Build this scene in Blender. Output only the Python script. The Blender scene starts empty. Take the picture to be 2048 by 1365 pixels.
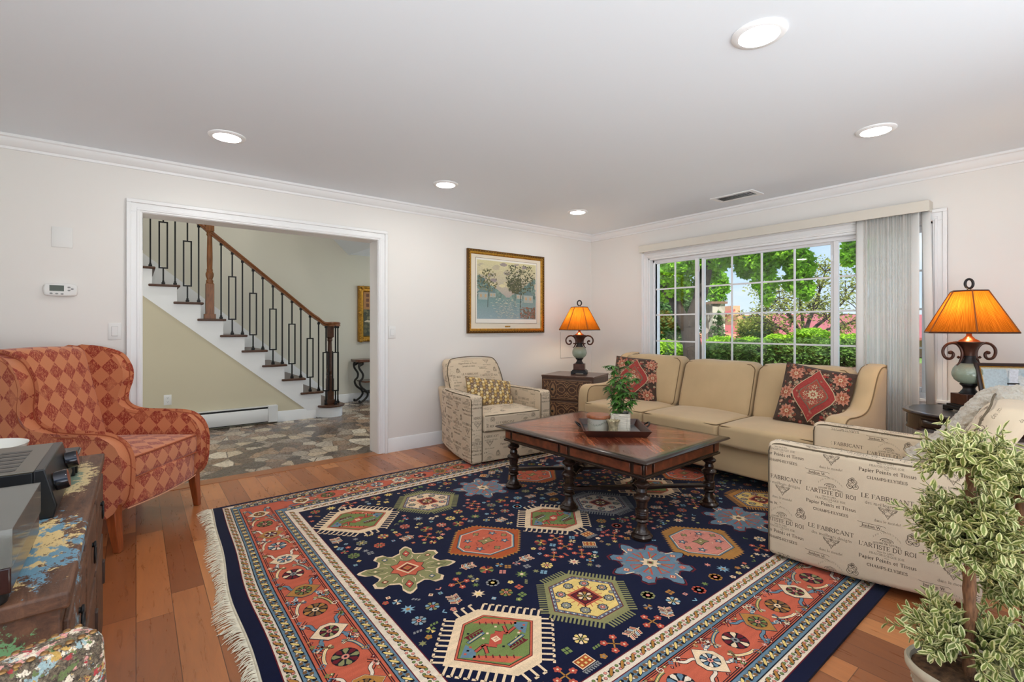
import bpy, bmesh, math, random
from math import sin, cos, pi, radians, atan2, sqrt, hypot
from mathutils import Vector, Matrix
from mathutils.bvhtree import BVHTree
random.seed(7)
SC = bpy.context.scene
COL = SC.collection

# ------------------------------------------------------------------ camera
CZ = 1.22
FW = Vector((0.6182, 0.7860, 0)); 
cam_d = bpy.data.cameras.new('camera'); cam = bpy.data.objects.new('camera', cam_d); COL.objects.link(cam)
cam_d.sensor_width = 36; cam_d.lens = 956 / 2048 * 36; cam_d.shift_y = -28.5 / 2048
cam_d.clip_start = 0.05; cam_d.clip_end = 300
cam.location = (0, 0, CZ)
cam.rotation_euler = (pi / 2, 0, atan2(FW.y, FW.x) - pi / 2)
SC.camera = cam

# ------------------------------------------------------------------ view, sky, sun
SC.view_settings.view_transform = 'Standard'
SC.view_settings.look = 'None'
SC.view_settings.exposure = 0.35
SC.view_settings.gamma = 1.0
SC.view_settings.use_curve_mapping = False
SKY_STRENGTH = 0.95
LENS_POWER = 75.0
LOWER_FILL = (3.1, 3.25, 3.35, 1)   # world below the horizon set bright, added to lift the ceiling
W = bpy.data.worlds.new('sky'); SC.world = W; W.use_nodes = True
def build_sky():
    nt = W.node_tree; nt.nodes.clear(); N = nt.nodes.new; L = nt.links.new
    out = N('ShaderNodeOutputWorld'); bg = N('ShaderNodeBackground'); tc = N('ShaderNodeTexCoord')
    sep = N('ShaderNodeSeparateXYZ'); ramp = N('ShaderNodeValToRGB')
    L(tc.outputs['Generated'], sep.inputs[0]); L(sep.outputs['Z'], ramp.inputs[0])
    e = ramp.color_ramp.elements
    e[0].position = 0.0; e[0].color = (0.74, 0.86, 0.96, 1)
    e[1].position = 0.75; e[1].color = (0.30, 0.50, 0.86, 1)
    k = e.new(0.13); k.color = (0.46, 0.68, 0.93, 1)
    k = e.new(0.3); k.color = (0.40, 0.60, 0.92, 1)
    no = N('ShaderNodeTexNoise'); no.inputs['Scale'].default_value = 2.4; no.inputs['Detail'].default_value = 6; no.inputs['Roughness'].default_value = .55
    mp = N('ShaderNodeMapping'); mp.inputs['Scale'].default_value = (1, 1, 2.6)
    L(tc.outputs['Generated'], mp.inputs[0]); L(mp.outputs[0], no.inputs[0])
    r2 = N('ShaderNodeValToRGB'); r2.color_ramp.elements[0].position = .5; r2.color_ramp.elements[1].position = .78
    L(no.outputs[0], r2.inputs[0])
    mx = N('ShaderNodeMix'); mx.data_type = 'RGBA'; mx.inputs[7].default_value = (1.0, 1.0, 1.0, 1)
    L(r2.outputs[0], mx.inputs[0]); L(ramp.outputs[0], mx.inputs[6])
    gnd = N('ShaderNodeMix'); gnd.data_type = 'RGBA'; gnd.inputs[7].default_value = LOWER_FILL
    lt = N('ShaderNodeMath'); lt.operation = 'LESS_THAN'; lt.inputs[1].default_value = -0.02; L(sep.outputs['Z'], lt.inputs[0]); L(lt.outputs[0], gnd.inputs[0]); L(mx.outputs[2], gnd.inputs[6])
    L(gnd.outputs[2], bg.inputs[0]); bg.inputs[1].default_value = SKY_STRENGTH
    L(bg.outputs[0], out.inputs[0])
build_sky()
sd = bpy.data.lights.new('sun', 'SUN'); sd.energy = 6.5; sd.angle = 0.03; sd.color = (1, .95, .87)
sun = bpy.data.objects.new('sun', sd); COL.objects.link(sun)
sun.rotation_euler = Vector((0.50, 0.36, -0.79)).to_track_quat('-Z', 'Y').to_euler()

# ------------------------------------------------------------------ small tools
def S(r, g, b):
    f = lambda c: (c / 255 / 12.92) if c <= 10 else ((c / 255 + .055) / 1.055) ** 2.4
    return (f(r), f(g), f(b), 1)

class NT:
    def __init__(s, name):
        s.m = bpy.data.materials.new(name); s.m.use_nodes = True
        s.t = s.m.node_tree; s.t.nodes.clear()
        s.out = s.n('ShaderNodeOutputMaterial'); s.b = s.n('ShaderNodeBsdfPrincipled')
        s.l(s.b.outputs[0], s.out.inputs[0])
    def n(s, t, **k):
        x = s.t.nodes.new(t)
        for a, v in k.items(): setattr(x, a, v)
        return x
    def l(s, a, b): s.t.links.new(a, b)
    def tc(s, w='Object', scale=None, rot=None, loc=None):
        c = s.n('ShaderNodeTexCoord').outputs[w]
        if scale is None and rot is None and loc is None: return c
        m = s.n('ShaderNodeMapping'); s.l(c, m.inputs[0])
        if scale is not None: m.inputs['Scale'].default_value = scale
        if rot is not None: m.inputs['Rotation'].default_value = rot
        if loc is not None: m.inputs['Location'].default_value = loc
        return m.outputs[0]
    def noise(s, vec, scale, detail=4, rough=.5, dist=0):
        x = s.n('ShaderNodeTexNoise'); s.l(vec, x.inputs[0])
        x.inputs['Scale'].default_value = scale; x.inputs['Detail'].default_value = detail
        x.inputs['Roughness'].default_value = rough; x.inputs['Distortion'].default_value = dist
        return x.outputs[0]
    def ramp(s, fac, stops, interp='LINEAR'):
        x = s.n('ShaderNodeValToRGB'); x.color_ramp.interpolation = interp
        e = x.color_ramp.elements
        while len(e) < len(stops): e.new(.5)
        for q, (p, c) in zip(e, stops):
            q.position = p; q.color = c if isinstance(c, tuple) else (c, c, c, 1)
        s.l(fac, x.inputs[0]); return x.outputs[0]
    def mix(s, fac, a, b, mode='MIX'):
        x = s.n('ShaderNodeMix'); x.data_type = 'RGBA'; x.blend_type = mode; x.clamp_factor = True
        for v, i in ((fac, 0), (a, 6), (b, 7)):
            if hasattr(v, 'is_linked'): s.l(v, x.inputs[i])
            else: x.inputs[i].default_value = v
        return x.outputs[2]
    def math(s, op, a, b=None, c=None):
        x = s.n('ShaderNodeMath'); x.operation = op
        for i, v in enumerate((a, b, c)):
            if v is None: continue
            if hasattr(v, 'is_linked'): s.l(v, x.inputs[i])
            else: x.inputs[i].default_value = v
        return x.outputs[0]
    def sep(s, vec):
        x = s.n('ShaderNodeSeparateXYZ'); s.l(vec, x.inputs[0]); return x.outputs
    def comb(s, a, b, c=0.0):
        x = s.n('ShaderNodeCombineXYZ')
        for i, v in enumerate((a, b, c)):
            if hasattr(v, 'is_linked'): s.l(v, x.inputs[i])
            else: x.inputs[i].default_value = v
        return x.outputs[0]
    def white(s, vec):
        x = s.n('ShaderNodeTexWhiteNoise'); x.noise_dimensions = '3D'; s.l(vec, x.inputs[0]); return x.outputs
    def bump(s, h, strength=.2, dist=.01):
        x = s.n('ShaderNodeBump'); x.inputs['Strength'].default_value = strength; x.inputs['Distance'].default_value = dist
        s.l(h, x.inputs['Height']); s.l(x.outputs[0], s.b.inputs['Normal'])
    def set(s, **k):
        for a, v in k.items():
            i = s.b.inputs[a.replace('_', ' ')]
            if hasattr(v, 'is_linked'): s.l(v, i)
            else: i.default_value = v
        return s

def M(name, col, rough=.5, metal=0, var=0, vs=6, bump=0, bs=80, sheen=0, coat=0, spec=.5, coord='Object', stretch=None):
    n = NT(name); n.set(Roughness=rough, Metallic=metal)
    n.b.inputs['Specular IOR Level'].default_value = spec
    if coat: n.b.inputs['Coat Weight'].default_value = coat; n.b.inputs['Coat Roughness'].default_value = .12
    if sheen: n.b.inputs['Sheen Weight'].default_value = sheen
    if var:
        v = n.noise(n.tc(coord, scale=stretch), vs, 5)
        lo = tuple(c * (1 - var) for c in col[:3]) + (1,); hi = tuple(min(1, c * (1 + var)) for c in col[:3]) + (1,)
        n.set(Base_Color=n.ramp(v, [(.3, lo), (.7, hi)]))
    else: n.set(Base_Color=col)
    if bump: n.bump(n.noise(n.tc(coord), bs, 3), bump, .004)
    return n.m

# ------------------------------------------------------------------ mesh builder
class MB:
    def __init__(s): s.v = []; s.f = []; s.mi = []; s.uv = []; s.col = []
    def add(s, vs, fs, mi=0, uvs=None, T=None, col=None):
        o = len(s.v)
        s.v.extend([tuple(T @ Vector(p)) if T is not None else tuple(p) for p in vs])
        for i, f in enumerate(fs):
            s.f.append(tuple(o + k for k in f)); s.mi.append(mi if isinstance(mi, int) else mi[i]); s.uv.append(uvs[i] if uvs else None)
            s.col.append(col)
        return s
    def box(s, c, d, mi=0, T=None, tap=1.0):
        x, y, z = c; a, b, h = d[0] / 2, d[1] / 2, d[2] / 2; t = tap
        vs = [(x - a * t, y - b * t, z - h), (x + a * t, y - b * t, z - h), (x + a * t, y + b * t, z - h), (x - a * t, y + b * t, z - h),
              (x - a, y - b, z + h), (x + a, y - b, z + h), (x + a, y + b, z + h), (x - a, y + b, z + h)]
        return s.add(vs, [(0, 3, 2, 1), (4, 5, 6, 7), (0, 1, 5, 4), (1, 2, 6, 5), (2, 3, 7, 6), (3, 0, 4, 7)], mi, None, T)
    def bx(s, x0, x1, y0, y1, z0, z1, mi=0, T=None):
        return s.box(((x0 + x1) / 2, (y0 + y1) / 2, (z0 + z1) / 2), (abs(x1 - x0), abs(y1 - y0), abs(z1 - z0)), mi, T)
    def lathe(s, prof, n=24, mi=0, T=None, cap=True, sx=1, sy=1):
        vs = []; fs = []
        for r, z in prof:
            for k in range(n): a = 2 * pi * k / n; vs.append((r * cos(a) * sx, r * sin(a) * sy, z))
        for i in range(len(prof) - 1):
            for k in range(n):
                a, b = i * n + k, i * n + (k + 1) % n; fs.append((a, b, b + n, a + n))
        if cap:
            if prof[0][0] > 1e-5: fs.append(tuple(reversed(range(n))))
            if prof[-1][0] > 1e-5: fs.append(tuple(range((len(prof) - 1) * n, len(prof) * n)))
        return s.add(vs, fs, mi, None, T)
    def tube(s, pts, r, n=8, mi=0, closed=False, T=None, flat=1.0, up=None):
        P = [Vector(p) for p in pts]; m = len(P); vs = []; fs = []
        rf = r if callable(r) else (lambda t: r)
        nrm = None
        for i in range(m):
            a = P[(i - 1) % m] if (closed or i > 0) else P[i]; b = P[(i + 1) % m] if (closed or i < m - 1) else P[i]
            t = (b - a); t = t.normalized() if t.length > 1e-9 else Vector((0, 0, 1))
            if nrm is None:
                q = Vector(up) if up else (Vector((0, 0, 1)) if abs(t.z) < .9 else Vector((1, 0, 0)))
                nrm = (q - t * q.dot(t)).normalized()
            else:
                nrm = nrm - t * nrm.dot(t); nrm = nrm.normalized() if nrm.length > 1e-6 else t.orthogonal().normalized()
            bn = t.cross(nrm); rr = rf(i / max(1, m - 1))
            for k in range(n):
                an = 2 * pi * k / n; vs.append(P[i] + nrm * (cos(an) * rr) + bn * (sin(an) * rr * flat))
        for i in range(m if closed else m - 1):
            for k in range(n):
                a, b = i * n + k, i * n + (k + 1) % n; c, d = ((i + 1) % m) * n + k, ((i + 1) % m) * n + (k + 1) % n
                fs.append((a, b, d, c))
        if not closed:
            fs.append(tuple(reversed(range(n)))); fs.append(tuple(range((m - 1) * n, m * n)))
        return s.add(vs, fs, mi, None, T)
    def prism(s, poly, t0, t1, axis='y', mi=0, T=None):
        # polygon given in the two other axes, extruded from t0 to t1 along axis
        def P(a, b, t): return {'y': (a, t, b), 'x': (t, a, b), 'z': (a, b, t)}[axis]
        n = len(poly); vs = [P(a, b, t0) for a, b in poly] + [P(a, b, t1) for a, b in poly]
        fs = [tuple(range(n)), tuple(reversed(range(n, 2 * n)))] + [(i, i + n, (i + 1) % n + n, (i + 1) % n) for i in range(n)]
        return s.add(vs, fs, mi, None, T)
    def rbox(s, d, r, n=3, m=4, fn=None, mi=0, T=None, c=(0, 0, 0)):
        h = [x / 2 for x in d]; r = min(r, min(h) * .999); ax = []
        for k in range(3):
            i = h[k] - r; edge = [i + r * math.tan(radians(45) * q / n) for q in range(1, n + 1)]
            mm = m if isinstance(m, int) else m[k]
            ax.append([-e for e in reversed(edge)] + [(-i + 2 * i * q / mm) for q in range(mm + 1)] + edge)
        idx = {}; vs = []; fs = []; uvs = []
        def vert(p):
            key = (round(p[0], 6), round(p[1], 6), round(p[2], 6))
            if key in idx: return idx[key]
            q = Vector([max(-(h[k] - r), min(h[k] - r, p[k])) for k in range(3)]); dv = Vector(p) - q
            w = q + dv.normalized() * r if dv.length > 1e-9 else q
            if fn: w = Vector(fn(w))
            idx[key] = len(vs); vs.append(w + Vector(c)); return idx[key]
        for k in range(3):
            a, b = (k + 1) % 3, (k + 2) % 3
            for sg in (-1, 1):
                for i in range(len(ax[a]) - 1):
                    for j in range(len(ax[b]) - 1):
                        q = []; uv = []
                        for (ii, jj) in ((i, j), (i + 1, j), (i + 1, j + 1), (i, j + 1)):
                            p = [0, 0, 0]; p[k] = sg * h[k]; p[a] = ax[a][ii]; p[b] = ax[b][jj]; q.append(vert(p))
                            if k == 0: uv.append((p[1] + sg * h[0], p[2] + c[2]))
                            elif k == 1: uv.append((p[0] + c[0], p[2] + c[2]))
                            else: uv.append((p[0] + c[0], p[1] * 1.0 + c[2] - h[1]))
                        if sg < 0: q.reverse(); uv.reverse()
                        fs.append(tuple(q)); uvs.append(uv)
        return s.add(vs, fs, mi, uvs, T)
    def obj(s, name, mats, parent=None, ang=40, bevel=0, bseg=2, sub=0, loc=None, rz=0):
        me = bpy.data.meshes.new(name); me.from_pydata(s.v, [], s.f)
        mats = mats if isinstance(mats, (list, tuple)) else [mats]
        for m in mats: me.materials.append(m)
        me.polygons.foreach_set('material_index', s.mi)
        uvl = me.uv_layers.new(name='UVMap'); data = []
        for p, uv in zip(me.polygons, s.uv):
            if uv: 
                for q in uv: data += [q[0], q[1]]
            else:
                nx, ny, nz = abs(p.normal.x), abs(p.normal.y), abs(p.normal.z)
                for vi in p.vertices:
                    x, y, z = s.v[vi]
                    if nz >= nx and nz >= ny: data += [x, y]
                    elif nx >= ny: data += [y, z]
                    else: data += [x, z]
        uvl.data.foreach_set('uv', data)
        if any(c is not None for c in s.col):
            ca = me.color_attributes.new('Col', 'FLOAT_COLOR', 'CORNER'); cd = []
            for p, c in zip(me.polygons, s.col): cd += list(c or (1, 1, 1, 1)) * p.loop_total
            ca.data.foreach_set('color', cd)
        me.validate(clean_customdata=False)
        bm = bmesh.new(); bm.from_mesh(me); 
        if len(s.f) < 60000 and not any(c is not None for c in s.col): bmesh.ops.recalc_face_normals(bm, faces=bm.faces)
        bm.to_mesh(me); bm.free()
        if ang: 
            me.polygons.foreach_set('use_smooth', [True] * len(me.polygons))
            me.set_sharp_from_angle(angle=radians(ang))
        o = bpy.data.objects.new(name, me); COL.objects.link(o)
        if parent: o.parent = parent
        if loc is not None: o.location = loc
        if rz: o.rotation_euler.z = rz
        if bevel:
            b = o.modifiers.new('b', 'BEVEL'); b.width = bevel; b.segments = bseg; b.limit_method = 'ANGLE'; b.angle_limit = radians(35)
        if sub:
            b = o.modifiers.new('s', 'SUBSURF'); b.levels = sub; b.render_levels = sub
        return o

def bake(o):
    dg = bpy.context.evaluated_depsgraph_get(); dg.update()
    me = bpy.data.meshes.new_from_object(o.evaluated_get(dg), preserve_all_data_layers=True, depsgraph=dg)
    o.modifiers.clear(); o.data = me
    return o

def tag(o, label=None, cat=None, group=None, kind=None):
    if label: o['label'] = label
    if cat: o['category'] = cat
    if group: o['group'] = group
    if kind: o['kind'] = kind
    return o
def thing(name, label, cat, loc=(0, 0, 0), rz=0, group=None):
    o = bpy.data.objects.new(name, None); COL.objects.link(o); o.empty_display_size = .1
    o.location = loc; o.rotation_euler.z = rz
    return tag(o, label, cat, group)
def struct(o): o['kind'] = 'structure'; return o
def kids(o): return [c for c in COL.objects if c.parent == o]
def copy_tree(o, loc=None, rz=None, label=None, parent=None):
    c = o.copy(); COL.objects.link(c)
    if parent: c.parent = parent
    if loc is not None: c.location = loc
    if rz is not None: c.rotation_euler.z = rz
    if label: c['label'] = label
    for k in kids(o): copy_tree(k, parent=c)
    return c

def arc(cx, cy, rx, ry, a0, a1, n=10):
    return [(cx + rx * cos(radians(a0 + (a1 - a0) * i / n)), cy + ry * sin(radians(a0 + (a1 - a0) * i / n))) for i in range(n + 1)]
def smooth(pts, k=6):
    # Catmull-Rom through the points (any dimension)
    out = []; n = len(pts)
    for i in range(n - 1):
        p0, p1, p2, p3 = pts[max(0, i - 1)], pts[i], pts[i + 1], pts[min(n - 1, i + 2)]
        for j in range(k):
            t = j / k
            out.append(tuple(.5 * (2 * b + (c - a) * t + (2 * a - 5 * b + 4 * c - d) * t * t + (3 * b - a - 3 * c + d) * t ** 3) for a, b, c, d in zip(p0, p1, p2, p3)))
    out.append(tuple(pts[-1])); return out
def mould(mb, prof, a, b, out, mi=0):
    # sweeps a profile [(outward, up)] along the straight line a-b; 'out' is the outward unit vector
    A, B, O = Vector(a), Vector(b), Vector(out); n = len(prof)
    vs = [A + O * x + Vector((0, 0, z)) for x, z in prof] + [B + O * x + Vector((0, 0, z)) for x, z in prof]
    fs = [(i, i + n, (i + 1) % n + n, (i + 1) % n) for i in range(n)] + [tuple(range(n)), tuple(reversed(range(n, 2 * n)))]
    mb.add(vs, fs, mi)
def ribbon(path, w, closed=False):
    # flat 2D stroke as quads; w a number or a function of t
    n = len(path); L = []; R = []
    for i in range(n):
        a = path[i - 1] if (i > 0 or closed) else path[i]; b = path[(i + 1) % n] if (i < n - 1 or closed) else path[i]
        dx, dy = b[0] - a[0], b[1] - a[1]; d = hypot(dx, dy) or 1
        k = (w(i / (n - 1)) if callable(w) else w) / 2
        L.append((path[i][0] - dy / d * k, path[i][1] + dx / d * k)); R.append((path[i][0] + dy / d * k, path[i][1] - dx / d * k))
    q = [[L[i], R[i], R[i + 1], L[i + 1]] for i in range(n - 1)]
    if closed: q.append([L[-1], R[-1], R[0], L[0]])
    return q
def print_on(o, polys, O, U, V, mi, off=.0006, reach=.3):
    # lays flat 2D polygons onto the surface of o along -N, into o's own mesh
    me = o.data; U, V, O = Vector(U).normalized(), Vector(V).normalized(), Vector(O); Nn = U.cross(V).normalized()
    bvh = BVHTree.FromPolygons([v.co for v in me.vertices], [tuple(p.vertices) for p in me.polygons])
    bm = bmesh.new(); bm.from_mesh(me); uvl = bm.loops.layers.uv.verify()
    for pl in polys:
        vs = []
        for a, b in pl:
            st = O + U * a + V * b + Nn * reach
            h, nn, _, d = bvh.ray_cast(st, -Nn, reach * 2)
            if h is None or nn.dot(Nn) < .15: vs = None; break
            vs.append(h + Nn * off)
        if vs and len(vs) >= 3:
            try: f = bm.faces.new([bm.verts.new(x) for x in vs]); f.material_index = mi
            except ValueError: pass
    bm.to_mesh(me); bm.free()
# ------------------------------------------------------------------ materials of the setting
YA, XB, H = 4.385, 4.80, 2.44
WALL = M('wall_paint', S(240, 236, 231), .62)
CEIL = M('ceiling_paint', S(238, 244, 250), .7)
TRIM = M('white_gloss_paint', S(245, 245, 245), .32)
FOY = M('foyer_wall_paint', S(226, 221, 206), .6)
UNDER = M('under_stair_paint', S(216, 206, 178), .6)
VINYL = M('window_vinyl', S(244, 244, 246), .3)
BLACK = M('matt_black', S(18, 17, 17), .5)

def wood_floor():
    n = NT('hardwood'); c = n.sep(n.tc('Object'))
    w, Lp = .127, 1.05
    row = n.math('FLOOR', n.math('DIVIDE', c[0], w))
    off = n.math('MULTIPLY', n.white(n.comb(row, 3.7))[0], Lp * 3)
    yy = n.math('DIVIDE', n.math('ADD', c[1], off), Lp)
    cell = n.math('FLOOR', yy)
    rnd = n.white(n.comb(row, cell, 1.3))
    fx = n.math('FRACT', n.math('DIVIDE', c[0], w)); fy = n.math('FRACT', yy)
    gx = n.math('ABSOLUTE', n.math('SUBTRACT', fx, .5)); gy = n.math('ABSOLUTE', n.math('SUBTRACT', fy, .5))
    seam = n.math('MAXIMUM', n.math('GREATER_THAN', gx, .489), n.math('GREATER_THAN', gy, .4987))
    gv = n.comb(n.math('ADD', n.math('MULTIPLY', c[0], 9), n.math('MULTIPLY', rnd[0], 40)), n.math('MULTIPLY', c[1], 1.1), n.math('MULTIPLY', rnd[0], 9))
    grain = n.noise(gv, 3.2, 7, .62, 1.2)
    base = n.ramp(rnd[0], [(0, S(138, 80, 46)), (.35, S(164, 98, 56)), (.7, S(186, 116, 68)), (1, S(204, 136, 84))])
    g = n.ramp(grain, [(.20, (.76, .73, .71, 1)), (.5, (.98, .97, .96, 1)), (.75, (1.12, 1.10, 1.06, 1))])
    col = n.mix(1.0, base, g, 'MULTIPLY')
    col = n.mix(n.math('MULTIPLY', seam, .75), col, S(58, 30, 16))
    n.set(Base_Color=col, Roughness=n.math('MULTIPLY_ADD', grain, .14, .22))
    n.b.inputs['Coat Weight'].default_value = .15; n.b.inputs['Coat Roughness'].default_value = .25
    n.bump(n.math('SUBTRACT', n.math('MULTIPLY', grain, .15), seam), .12, .002)
    return n.m
FLOORM = wood_floor()
def stone_floor():
    n = NT('mosaic_stone')
    v = n.n('ShaderNodeTexVoronoi'); v.feature = 'F1'; v.inputs['Scale'].default_value = 5.4; v.inputs['Randomness'].default_value = .9
    e = n.n('ShaderNodeTexVoronoi'); e.feature = 'DISTANCE_TO_EDGE'; e.inputs['Scale'].default_value = 5.4; e.inputs['Randomness'].default_value = .9
    tc = n.tc('Object', scale=(1.15, 1.0, 1)); n.l(tc, v.inputs[0]); n.l(tc, e.inputs[0])
    r = n.sep(v.outputs['Color'])
    base = n.ramp(n.ramp(r[0], [(0.05, 0.0), (.95, 1.0)]), [(0, S(92, 80, 72)), (.3, S(136, 110, 90)), (.45, S(170, 140, 114)), (.6, S(208, 190, 164)), (.75, S(140, 124, 112)), (.9, S(228, 214, 192)), (1, S(110, 92, 80))])
    sp = n.noise(n.tc('Object'), 40, 5, .65)
    col = n.mix(1.0, base, n.ramp(sp, [(.3, (.86, .85, .84, 1)), (.7, (1.12, 1.11, 1.1, 1))]), 'MULTIPLY')
    gr = n.ramp(e.outputs[0], [(.012, 1.0), (.03, 0.0)])
    col = n.mix(gr, col, S(92, 78, 66))
    n.set(Base_Color=col, Roughness=n.ramp(sp, [(.3, .16), (.7, .42)]))
    n.bump(e.outputs[0], .25, .01)
    return n.m
STONE = stone_floor()

# ------------------------------------------------------------------ room shell
b = MB(); b.bx(-1.0, 4.8, -.8, YA + .03, -.1, 0); struct(b.obj('floor', FLOORM, ang=0))
b = MB(); b.bx(-2.2, 4.6, 4.49, 7.95, -.1, .0); struct(b.obj('floor_foyer', STONE, ang=0))
THR = M('threshold_wood', S(160, 98, 54), .3, var=.25, vs=9, stretch=(1.2, 12, 12))
b = MB(); b.bx(-.02, 1.86, YA - .03, 4.49, -.08, .004); struct(b.obj('trim_1', THR, bevel=.003))
b = MB(); b.bx(-2.6, XB, -2.0, YA + .2, H, H + .25); struct(b.obj('ceiling', CEIL, ang=0))  # overhang beyond the room is added to keep the sun out
OX0, OX1, OZ = 0.022, 1.83, 2.062
b = MB(); b.bx(-1.1, OX0, YA, YA + .19, -.1, H); b.bx(OX1, XB + .2, YA, YA + .19, -.1, H); b.bx(OX0, OX1, YA, YA + .19, OZ, H)
struct(b.obj('wall_left', WALL, ang=0))
# window wall with its opening
WY0, WY1, WZ0, WZ1 = .885, 3.47, .66, 2.03
b = MB(); b.bx(XB, XB + .2, -.8, WY0, -.1, H); b.bx(XB, XB + .2, WY1, YA, -.1, H); b.bx(XB, XB + .2, WY0, WY1, -.1, WZ0); b.bx(XB, XB + .2, WY0, WY1, WZ1, H)
struct(b.obj('wall_right', WALL, ang=0))
b = MB(); b.bx(-1.1, -1.0, 1.0, YA, -.1, H); struct(b.obj('wall_rear', WALL, ang=0))
b = MB(); b.bx(2.9, XB + .2, -.9, -.8, -.1, H); struct(b.obj('wall_light_block', WALL, ang=0))  # partial wall added out of view to cut light on the window wall
# crown, baseboards
CROWN = [(0, 0), (0, -.085), (.012, -.085), (.016, -.07), (.03, -.062), (.048, -.034), (.052, -.022), (.066, -.016), (.066, 0)]
b = MB(); mould(b, CROWN, (-1.0, YA, H), (XB, YA, H), (0, -1, 0)); struct(b.obj('trim_2', TRIM))
b = MB(); mould(b, CROWN, (XB, YA, H), (XB, -.8, H), (-1, 0, 0)); struct(b.obj('trim_3', TRIM))
BASE = [(0, 0), (.016, 0), (.016, .098), (.011, .108), (.011, .124), (.004, .134), (0, .134)]
b = MB(); mould(b, BASE, (1.913, YA, 0), (XB, YA, 0), (0, -1, 0)); mould(b, BASE, (-1.0, YA, 0), (-.07, YA, 0), (0, -1, 0)); struct(b.obj('baseboard_left', TRIM))
b = MB(); mould(b, BASE, (XB, YA, 0), (XB, -.8, 0), (-1, 0, 0)); struct(b.obj('baseboard_right', TRIM))
# opening casing: stepped architrave plus jamb lining
def casing(mb, y0, x0, x1, z1, w, sgn=-1):
    for (i0, i1, d) in ((0, w, .014), (.012, .03, .02), (w - .026, w, .03)):
        mb.bx(x0 - i1, x0 - i0, y0, y0 + sgn * d, 0, z1 + i0); mb.bx(x1 + i0, x1 + i1, y0, y0 + sgn * d, 0, z1 + i0)
        mb.bx(x0 - i1, x1 + i1, y0, y0 + sgn * d, z1 + i0, z1 + i1)
b = MB(); casing(b, YA, OX0 + .012, OX1 - .012, OZ - .012, .088); casing(b, YA + .19, OX0 + .012, OX1 - .012, OZ - .012, .088, 1)
b.bx(OX0, OX0 + .016, YA - .002, YA + .192, 0, OZ); b.bx(OX1 - .016, OX1, YA - .002, YA + .192, 0, OZ); b.bx(OX0, OX1, YA - .002, YA + .192, OZ - .016, OZ)
struct(b.obj('trim_4', TRIM, bevel=.003))

# ------------------------------------------------------------------ window
GX = 4.90
def glass_mat(name, tint=(1, 1, 1, 1), gl=.06):
    n = NT(name); n.t.nodes.remove(n.b)
    tr = n.n('ShaderNodeBsdfTransparent'); tr.inputs[0].default_value = tint
    g = n.n('ShaderNodeBsdfGlossy'); g.inputs['Roughness'].default_value = .02
    fr = n.n('ShaderNodeFresnel'); fr.inputs[0].default_value = 1.45
    mx = n.n('ShaderNodeMixShader'); n.l(n.math('MULTIPLY_ADD', fr.outputs[0], .8, gl * .2), mx.inputs[0]); n.l(tr.outputs[0], mx.inputs[1]); n.l(g.outputs[0], mx.inputs[2])
    n.l(mx.outputs[0], n.out.inputs[0]); return n.m
GLASS = glass_mat('window_glass')
win = bpy.data.objects.new('window_1', None); COL.objects.link(win); win.location = (GX, 2.18, WZ0); struct(win)
T0 = Matrix.Translation((-GX, -2.18, -WZ0))
b = MB()   # jamb lining and casing
b.bx(XB - .004, XB + .2, WY0, WY0 + .02, WZ0, WZ1, T=T0); b.bx(XB - .004, XB + .2, WY1 - .02, WY1, WZ0, WZ1, T=T0); b.bx(XB - .004, XB + .2, WY0, WY1, WZ1 - .02, WZ1, T=T0)
for (i0, i1, d) in ((0, .085, .014), (.012, .03, .02), (.06, .085, .028)):
    b.bx(XB - d, XB, WY0 - i1, WY0 - i0, WZ0 - .03, WZ1 + i0, T=T0); b.bx(XB - d, XB, WY1 + i0, WY1 + i1, WZ0 - .03, WZ1 + i0, T=T0)
    b.bx(XB - d, XB, WY0 - i1, WY1 + i1, WZ1 + i0, WZ1 + i1, T=T0)
b.obj('casing', TRIM, win, bevel=.003)
b = MB(); b.bx(XB - .035, XB + .15, WY0 - .1, WY1 + .1, WZ0 - .018, WZ0 + .006, T=T0); b.bx(XB - .014, XB, WY0 - .085, WY1 + .085, WZ0 - .075, WZ0 - .018, T=T0); b.obj('sill', TRIM, win, bevel=.004)
b = MB()   # outer vinyl frame
fx0, fx1 = GX - .045, GX + .06
b.bx(fx0, fx1, WY0 + .02, WY0 + .045, WZ0, WZ1 - .02, T=T0); b.bx(fx0, fx1, WY1 - .045, WY1 - .02, WZ0, WZ1 - .02, T=T0)
b.bx(fx0, fx1, WY0 + .02, WY1 - .02, WZ1 - .05, WZ1 - .02, T=T0); b.bx(fx0, fx1, WY0 + .02, WY1 - .02, WZ0, WZ0 + .045, T=T0)
b.obj('frame', VINYL, win, bevel=.003)
def sash(y0, y1, x, cols, st, zt, zb=.74):
    m = MB(); xa, xb = x - .018, x + .018
    m.bx(xa, xb, y0 - st, y0, zb - .05, zt + .035, T=T0); m.bx(xa, xb, y1, y1 + st, zb - .05, zt + .035, T=T0)
    m.bx(xa, xb, y0, y1, zt, zt + .035, T=T0); m.bx(xa, xb, y0, y1, zb - .05, zb, T=T0)
    s_ = m.obj('sash', VINYL, win, bevel=.003)
    m = MB()
    for k in range(1, cols): yy = y0 + (y1 - y0) * k / cols; m.bx(x - .006, x + .006, yy - .008, yy + .008, zb, zt, T=T0)
    for zz in (1.052, 1.36, 1.665): m.bx(x - .0065, x + .0065, y0, y1, zz - .008, zz + .008, T=T0)
    m.obj('muntin_grid', VINYL, s_)
    m = MB(); m.bx(x - .003, x + .003, y0, y1, zb, zt, T=T0); m.obj('pane', GLASS, s_)
    return s_
sa = sash(2.912, 3.425, GX - .012, 2, .035, 1.967)
sb = sash(1.608, 2.824, GX + .026, 4, .03, 1.962)
sc_ = sash(.965, 1.536, GX - .012, 2, .035, 1.967)
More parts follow.
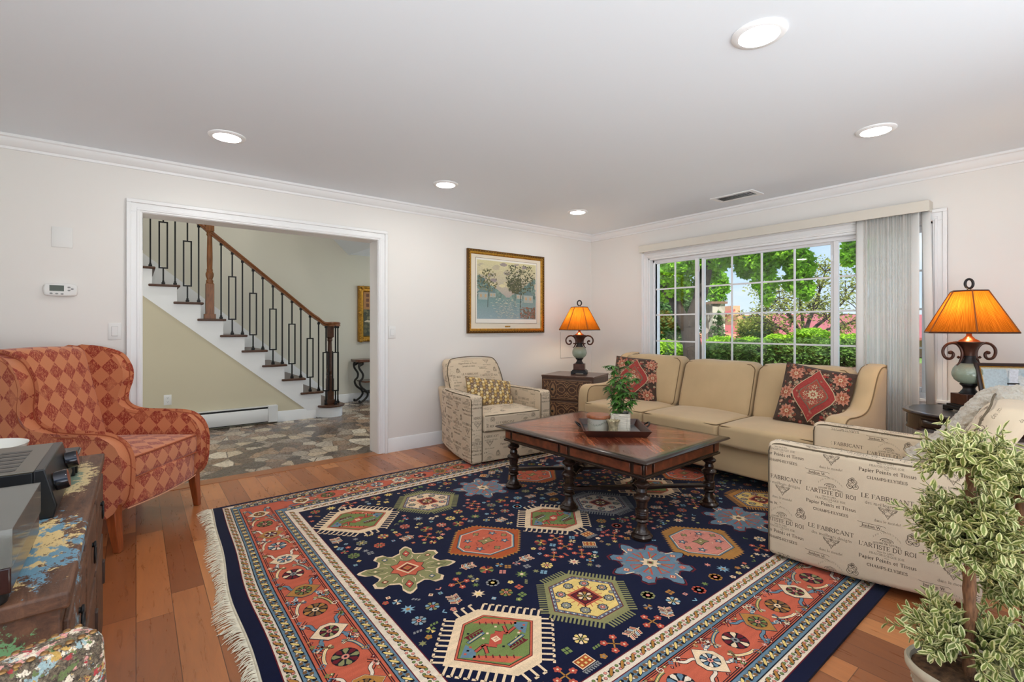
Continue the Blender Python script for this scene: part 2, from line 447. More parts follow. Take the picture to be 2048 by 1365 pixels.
for (yy, zz) in ((2.868, 1.86), (2.868, .80), (1.582, 1.83)):
    m = MB(); m.bx(GX - .045, GX - .02, yy - .008, yy + .008, zz - .03, zz + .03, T=T0); m.bx(GX - .055, GX - .045, yy - .005, yy + .005, zz - .015, zz + .028, T=T0)
    m.obj('latch', VINYL, win, bevel=.002)
m = MB(); m.bx(GX - .05, GX - .025, 1.30, 1.315, 1.40, 1.47, T=T0); m.obj('latch', BLACK, win, bevel=.002)

# blind: head rail / valance and gathered vanes
t = thing('vertical_blind', 'stack of pale grey ribbed vertical blind vanes with cream valance over the window', 'blind', (4.69, 2.2, 2.09))
TB = Matrix.Translation((-4.69, -2.2, -2.09))
CREAM = M('valance_cream', S(222, 216, 204), .45)
b = MB(); b.bx(4.685, 4.70, .885, 3.527, 2.095, 2.176, T=TB); b.bx(4.70, 4.80, .885, .90, 2.095, 2.176, T=TB); b.bx(4.70, 4.80, 3.512, 3.527, 2.095, 2.176, T=TB); b.obj('valance', CREAM, t, bevel=.002)
b = MB(); b.bx(4.72, 4.76, .90, 3.51, 2.12, 2.165, T=TB); b.obj('head_rail', M('rail_metal', S(210, 210, 210), .3, .6), t)
def sheer():
    n = NT('ribbed_vane'); n.t.nodes.remove(n.b)
    c = n.sep(n.tc('UV')); st = n.math('FRACT', n.math('MULTIPLY', c[0], 110.0))
    fac = n.ramp(st, [(.0, .86), (.35, .9), (.5, .40), (.9, .42), (1, .86)])
    d = n.n('ShaderNodeBsdfDiffuse'); d.inputs[0].default_value = S(252, 251, 248)
    tl = n.n('ShaderNodeBsdfTranslucent'); tl.inputs[0].default_value = S(250, 249, 246)
    m1 = n.n('ShaderNodeMixShader'); m1.inputs[0].default_value = .6; n.l(d.outputs[0], m1.inputs[1]); n.l(tl.outputs[0], m1.inputs[2])
    tr = n.n('ShaderNodeBsdfTransparent'); m2 = n.n('ShaderNodeMixShader')
    n.l(fac, m2.inputs[0]); n.l(tr.outputs[0], m2.inputs[1]); n.l(m1.outputs[0], m2.inputs[2]); n.l(m2.outputs[0], n.out.inputs[0]); return n.m
SHEER = sheer(); VANE = M('vane_white', S(246, 245, 242), .5)
def vane(y, ang, mat, z0=.06, wv=.085, tilt=0):
    m = MB(); k = 7; vs = []; 
    ca, sa_ = cos(ang), sin(ang)
    for i in range(k + 1):
        s_ = (i / k - .5) * wv; cv = .006 * (1 - (2 * i / k - 1) ** 2)
        px_, py_ = s_ * ca - cv * sa_, s_ * sa_ + cv * ca
        vs += [(4.735 + px_, y + py_ + tilt, z0), (4.735 + px_, y + py_, 2.13)]
    fs = [(2 * i, 2 * i + 2, 2 * i + 3, 2 * i + 1) for i in range(k)]
    uvs = [[(i * wv / k, 0), ((i + 1) * wv / k, 0), ((i + 1) * wv / k, 2), (i * wv / k, 2)] for i in range(k)]
    m.add(vs, fs, 0, uvs, TB); o = m.obj('vane', mat, t)
    so = o.modifiers.new('t', 'SOLIDIFY'); so.thickness = .0012; return o
vane(1.325, radians(82), VANE); vane(1.295, radians(25), VANE)
for i in range(8): vane(1.268 - .037 * i, radians([118, 126, 112, 122][i % 4]), SHEER)
for i in range(2): vane(1.15 - .10 * i, radians(20), VANE)
vane(.985, radians(60), VANE); vane(.915, radians(76), VANE, .60, .06, -.03)

# ------------------------------------------------------------------ ceiling lights and vent
def emit(name, col, st):
    n = NT(name); n.t.nodes.remove(n.b); e = n.n('ShaderNodeEmission'); e.inputs[0].default_value = col; e.inputs[1].default_value = st
    n.l(e.outputs[0], n.out.inputs[0]); return n.m
LENS = emit('lamp_lens', (1, .97, .92, 1), LENS_POWER)
def downlight(x, y, label, zc=H, group='recessed ceiling lights', lens=None):
    t = thing('recessed_light', label, 'ceiling light', (x, y, zc), 0, group)
    b = MB(); b.lathe([(.075, -.004), (.078, -.012), (.1, -.010), (.106, -.004), (.106, 0), (.075, 0), (.075, -.004)], 40, cap=False); b.obj('trim_ring', TRIM, t)
    b = MB(); b.lathe([(.0001, -.006), (.077, -.006), (.077, -.002)], 40, cap=False); b.obj('lens', lens or LENS, t)
    return t
downlight(2.037, .928, 'largest and nearest round recessed ceiling light')
downlight(3.601, .935, 'round recessed ceiling light above the lamp with the drum table')
downlight(.458, 3.53, 'round recessed ceiling light above the orange wing chair')
downlight(2.079, 3.56, 'round recessed ceiling light between the wide opening and the painting wall')
downlight(3.677, 3.55, 'smallest round recessed ceiling light, nearest to the room corner')
downlight(.46, .93, 'round recessed ceiling light above the viewer')
t = thing('ceiling_vent', 'rectangular white ceiling vent with dark louvre slots near the window', 'vent', (4.40, 2.21, H))
b = MB(); 
for (x0, x1, y0, y1) in ((-.11, -.075, -.20, .20), (.075, .11, -.20, .20), (-.075, .075, -.20, -.16), (-.075, .075, .16, .20)): b.bx(x0, x1, y0, y1, -.008, 0)
b.obj('frame', TRIM, t, bevel=.002)
b = MB(); b.bx(-.075, .075, -.16, .16, -.002, -.0005); b.obj('backing', BLACK, t)
b = MB()
for k in range(5): b.add([(-.07 + .03 * k, -.16, -.010), (-.07 + .03 * k, .16, -.010), (-.052 + .03 * k, .16, -.002), (-.052 + .03 * k, -.16, -.002)], [(0, 1, 2, 3)])
o = b.obj('louvre', TRIM, t); o.modifiers.new('t', 'SOLIDIFY').thickness = .001
# ------------------------------------------------------------------ foyer shell
YS, YB = 6.67, 7.72
b = MB(); b.bx(-2.2, 2.70, YB, YB + .15, -.1, 5.2); struct(b.obj('wall_foyer', FOY, ang=0))
b = MB(); b.bx(2.70, 4.6, YB + .03, YB + .18, -.1, 2.9); struct(b.obj('wall_foyer_far', FOY, ang=0))
b = MB(); b.bx(-2.3, -2.2, YA + .19, YB + .1, -.1, 5.2); struct(b.obj('wall_foyer_end', FOY, ang=0))
b = MB(); b.bx(-2.2, 3.2, YA + .06, YA + .19, H + .25, 5.2); struct(b.obj('wall_foyer_upper', FOY, ang=0))
b = MB(); b.bx(2.72, 4.6, YA + .19, YB + .1, H - .045, H + .1)
struct(b.obj('ceiling_foyer', CEIL, ang=0))
b = MB(); b.add([(2.72, YA + .19, H - .045), (2.72, YB + .05, H - .045), (1.55, YB + .05, 3.5), (1.55, YA + .19, 3.5)], [(0, 1, 2, 3)])
o = struct(b.obj('ceiling_slope', CEIL, ang=0)); o.modifiers.new('t', 'SOLIDIFY').thickness = .02
b = MB(); b.bx(-2.3, 3.3, YA + .06, YB + .15, 5.2, 5.3); struct(b.obj('ceiling_sky_block', CEIL, ang=0))  # out of view, added to keep sky and sun out of the foyer
def under_poly():
    return [(-2.2, 0), (1.918, 0), (1.90, .02), (-.6, 2.12), (-2.2, 2.12)]
b = MB(); b.prism(under_poly(), YS + .012, YS + .05, 'y'); struct(b.obj('wall_stair', UNDER, ang=0))
b = MB(); mould(b, BASE, (1.42, YS + .012, 0), (1.90, YS + .012, 0), (0, -1, 0)); mould(b, BASE, (2.70, YB + .03, 0), (4.6, YB + .03, 0), (0, -1, 0)); mould(b, BASE, (2.1, YB, 0), (2.70, YB, 0), (0, -1, 0))
struct(b.obj('baseboard_foyer', TRIM))

FILLF = emit('foyer_fill_glow', (1, .96, .9, 1), 190); downlight(3.35, 5.7, 'unseen round fill light added in the foyer ceiling', H - .045, lens=FILLF); downlight(.9, 5.6, 'unseen round fill light added high above the stairs', 5.2, lens=FILLF); downlight(-.6, 5.6, 'second unseen round fill light added high above the stairs', 5.2, lens=FILLF); downlight(1.9, 5.6, 'third unseen round fill light added high above the stairs', 5.2, lens=FILLF)  # unseen glowing discs added to brighten the foyer
# ------------------------------------------------------------------ staircase
DKW = M('dark_oak', S(82, 50, 32), .32, var=.3, vs=14, stretch=(2, 14, 14))
OAK = M('oak', S(132, 82, 44), .35, var=.35, vs=10, stretch=(10, 10, 1.2))
OAKR = M('oak_rail', S(124, 74, 38), .3, var=.3, vs=8, stretch=(1.5, 10, 10))
IRON = M('black_iron', S(24, 22, 22), .4, .3)
RUN, RISE, X2, ZT = .2278, .1925, 1.993, .352      # second tread: nose x, top z
t = thing('staircase', 'white staircase with dark oak treads rising beyond the wide opening', 'staircase', (1.0, 7.2, 0))
TS = Matrix.Translation((-1.0, -7.2, 0))
NS = 14
b = MB(); pts = [(1.935, 0)]
for i in range(NS): xr = X2 - .03 - RUN * i; z = ZT + RISE * i - .027; pts += [(xr, z - RISE if i else 0), (xr, z)]
xe = pts[-1][0]; pts += [(xe - .2, pts[-1][1]), (xe - .2, ZT + RISE * NS - .45 - .02)]
pts = [p for p in pts]
low = [(xe - .2, .005 + .84 * (1.918 - xe + .2)), (1.918, .0)]
poly = pts[1:-1] + low
b.prism([(p[0], p[1]) for p in poly], YS, YS + .03, 'y', T=TS); b.obj('stringer', TRIM, t)
b = MB()
for i in range(NS):
    xr = X2 - .03 - RUN * i; z1 = ZT + RISE * i - .027
    b.bx(xr - .02, xr, YS + .03, YB, z1 - RISE if i else 0, z1, T=TS)
b.obj('risers', TRIM, t)
b = MB(); sk = [(2.35, 0), (2.35, .22)] + [(X2 + .10 - RUN * i, ZT + RISE * i + .10) for i in (0, NS - 1)] + [(X2 - RUN * (NS - 1) - .3, ZT + RISE * (NS - 1)), (X2 - RUN * (NS - 1) - .3, 0)]
b.prism(sk, YB - .02, YB - .002, 'y', T=TS); b.obj('skirt_board', TRIM, t)
for i in range(NS):
    xn = X2 - RUN * i; z = ZT + RISE * i
    b = MB(); b.bx(xn - .292, xn, YS - .032, YB - .02, z - .027, z, T=TS); b.obj('tread', DKW, t, bevel=.010, bseg=3)
# bullnose starting step
def bull(r, y0, x0, x1, n=14):
    return [(x0, YB - .02), (x0, y0 - r * .2)] + arc(x1 - r, y0 + r * .75, r, r, -90, 90, n)[:n // 2 + 6] + [(x1 - .02, YB - .02)]
def starter(ext):
    cx, cy, r = 2.10, YS + .04, .155 + ext
    return arc(cx, cy, r, r, 170, 380, 24) + [(2.235 + ext, YB - .02), (1.93, YB - .02)]
b = MB(); b.prism(starter(0), 0, .132, 'z', T=TS); b.obj('starting_step_riser', TRIM, t, ang=30)
b = MB(); b.prism(starter(.03), .132, .160, 'z', T=TS); b.obj('tread', DKW, t, bevel=.009, bseg=3, ang=30)

# railing on the stairs
t = thing('stair_railing', 'oak handrail with turned newel posts and black iron balusters along the staircase', 'railing', (1.0, YS + .05, 0))
TR = Matrix.Translation((-1.0, -YS - .05, 0)); YR = YS + .055
slope = -(2.372 - 1.277) / (2.043 - .734)
def railz(x): return 1.245 + (-slope) * (2.02 - x) * 1.0
path = [(x, railz(x)) for x in (-1.6, -.6, .2, 1.0, 1.6, 1.85)] + [(1.95, railz(1.95) + .012), (2.02, 1.258), (2.08, 1.248)]
PR = [(-.031, -.028), (.031, -.028), (.031, -.012), (.024, -.004), (.033, .012), (.026, .028), (.012, .036), (-.012, .036), (-.026, .028), (-.033, .012), (-.024, -.004), (-.031, -.012)]
b = MB(); sp = smooth(path, 5); n = len(PR); vs = []
for x, z in sp: vs += [(x, YR + a, z + c) for a, c in PR]
fs = [(i * n + k, i * n + (k + 1) % n, (i + 1) * n + (k + 1) % n, (i + 1) * n + k) for i in range(len(sp) - 1) for k in range(n)] + [tuple(range(n))]
b.add(vs, fs, 0, None, TR); b.lathe([(.001, 1.225), (.085, 1.225), (.088, 1.236), (.082, 1.25), (.09, 1.268), (.08, 1.283), (.05, 1.29), (.001, 1.29)], 28, T=TR @ Matrix.Translation((2.15, YR, 0)))
b.obj('handrail', OAKR, t)
def newel(x, z0, zblock, ztop, cap, mat):
    m = MB(); T_ = TR @ Matrix.Translation((x, YR, 0)); hw = .043
    m.box((0, 0, (z0 + zblock) / 2), (2 * hw, 2 * hw, zblock - z0), 0, T_); m.box((0, 0, z0 + .03), (2 * hw + .03, 2 * hw + .03, .06), 0, T_)
    zu = ztop - .16; h = zu - zblock
    m.lathe([(.043, zblock), (.036, zblock + .015), (.040, zblock + .035), (.028, zblock + .05), (.041, zblock + .09), (.043, zblock + .12), (.03, zblock + .15), (.034, zblock + .165), (.028, zblock + .18),
             (.031, zblock + .3), (.027, zu - .12), (.025, zu - .06), (.036, zu - .04), (.03, zu - .02), (.043, zu)], 20, 0, T_)
    m.box((0, 0, (zu + ztop) / 2), (2 * hw, 2 * hw, ztop - zu), 0, T_)
    return m.obj('newel_post', mat, t, bevel=.004)
newel(2.098, .160, .51, 1.235, 0, DKW)
newel(.692, 1.3125, 1.735, 2.52, 0, OAK)
def baluster(x, zt, rect, y=YR, top=None):
    top = top if top else railz(x) - .02
    m = MB(); w = .0075
    def grid(xs_, zs_, cells):
        idx = {}; vs = []; fs = []
        def v(i, j, k):
            if (i, j, k) not in idx: idx[(i, j, k)] = len(vs); vs.append((xs_[i], y + (w if k else -w), zs_[j]))
            return idx[(i, j, k)]
        for (i, j) in cells:
            fs.append((v(i, j, 0), v(i + 1, j, 0), v(i + 1, j + 1, 0), v(i, j + 1, 0))); fs.append((v(i, j, 1), v(i, j + 1, 1), v(i + 1, j + 1, 1), v(i + 1, j, 1)))
            for (di, dj, p, q) in ((-1, 0, (i, j), (i, j + 1)), (1, 0, (i + 1, j + 1), (i + 1, j)), (0, -1, (i + 1, j), (i, j)), (0, 1, (i, j + 1), (i + 1, j + 1))):
                if (i + di, j + dj) not in cells: fs.append((v(*p, 0), v(*q, 0), v(*q, 1), v(*p, 1)))
        m.add(vs, fs, 0, None, TR)
    if rect:
        a, c, e = zt + .19, zt + .71, .037
        xs_ = [x - e - w, x - e + w, x - w, x + w, x + e - w, x + e + w]; zs_ = [zt, a - w, a + w, c - w, c + w, top]
        grid(xs_, zs_, {(2, 0), (2, 4), (0, 2), (4, 2)} | {(i, 1) for i in range(5)} | {(i, 3) for i in range(5)})
    else: m.bx(x - w, x + w, y - w, y + w, zt, top, T=TR)
    o = m.obj('baluster', IRON, t)
    m = MB(); m.lathe([(.024, 0), (.024, .024), (.015, .03), (.015, .045), (.008, .048)], 4, T=TR @ Matrix.Translation((x, y, zt)) @ Matrix.Rotation(pi / 4, 4, 'Z')); m.obj('shoe', IRON, o, ang=20)
    m = MB(); m.box((x, y, top - .02), (.03, .03, .03), 0, TR); m.obj('collar', IRON, o, bevel=.003)
for i in range(NS - 1):
    xn = X2 - RUN * i; z = ZT + RISE * i
    if i != 5: baluster(xn - .155, z, True)
    baluster(xn - .045, z, False)
for a in (-70, 10, 75): baluster(2.10 + .115 * cos(radians(a)), .160, a != 10, YR + .115 * sin(radians(a)), 1.235)
baluster(2.03, .160, True, YR - .05, 1.235)

# heater, outlet, foyer furniture
HW = M('heater_enamel', S(236, 236, 234), .35)
t = thing('baseboard_heater', 'long white baseboard heater on the wall under the stairs', 'heater', (.4, YS, 0))
TH = Matrix.Translation((-.4, -YS, 0))
b = MB(); b.add([], []); prof = [(0, .03), (.05, .03), (.06, .05), (.06, .165), (.045, .19), (.045, .185), (0, .185)]
mould(b, prof, (-1.0, 0, 0), (.91, 0, 0), (0, -1, 0)); b.obj('cover', HW, t)
b = MB(); b.bx(-1.0, .91, -.05, 0, .212, .222); b.bx(-1.0, .91, -.006, .01, .03, .222); b.obj('back_plate', HW, t)
b = MB(); b.bx(-1.0, .91, -.04, -.006, .02, .208); b.obj('fin_slot', BLACK, t)
b = MB(); b.bx(.905, 1.015, -.072, .012, .018, .228); b.obj('end_cap', HW, t, bevel=.006)
PLATE = M('switch_plastic', S(238, 237, 234), .4)
def plate(name, label, cat, loc, w=.072, h=.116, rz=0, kind='rocker'):
    t = thing(name, label, cat, loc, rz)
    b = MB(); b.rbox((w, .006, h), .002, 1, 1); b.obj('plate', PLATE, t, loc=(0, -.003, 0))
    if kind == 'rocker':
        b = MB(); b.box((0, 0, 0), (.034, .008, .066)); b.obj('rocker', PLATE, t, bevel=.002, loc=(0, -.006, 0))
        b = MB(); b.bx(-.0175, .0175, -.0065, -.006, -.034, -.032); b.bx(-.0175, .0175, -.0065, -.006, .032, .034); b.bx(-.018, -.0165, -.0065, -.006, -.034, .034); b.obj('rocker_gap', M('plastic_gap', S(170, 170, 168), .6), t)
    if kind == 'outlet':
        for z in (.022, -.022):
            b = MB(); b.lathe([(.0001, 0), (.016, 0), (.016, .003), (.0001, .003)], 16, T=Matrix.Rotation(pi / 2, 4, 'X')); q = b.obj('socket', PLATE, t, loc=(0, -.006, z))
            b = MB(); b.box((-.006, -.0005, .004), (.002, .001, .008)); b.box((.006, -.0005, .004), (.002, .001, .008)); b.box((0, -.0005, -.007), (.004, .001, .004)); b.obj('slots', BLACK, q, loc=(0, -.0032, 0))
    return t
plate('light_switch', 'white rocker light switch between thermostat and opening, above the orange chair', 'switch', (-.118, YA, 1.188))
plate('light_switch', 'white rocker light switch on the wall between opening and painting', 'switch', (1.962, YA, 1.166))
plate('wall_plate', 'blank white wall plate high above the thermostat', 'wall plate', (-.389, YA, 1.82), .105, .135, kind='blank')
plate('power_outlet', 'white double power outlet on the beige wall under the stairs', 'outlet', (.282, YS + .012, .389), kind='outlet')
plate('light_switch', 'small white switch on the foyer wall behind the bottom newel post', 'switch', (2.40, YB, 1.17))
t = thing('thermostat', 'white oval wall thermostat with dark green display', 'thermostat', (-.395, YA, 1.466))
b = MB(); b.rbox((.172, .03, .09), .014, 3, 3, lambda p: (p.x * (1 - .1 * (p.z / .045) ** 2), p.y, p.z * (1 - .12 * (p.x / .086) ** 2))); b.obj('case', PLATE, t, loc=(0, -.015, 0))
b = MB(); b.box((-.018, -.0305, .010), (.07, .002, .038)); b.obj('display', M('lcd', S(84, 92, 78), .25), t)
BUT = M('button_grey', S(150, 150, 148), .5)
for (x, z) in ((-.045, -.025), (-.018, -.026), (.008, -.027), (.042, .018), (.042, -.002), (.058, .008)):
    b = MB(); b.lathe([(.0001, .003), (.0055, .003), (.0065, 0)], 14, T=Matrix.Translation((x, -.03, z)) @ Matrix.Rotation(pi / 2, 4, 'X') @ Matrix.Diagonal((1.2, .8, 1, 1))); b.obj('button', BUT, t)
t = thing('wall_vent', 'flush white access panel low on the wall behind the corner table lamp', 'panel', (4.36, YA, .99))
b = MB(); b.box((0, -.003, 0), (.26, .006, .33)); b.obj('panel', WALL, t)
b = MB(); 
for a in ((-.133, .133, -.168, -.165), (-.133, .133, .165, .168), (-.133, -.130, -.168, .168), (.130, .133, -.168, .168)): b.bx(a[0], a[1], -.0045, 0, a[2], a[3])
b.obj('panel_edge', M('panel_gap', S(190, 186, 180), .6), t)
# ------------------------------------------------------------------ framed pictures (generic scenes built as coloured shapes in relief order)
GOLD = M('gilt', S(176, 128, 48), .32, .75, var=.35, vs=40, bump=.25, bs=120)
GOLDD = M('dark_gilt', S(104, 70, 26), .38, .6, var=.3, vs=60)
MATB = M('mat_board', S(232, 222, 202), .8)
PAPER = M('print_paper', S(238, 234, 224), .8)
def vcol(name, rough=.75, noise=0, ns=60, sheen=0, bump=0):
    n = NT(name); a = n.n('ShaderNodeVertexColor'); a.layer_name = 'Col'; c = a.outputs[0]
    if noise:
        v = n.noise(n.tc('Object'), ns, 4, .6); c = n.mix(1.0, c, n.ramp(v, [(.25, (1 - noise,) * 3 + (1,)), (.75, (1 + noise,) * 3 + (1,))]), 'MULTIPLY')
    n.set(Base_Color=c, Roughness=rough)
    if sheen: n.b.inputs['Sheen Weight'].default_value = sheen; n.b.inputs['Sheen Roughness'].default_value = .4
    if bump: n.bump(n.noise(n.tc('Object'), 900, 2), bump, .002)
    return n.m
PAINTM = vcol('painted_picture', .45, .16, 90)
class Art:
    # flat drawing in the x-z plane facing -y; later shapes lie a hair nearer
    def __init__(s, step=.00012): s.mb = MB(); s.d = 0; s.step = step
    def poly(s, pts, c): s.d += s.step; s.mb.add([(x, -s.d, z) for x, z in pts], [tuple(range(len(pts)))], 0, col=c)
    def rect(s, x0, x1, z0, z1, c): s.poly([(x0, z0), (x1, z0), (x1, z1), (x0, z1)], c)
    def blob(s, x, z, rx, rz, c, n=11, j=.3, rnd=random):
        s.poly([(x + rx * cos(2 * pi * k / n) * (1 + rnd.uniform(-j, j)), z + rz * sin(2 * pi * k / n) * (1 + rnd.uniform(-j, j))) for k in range(n)], c)
    def line(s, pts, w, c):
        for q in ribbon(pts, w): s.d += s.step * .02; s.mb.add([(x, -s.d - s.step, z) for x, z in q], [(0, 1, 2, 3)], 0, col=c)
        s.d += s.step
def mixc(a, b, t): return tuple(a[i] * (1 - t) + b[i] * t for i in range(3)) + (1,)
def misty_street(w, h):
    R = random.Random(3); A = Art(.0000035); a, c = w / 2, h / 2
    top, low = S(214, 206, 160), S(178, 168, 160)
    for k in range(16):
        z1 = c - (h * .62) * k / 16; A.rect(-a, a, z1 - h * .62 / 16, z1, mixc(top, low, k / 15))
    for k in range(40): x, z = R.uniform(-a, a), R.uniform(0, c); A.blob(x * .92, z * .95, .05, .02, mixc(S(220, 210, 165), S(150, 138, 140), R.random()), j=.2, rnd=R)
    wt, wl = S(120, 150, 146), S(150, 172, 178)
    for k in range(14):
        z1 = -.12 * h - (c - .12 * h) * k / 14; A.rect(-a, a, z1 - (c - .12 * h) / 14, z1, mixc(wt, wl, k / 13))
    for k in range(420):   # hazy banks of trees either side
        sd = R.choice((-1, 1)); t = R.random() ** .7; x = sd * a * (.10 + .86 * t); z = -.12 * h + R.uniform(0, .36) * h * t
        A.blob(max(-a + .02, min(a - .02, x)), z, .02, .017, mixc(S(74, 100, 98), S(140, 166, 154), min(1, R.random() * .7 + .35 * (1 - t))), n=8, rnd=R)
    for (x, z, s) in ((-.40 * w, -.08 * h, .8), (-.25 * w, -.07 * h, .5), (.36 * w, -.10 * h, .85), (.2 * w, -.08 * h, .5)):
        q = .085 * s; A.rect(x - q, x + q, z - q * .9, z + q * .3, mixc(S(150, 170, 170), S(180, 182, 170), R.random()))
        A.poly([(x - q * 1.2, z + q * .3), (x + q * 1.2, z + q * .3), (x, z + q * 1.25)], S(108, 134, 136))
        for k in (-.5, .45): A.rect(x + q * (k - .2), x + q * (k + .2), z - q * .5, z, S(196, 166, 128))
    for (x, zt, s, sd) in ((-.33 * w, .16 * h, .8, 0), (.22 * w, .24 * h, 1.25, 1), (.12 * w, .1 * h, .6, 1)):
        A.line([(x, -.3 * h), (x + .006, 0), (x, zt)], .009 * s, S(78, 84, 76))
        for k in (-1, 1): A.line([(x, zt * .4), (x + k * .05 * s, zt * .9)], .005 * s, S(78, 84, 76))
        for k in range(300 if sd else 130):
            an = R.uniform(0, 6.28); rr = R.random() ** .6 * .16 * s; px_, pz = x + rr * cos(an) * 1.15, zt + rr * sin(an)
            if abs(px_) < a - .02 and pz < c - .02: A.blob(px_, pz, .0095, .0075, mixc(S(66, 74, 52), S(150, 140, 92) if not sd else S(112, 110, 80), R.random()), n=7, rnd=R)
    for k in range(260):
        x = R.gauss(0, .12 * w); z = -c + R.uniform(.02, .36) * h; A.blob(max(-a + .03, min(a - .03, x)), max(-c + .01, z), R.uniform(.006, .02), .0025, mixc(S(222, 218, 192), S(132, 156, 166), R.random()), n=8, rnd=R)
    for k in range(150):
        x = a - .02 - .26 * w * R.random() ** 1.6; z = -c + .012 + R.random() ** 1.5 * .2 * h; A.blob(x, z, .011, .007, mixc(S(96, 108, 92), S(160, 104, 84), R.random()), n=7, rnd=R)
    return A.mb
def garden_scene(w, h):
    R = random.Random(9); A = Art(.0000035); a, c = w / 2, h / 2
    A.rect(-a, a, -c, c, S(70, 70, 48)); A.rect(-a, a, .1 * h, c, S(176, 124, 70))
    for i in range(5):
        for j in range(3): A.rect(-a + .05 + i * .13, -a + .10 + i * .13, .16 * h + j * .11 * h, .235 * h + j * .11 * h, S(110, 66, 40)); 
    for k in range(160): A.blob(R.uniform(-a + .03, a - .03), R.uniform(-c + .03, .14 * h), .03, .025, mixc(S(40, 52, 38), S(128, 120, 84), R.random()), rnd=R)
    for k in range(14): A.blob(R.uniform(-a + .06, a - .06), R.uniform(-c + .05, -.05 * h), .05, .02, mixc(S(190, 170, 120), S(210, 196, 170), R.random()), rnd=R)
    return A.mb
t = thing('framed_painting', 'gold framed misty village water scene on the wall beside the wide opening', 'painting', (3.3755, YA, 1.611))
w, h = 1.113, .925
b = MB(); PF = [(0, 0), (.05, 0), (.05, .012), (.044, .022), (.03, .03), (.014, .032), (.0, .026)]
def frame_ring(mb, w, h, prof, mi=0):
    # prof: (inward distance from outer edge, depth towards viewer); mitred ring
    n = len(prof); vs = []
    for (sx, sz) in ((-1, -1), (1, -1), (1, 1), (-1, 1)):
        for p, d in prof: vs.append((sx * (w / 2 - p), -d, sz * (h / 2 - p)))
    fs = [(k * n + i, k * n + (i + 1) % n, ((k + 1) % 4) * n + (i + 1) % n, ((k + 1) % 4) * n + i) for k in range(4) for i in range(n)]
    mb.add(vs, fs, mi)
frame_ring(b, w, h, [(0, 0), (0, .028), (.012, .034), (.022, .030), (.026, .03), (.026, 0)]); b.obj('frame', GOLDD, t)
b = MB(); frame_ring(b, w - .05, h - .05, [(0, 0), (0, .03), (.012, .026), (.026, .016), (.026, 0)]); b.obj('inner_moulding', GOLD, t)
b = MB()
for k in range(120):
    f = k / 120 * 4; sd = int(f); u = (f - sd) * 2 - 1; hw, hh = w / 2 - .017, h / 2 - .017
    x, z = ((u * hw, -hh), (hw, u * hh), (-u * hw, hh), (-hw, -u * hh))[sd]; b.box((x, -.034, z), (.008, .004, .008))
b.obj('beading', GOLD, t, bevel=.002)
b = MB(); b.box((0, -.006, 0), (w - .08, .008, h - .08)); b.obj('mat_board', MATB, t)
b = MB(); b.box((0, -.011, .012), (w - .225, .003, h - .20)); b.obj('print_margin', PAPER, t)
b = MB(); frame_ring(b, w - .222, h - .197, [(0, .0125), (.003, .0125), (.003, .013), (0, .013)]); b.obj('mat_bevel', GOLDD, t, loc=(0, 0, .012))
art = misty_street(w - .255, h - .27); art.obj('picture', PAINTM, t, ang=0, loc=(0, -.0135, .025))
b = MB(); b.box((0, -.0125, -h / 2 + .075), (.075, .003, .014)); b.obj('plaque', GOLD, t)

t = thing('framed_painting', 'ornate gilt framed garden painting on the foyer wall above the console table', 'painting', (3.33, YB + .03, 1.433))
w, h = .94, .92
b = MB(); frame_ring(b, w, h, [(0, 0), (0, .05), (.025, .07), (.05, .05), (.075, .055), (.095, .03), (.095, 0)]); fr = b.obj('frame', GOLD, t, bevel=.006)
b = MB(); R = random.Random(4)
for k in range(150):
    f = k / 150 * 4; sd = int(f); u = (f - sd) * 2 - 1; hw, hh = w / 2 - .03, h / 2 - .03
    big = 1.8 if abs(abs(u) - 1) < .12 or abs(u) < .08 else 1
    x, z = ((u * hw, -hh), (hw, u * hh), (-u * hw, hh), (-hw, -u * hh))[sd]
    b.rbox((.03 * big, .02 * big, .024 * big), .009, 2, 1, None, 0, Matrix.Translation((x + R.uniform(-.01, .01), -.062, z + R.uniform(-.01, .01))) @ Matrix.Rotation(R.uniform(0, 3), 4, 'Y'))
b.obj('carved_ornament', GOLD, t)
b = MB(); b.box((0, -.015, 0), (w - .17, .01, h - .17)); b.obj('canvas', MATB, t)
garden_scene(w - .18, h - .18).obj('picture', PAINTM, t, ang=0, loc=(0, -.021, 0))

# console table in the foyer
CONS = M('console_wood', S(104, 60, 38), .25, var=.3, vs=12, coat=.3)
SCR = M('console_iron', S(44, 40, 36), .45, .4)
cx = 3.33
t = thing('console_table', 'foyer console table with wood top and black scrolled iron legs', 'console table', (cx, 7.53, 0))
def half_round(w, d, n=18): return [(w * cos(pi + pi * k / n) , d * sin(pi + pi * k / n) * 1.0) for k in range(n + 1)]
def bow(w, d0, d1): return [(-w, .17), (-w, -.02)] + arc(-w + .06, -.05, .06, d0, 180, 260, 4) + [(0, -d1)] + arc(w - .06, -.05, .06, d0, 280, 360, 4) + [(w, .17)]
b = MB(); b.prism(bow(.60, .10, .20), .655, .70, 'z'); b.obj('top', CONS, t, bevel=.008)
b = MB(); b.prism(bow(.50, .08, .14), .33, .352, 'z'); b.obj('shelf', CONS, t, bevel=.005)
b = MB(); b.prism(bow(.42, .06, .10), .155, .172, 'z'); b.obj('lower_shelf', SCR, t, bevel=.004)
for sx in (-1, 1):
    for y in (-.1, .12):
        p = smooth([(.555, .60), (.50, .63), (.52, .655), (.56, .63), (.555, .56), (.50, .47), (.505, .40), (.55, .34), (.52, .26), (.44, .19), (.42, .13), (.46, .07), (.52, .03), (.555, .03), (.55, .055)], 5)
        b = MB(); b.tube([(sx * x, y, z) for x, z in p], .017, 8); b.obj('leg', SCR, t)
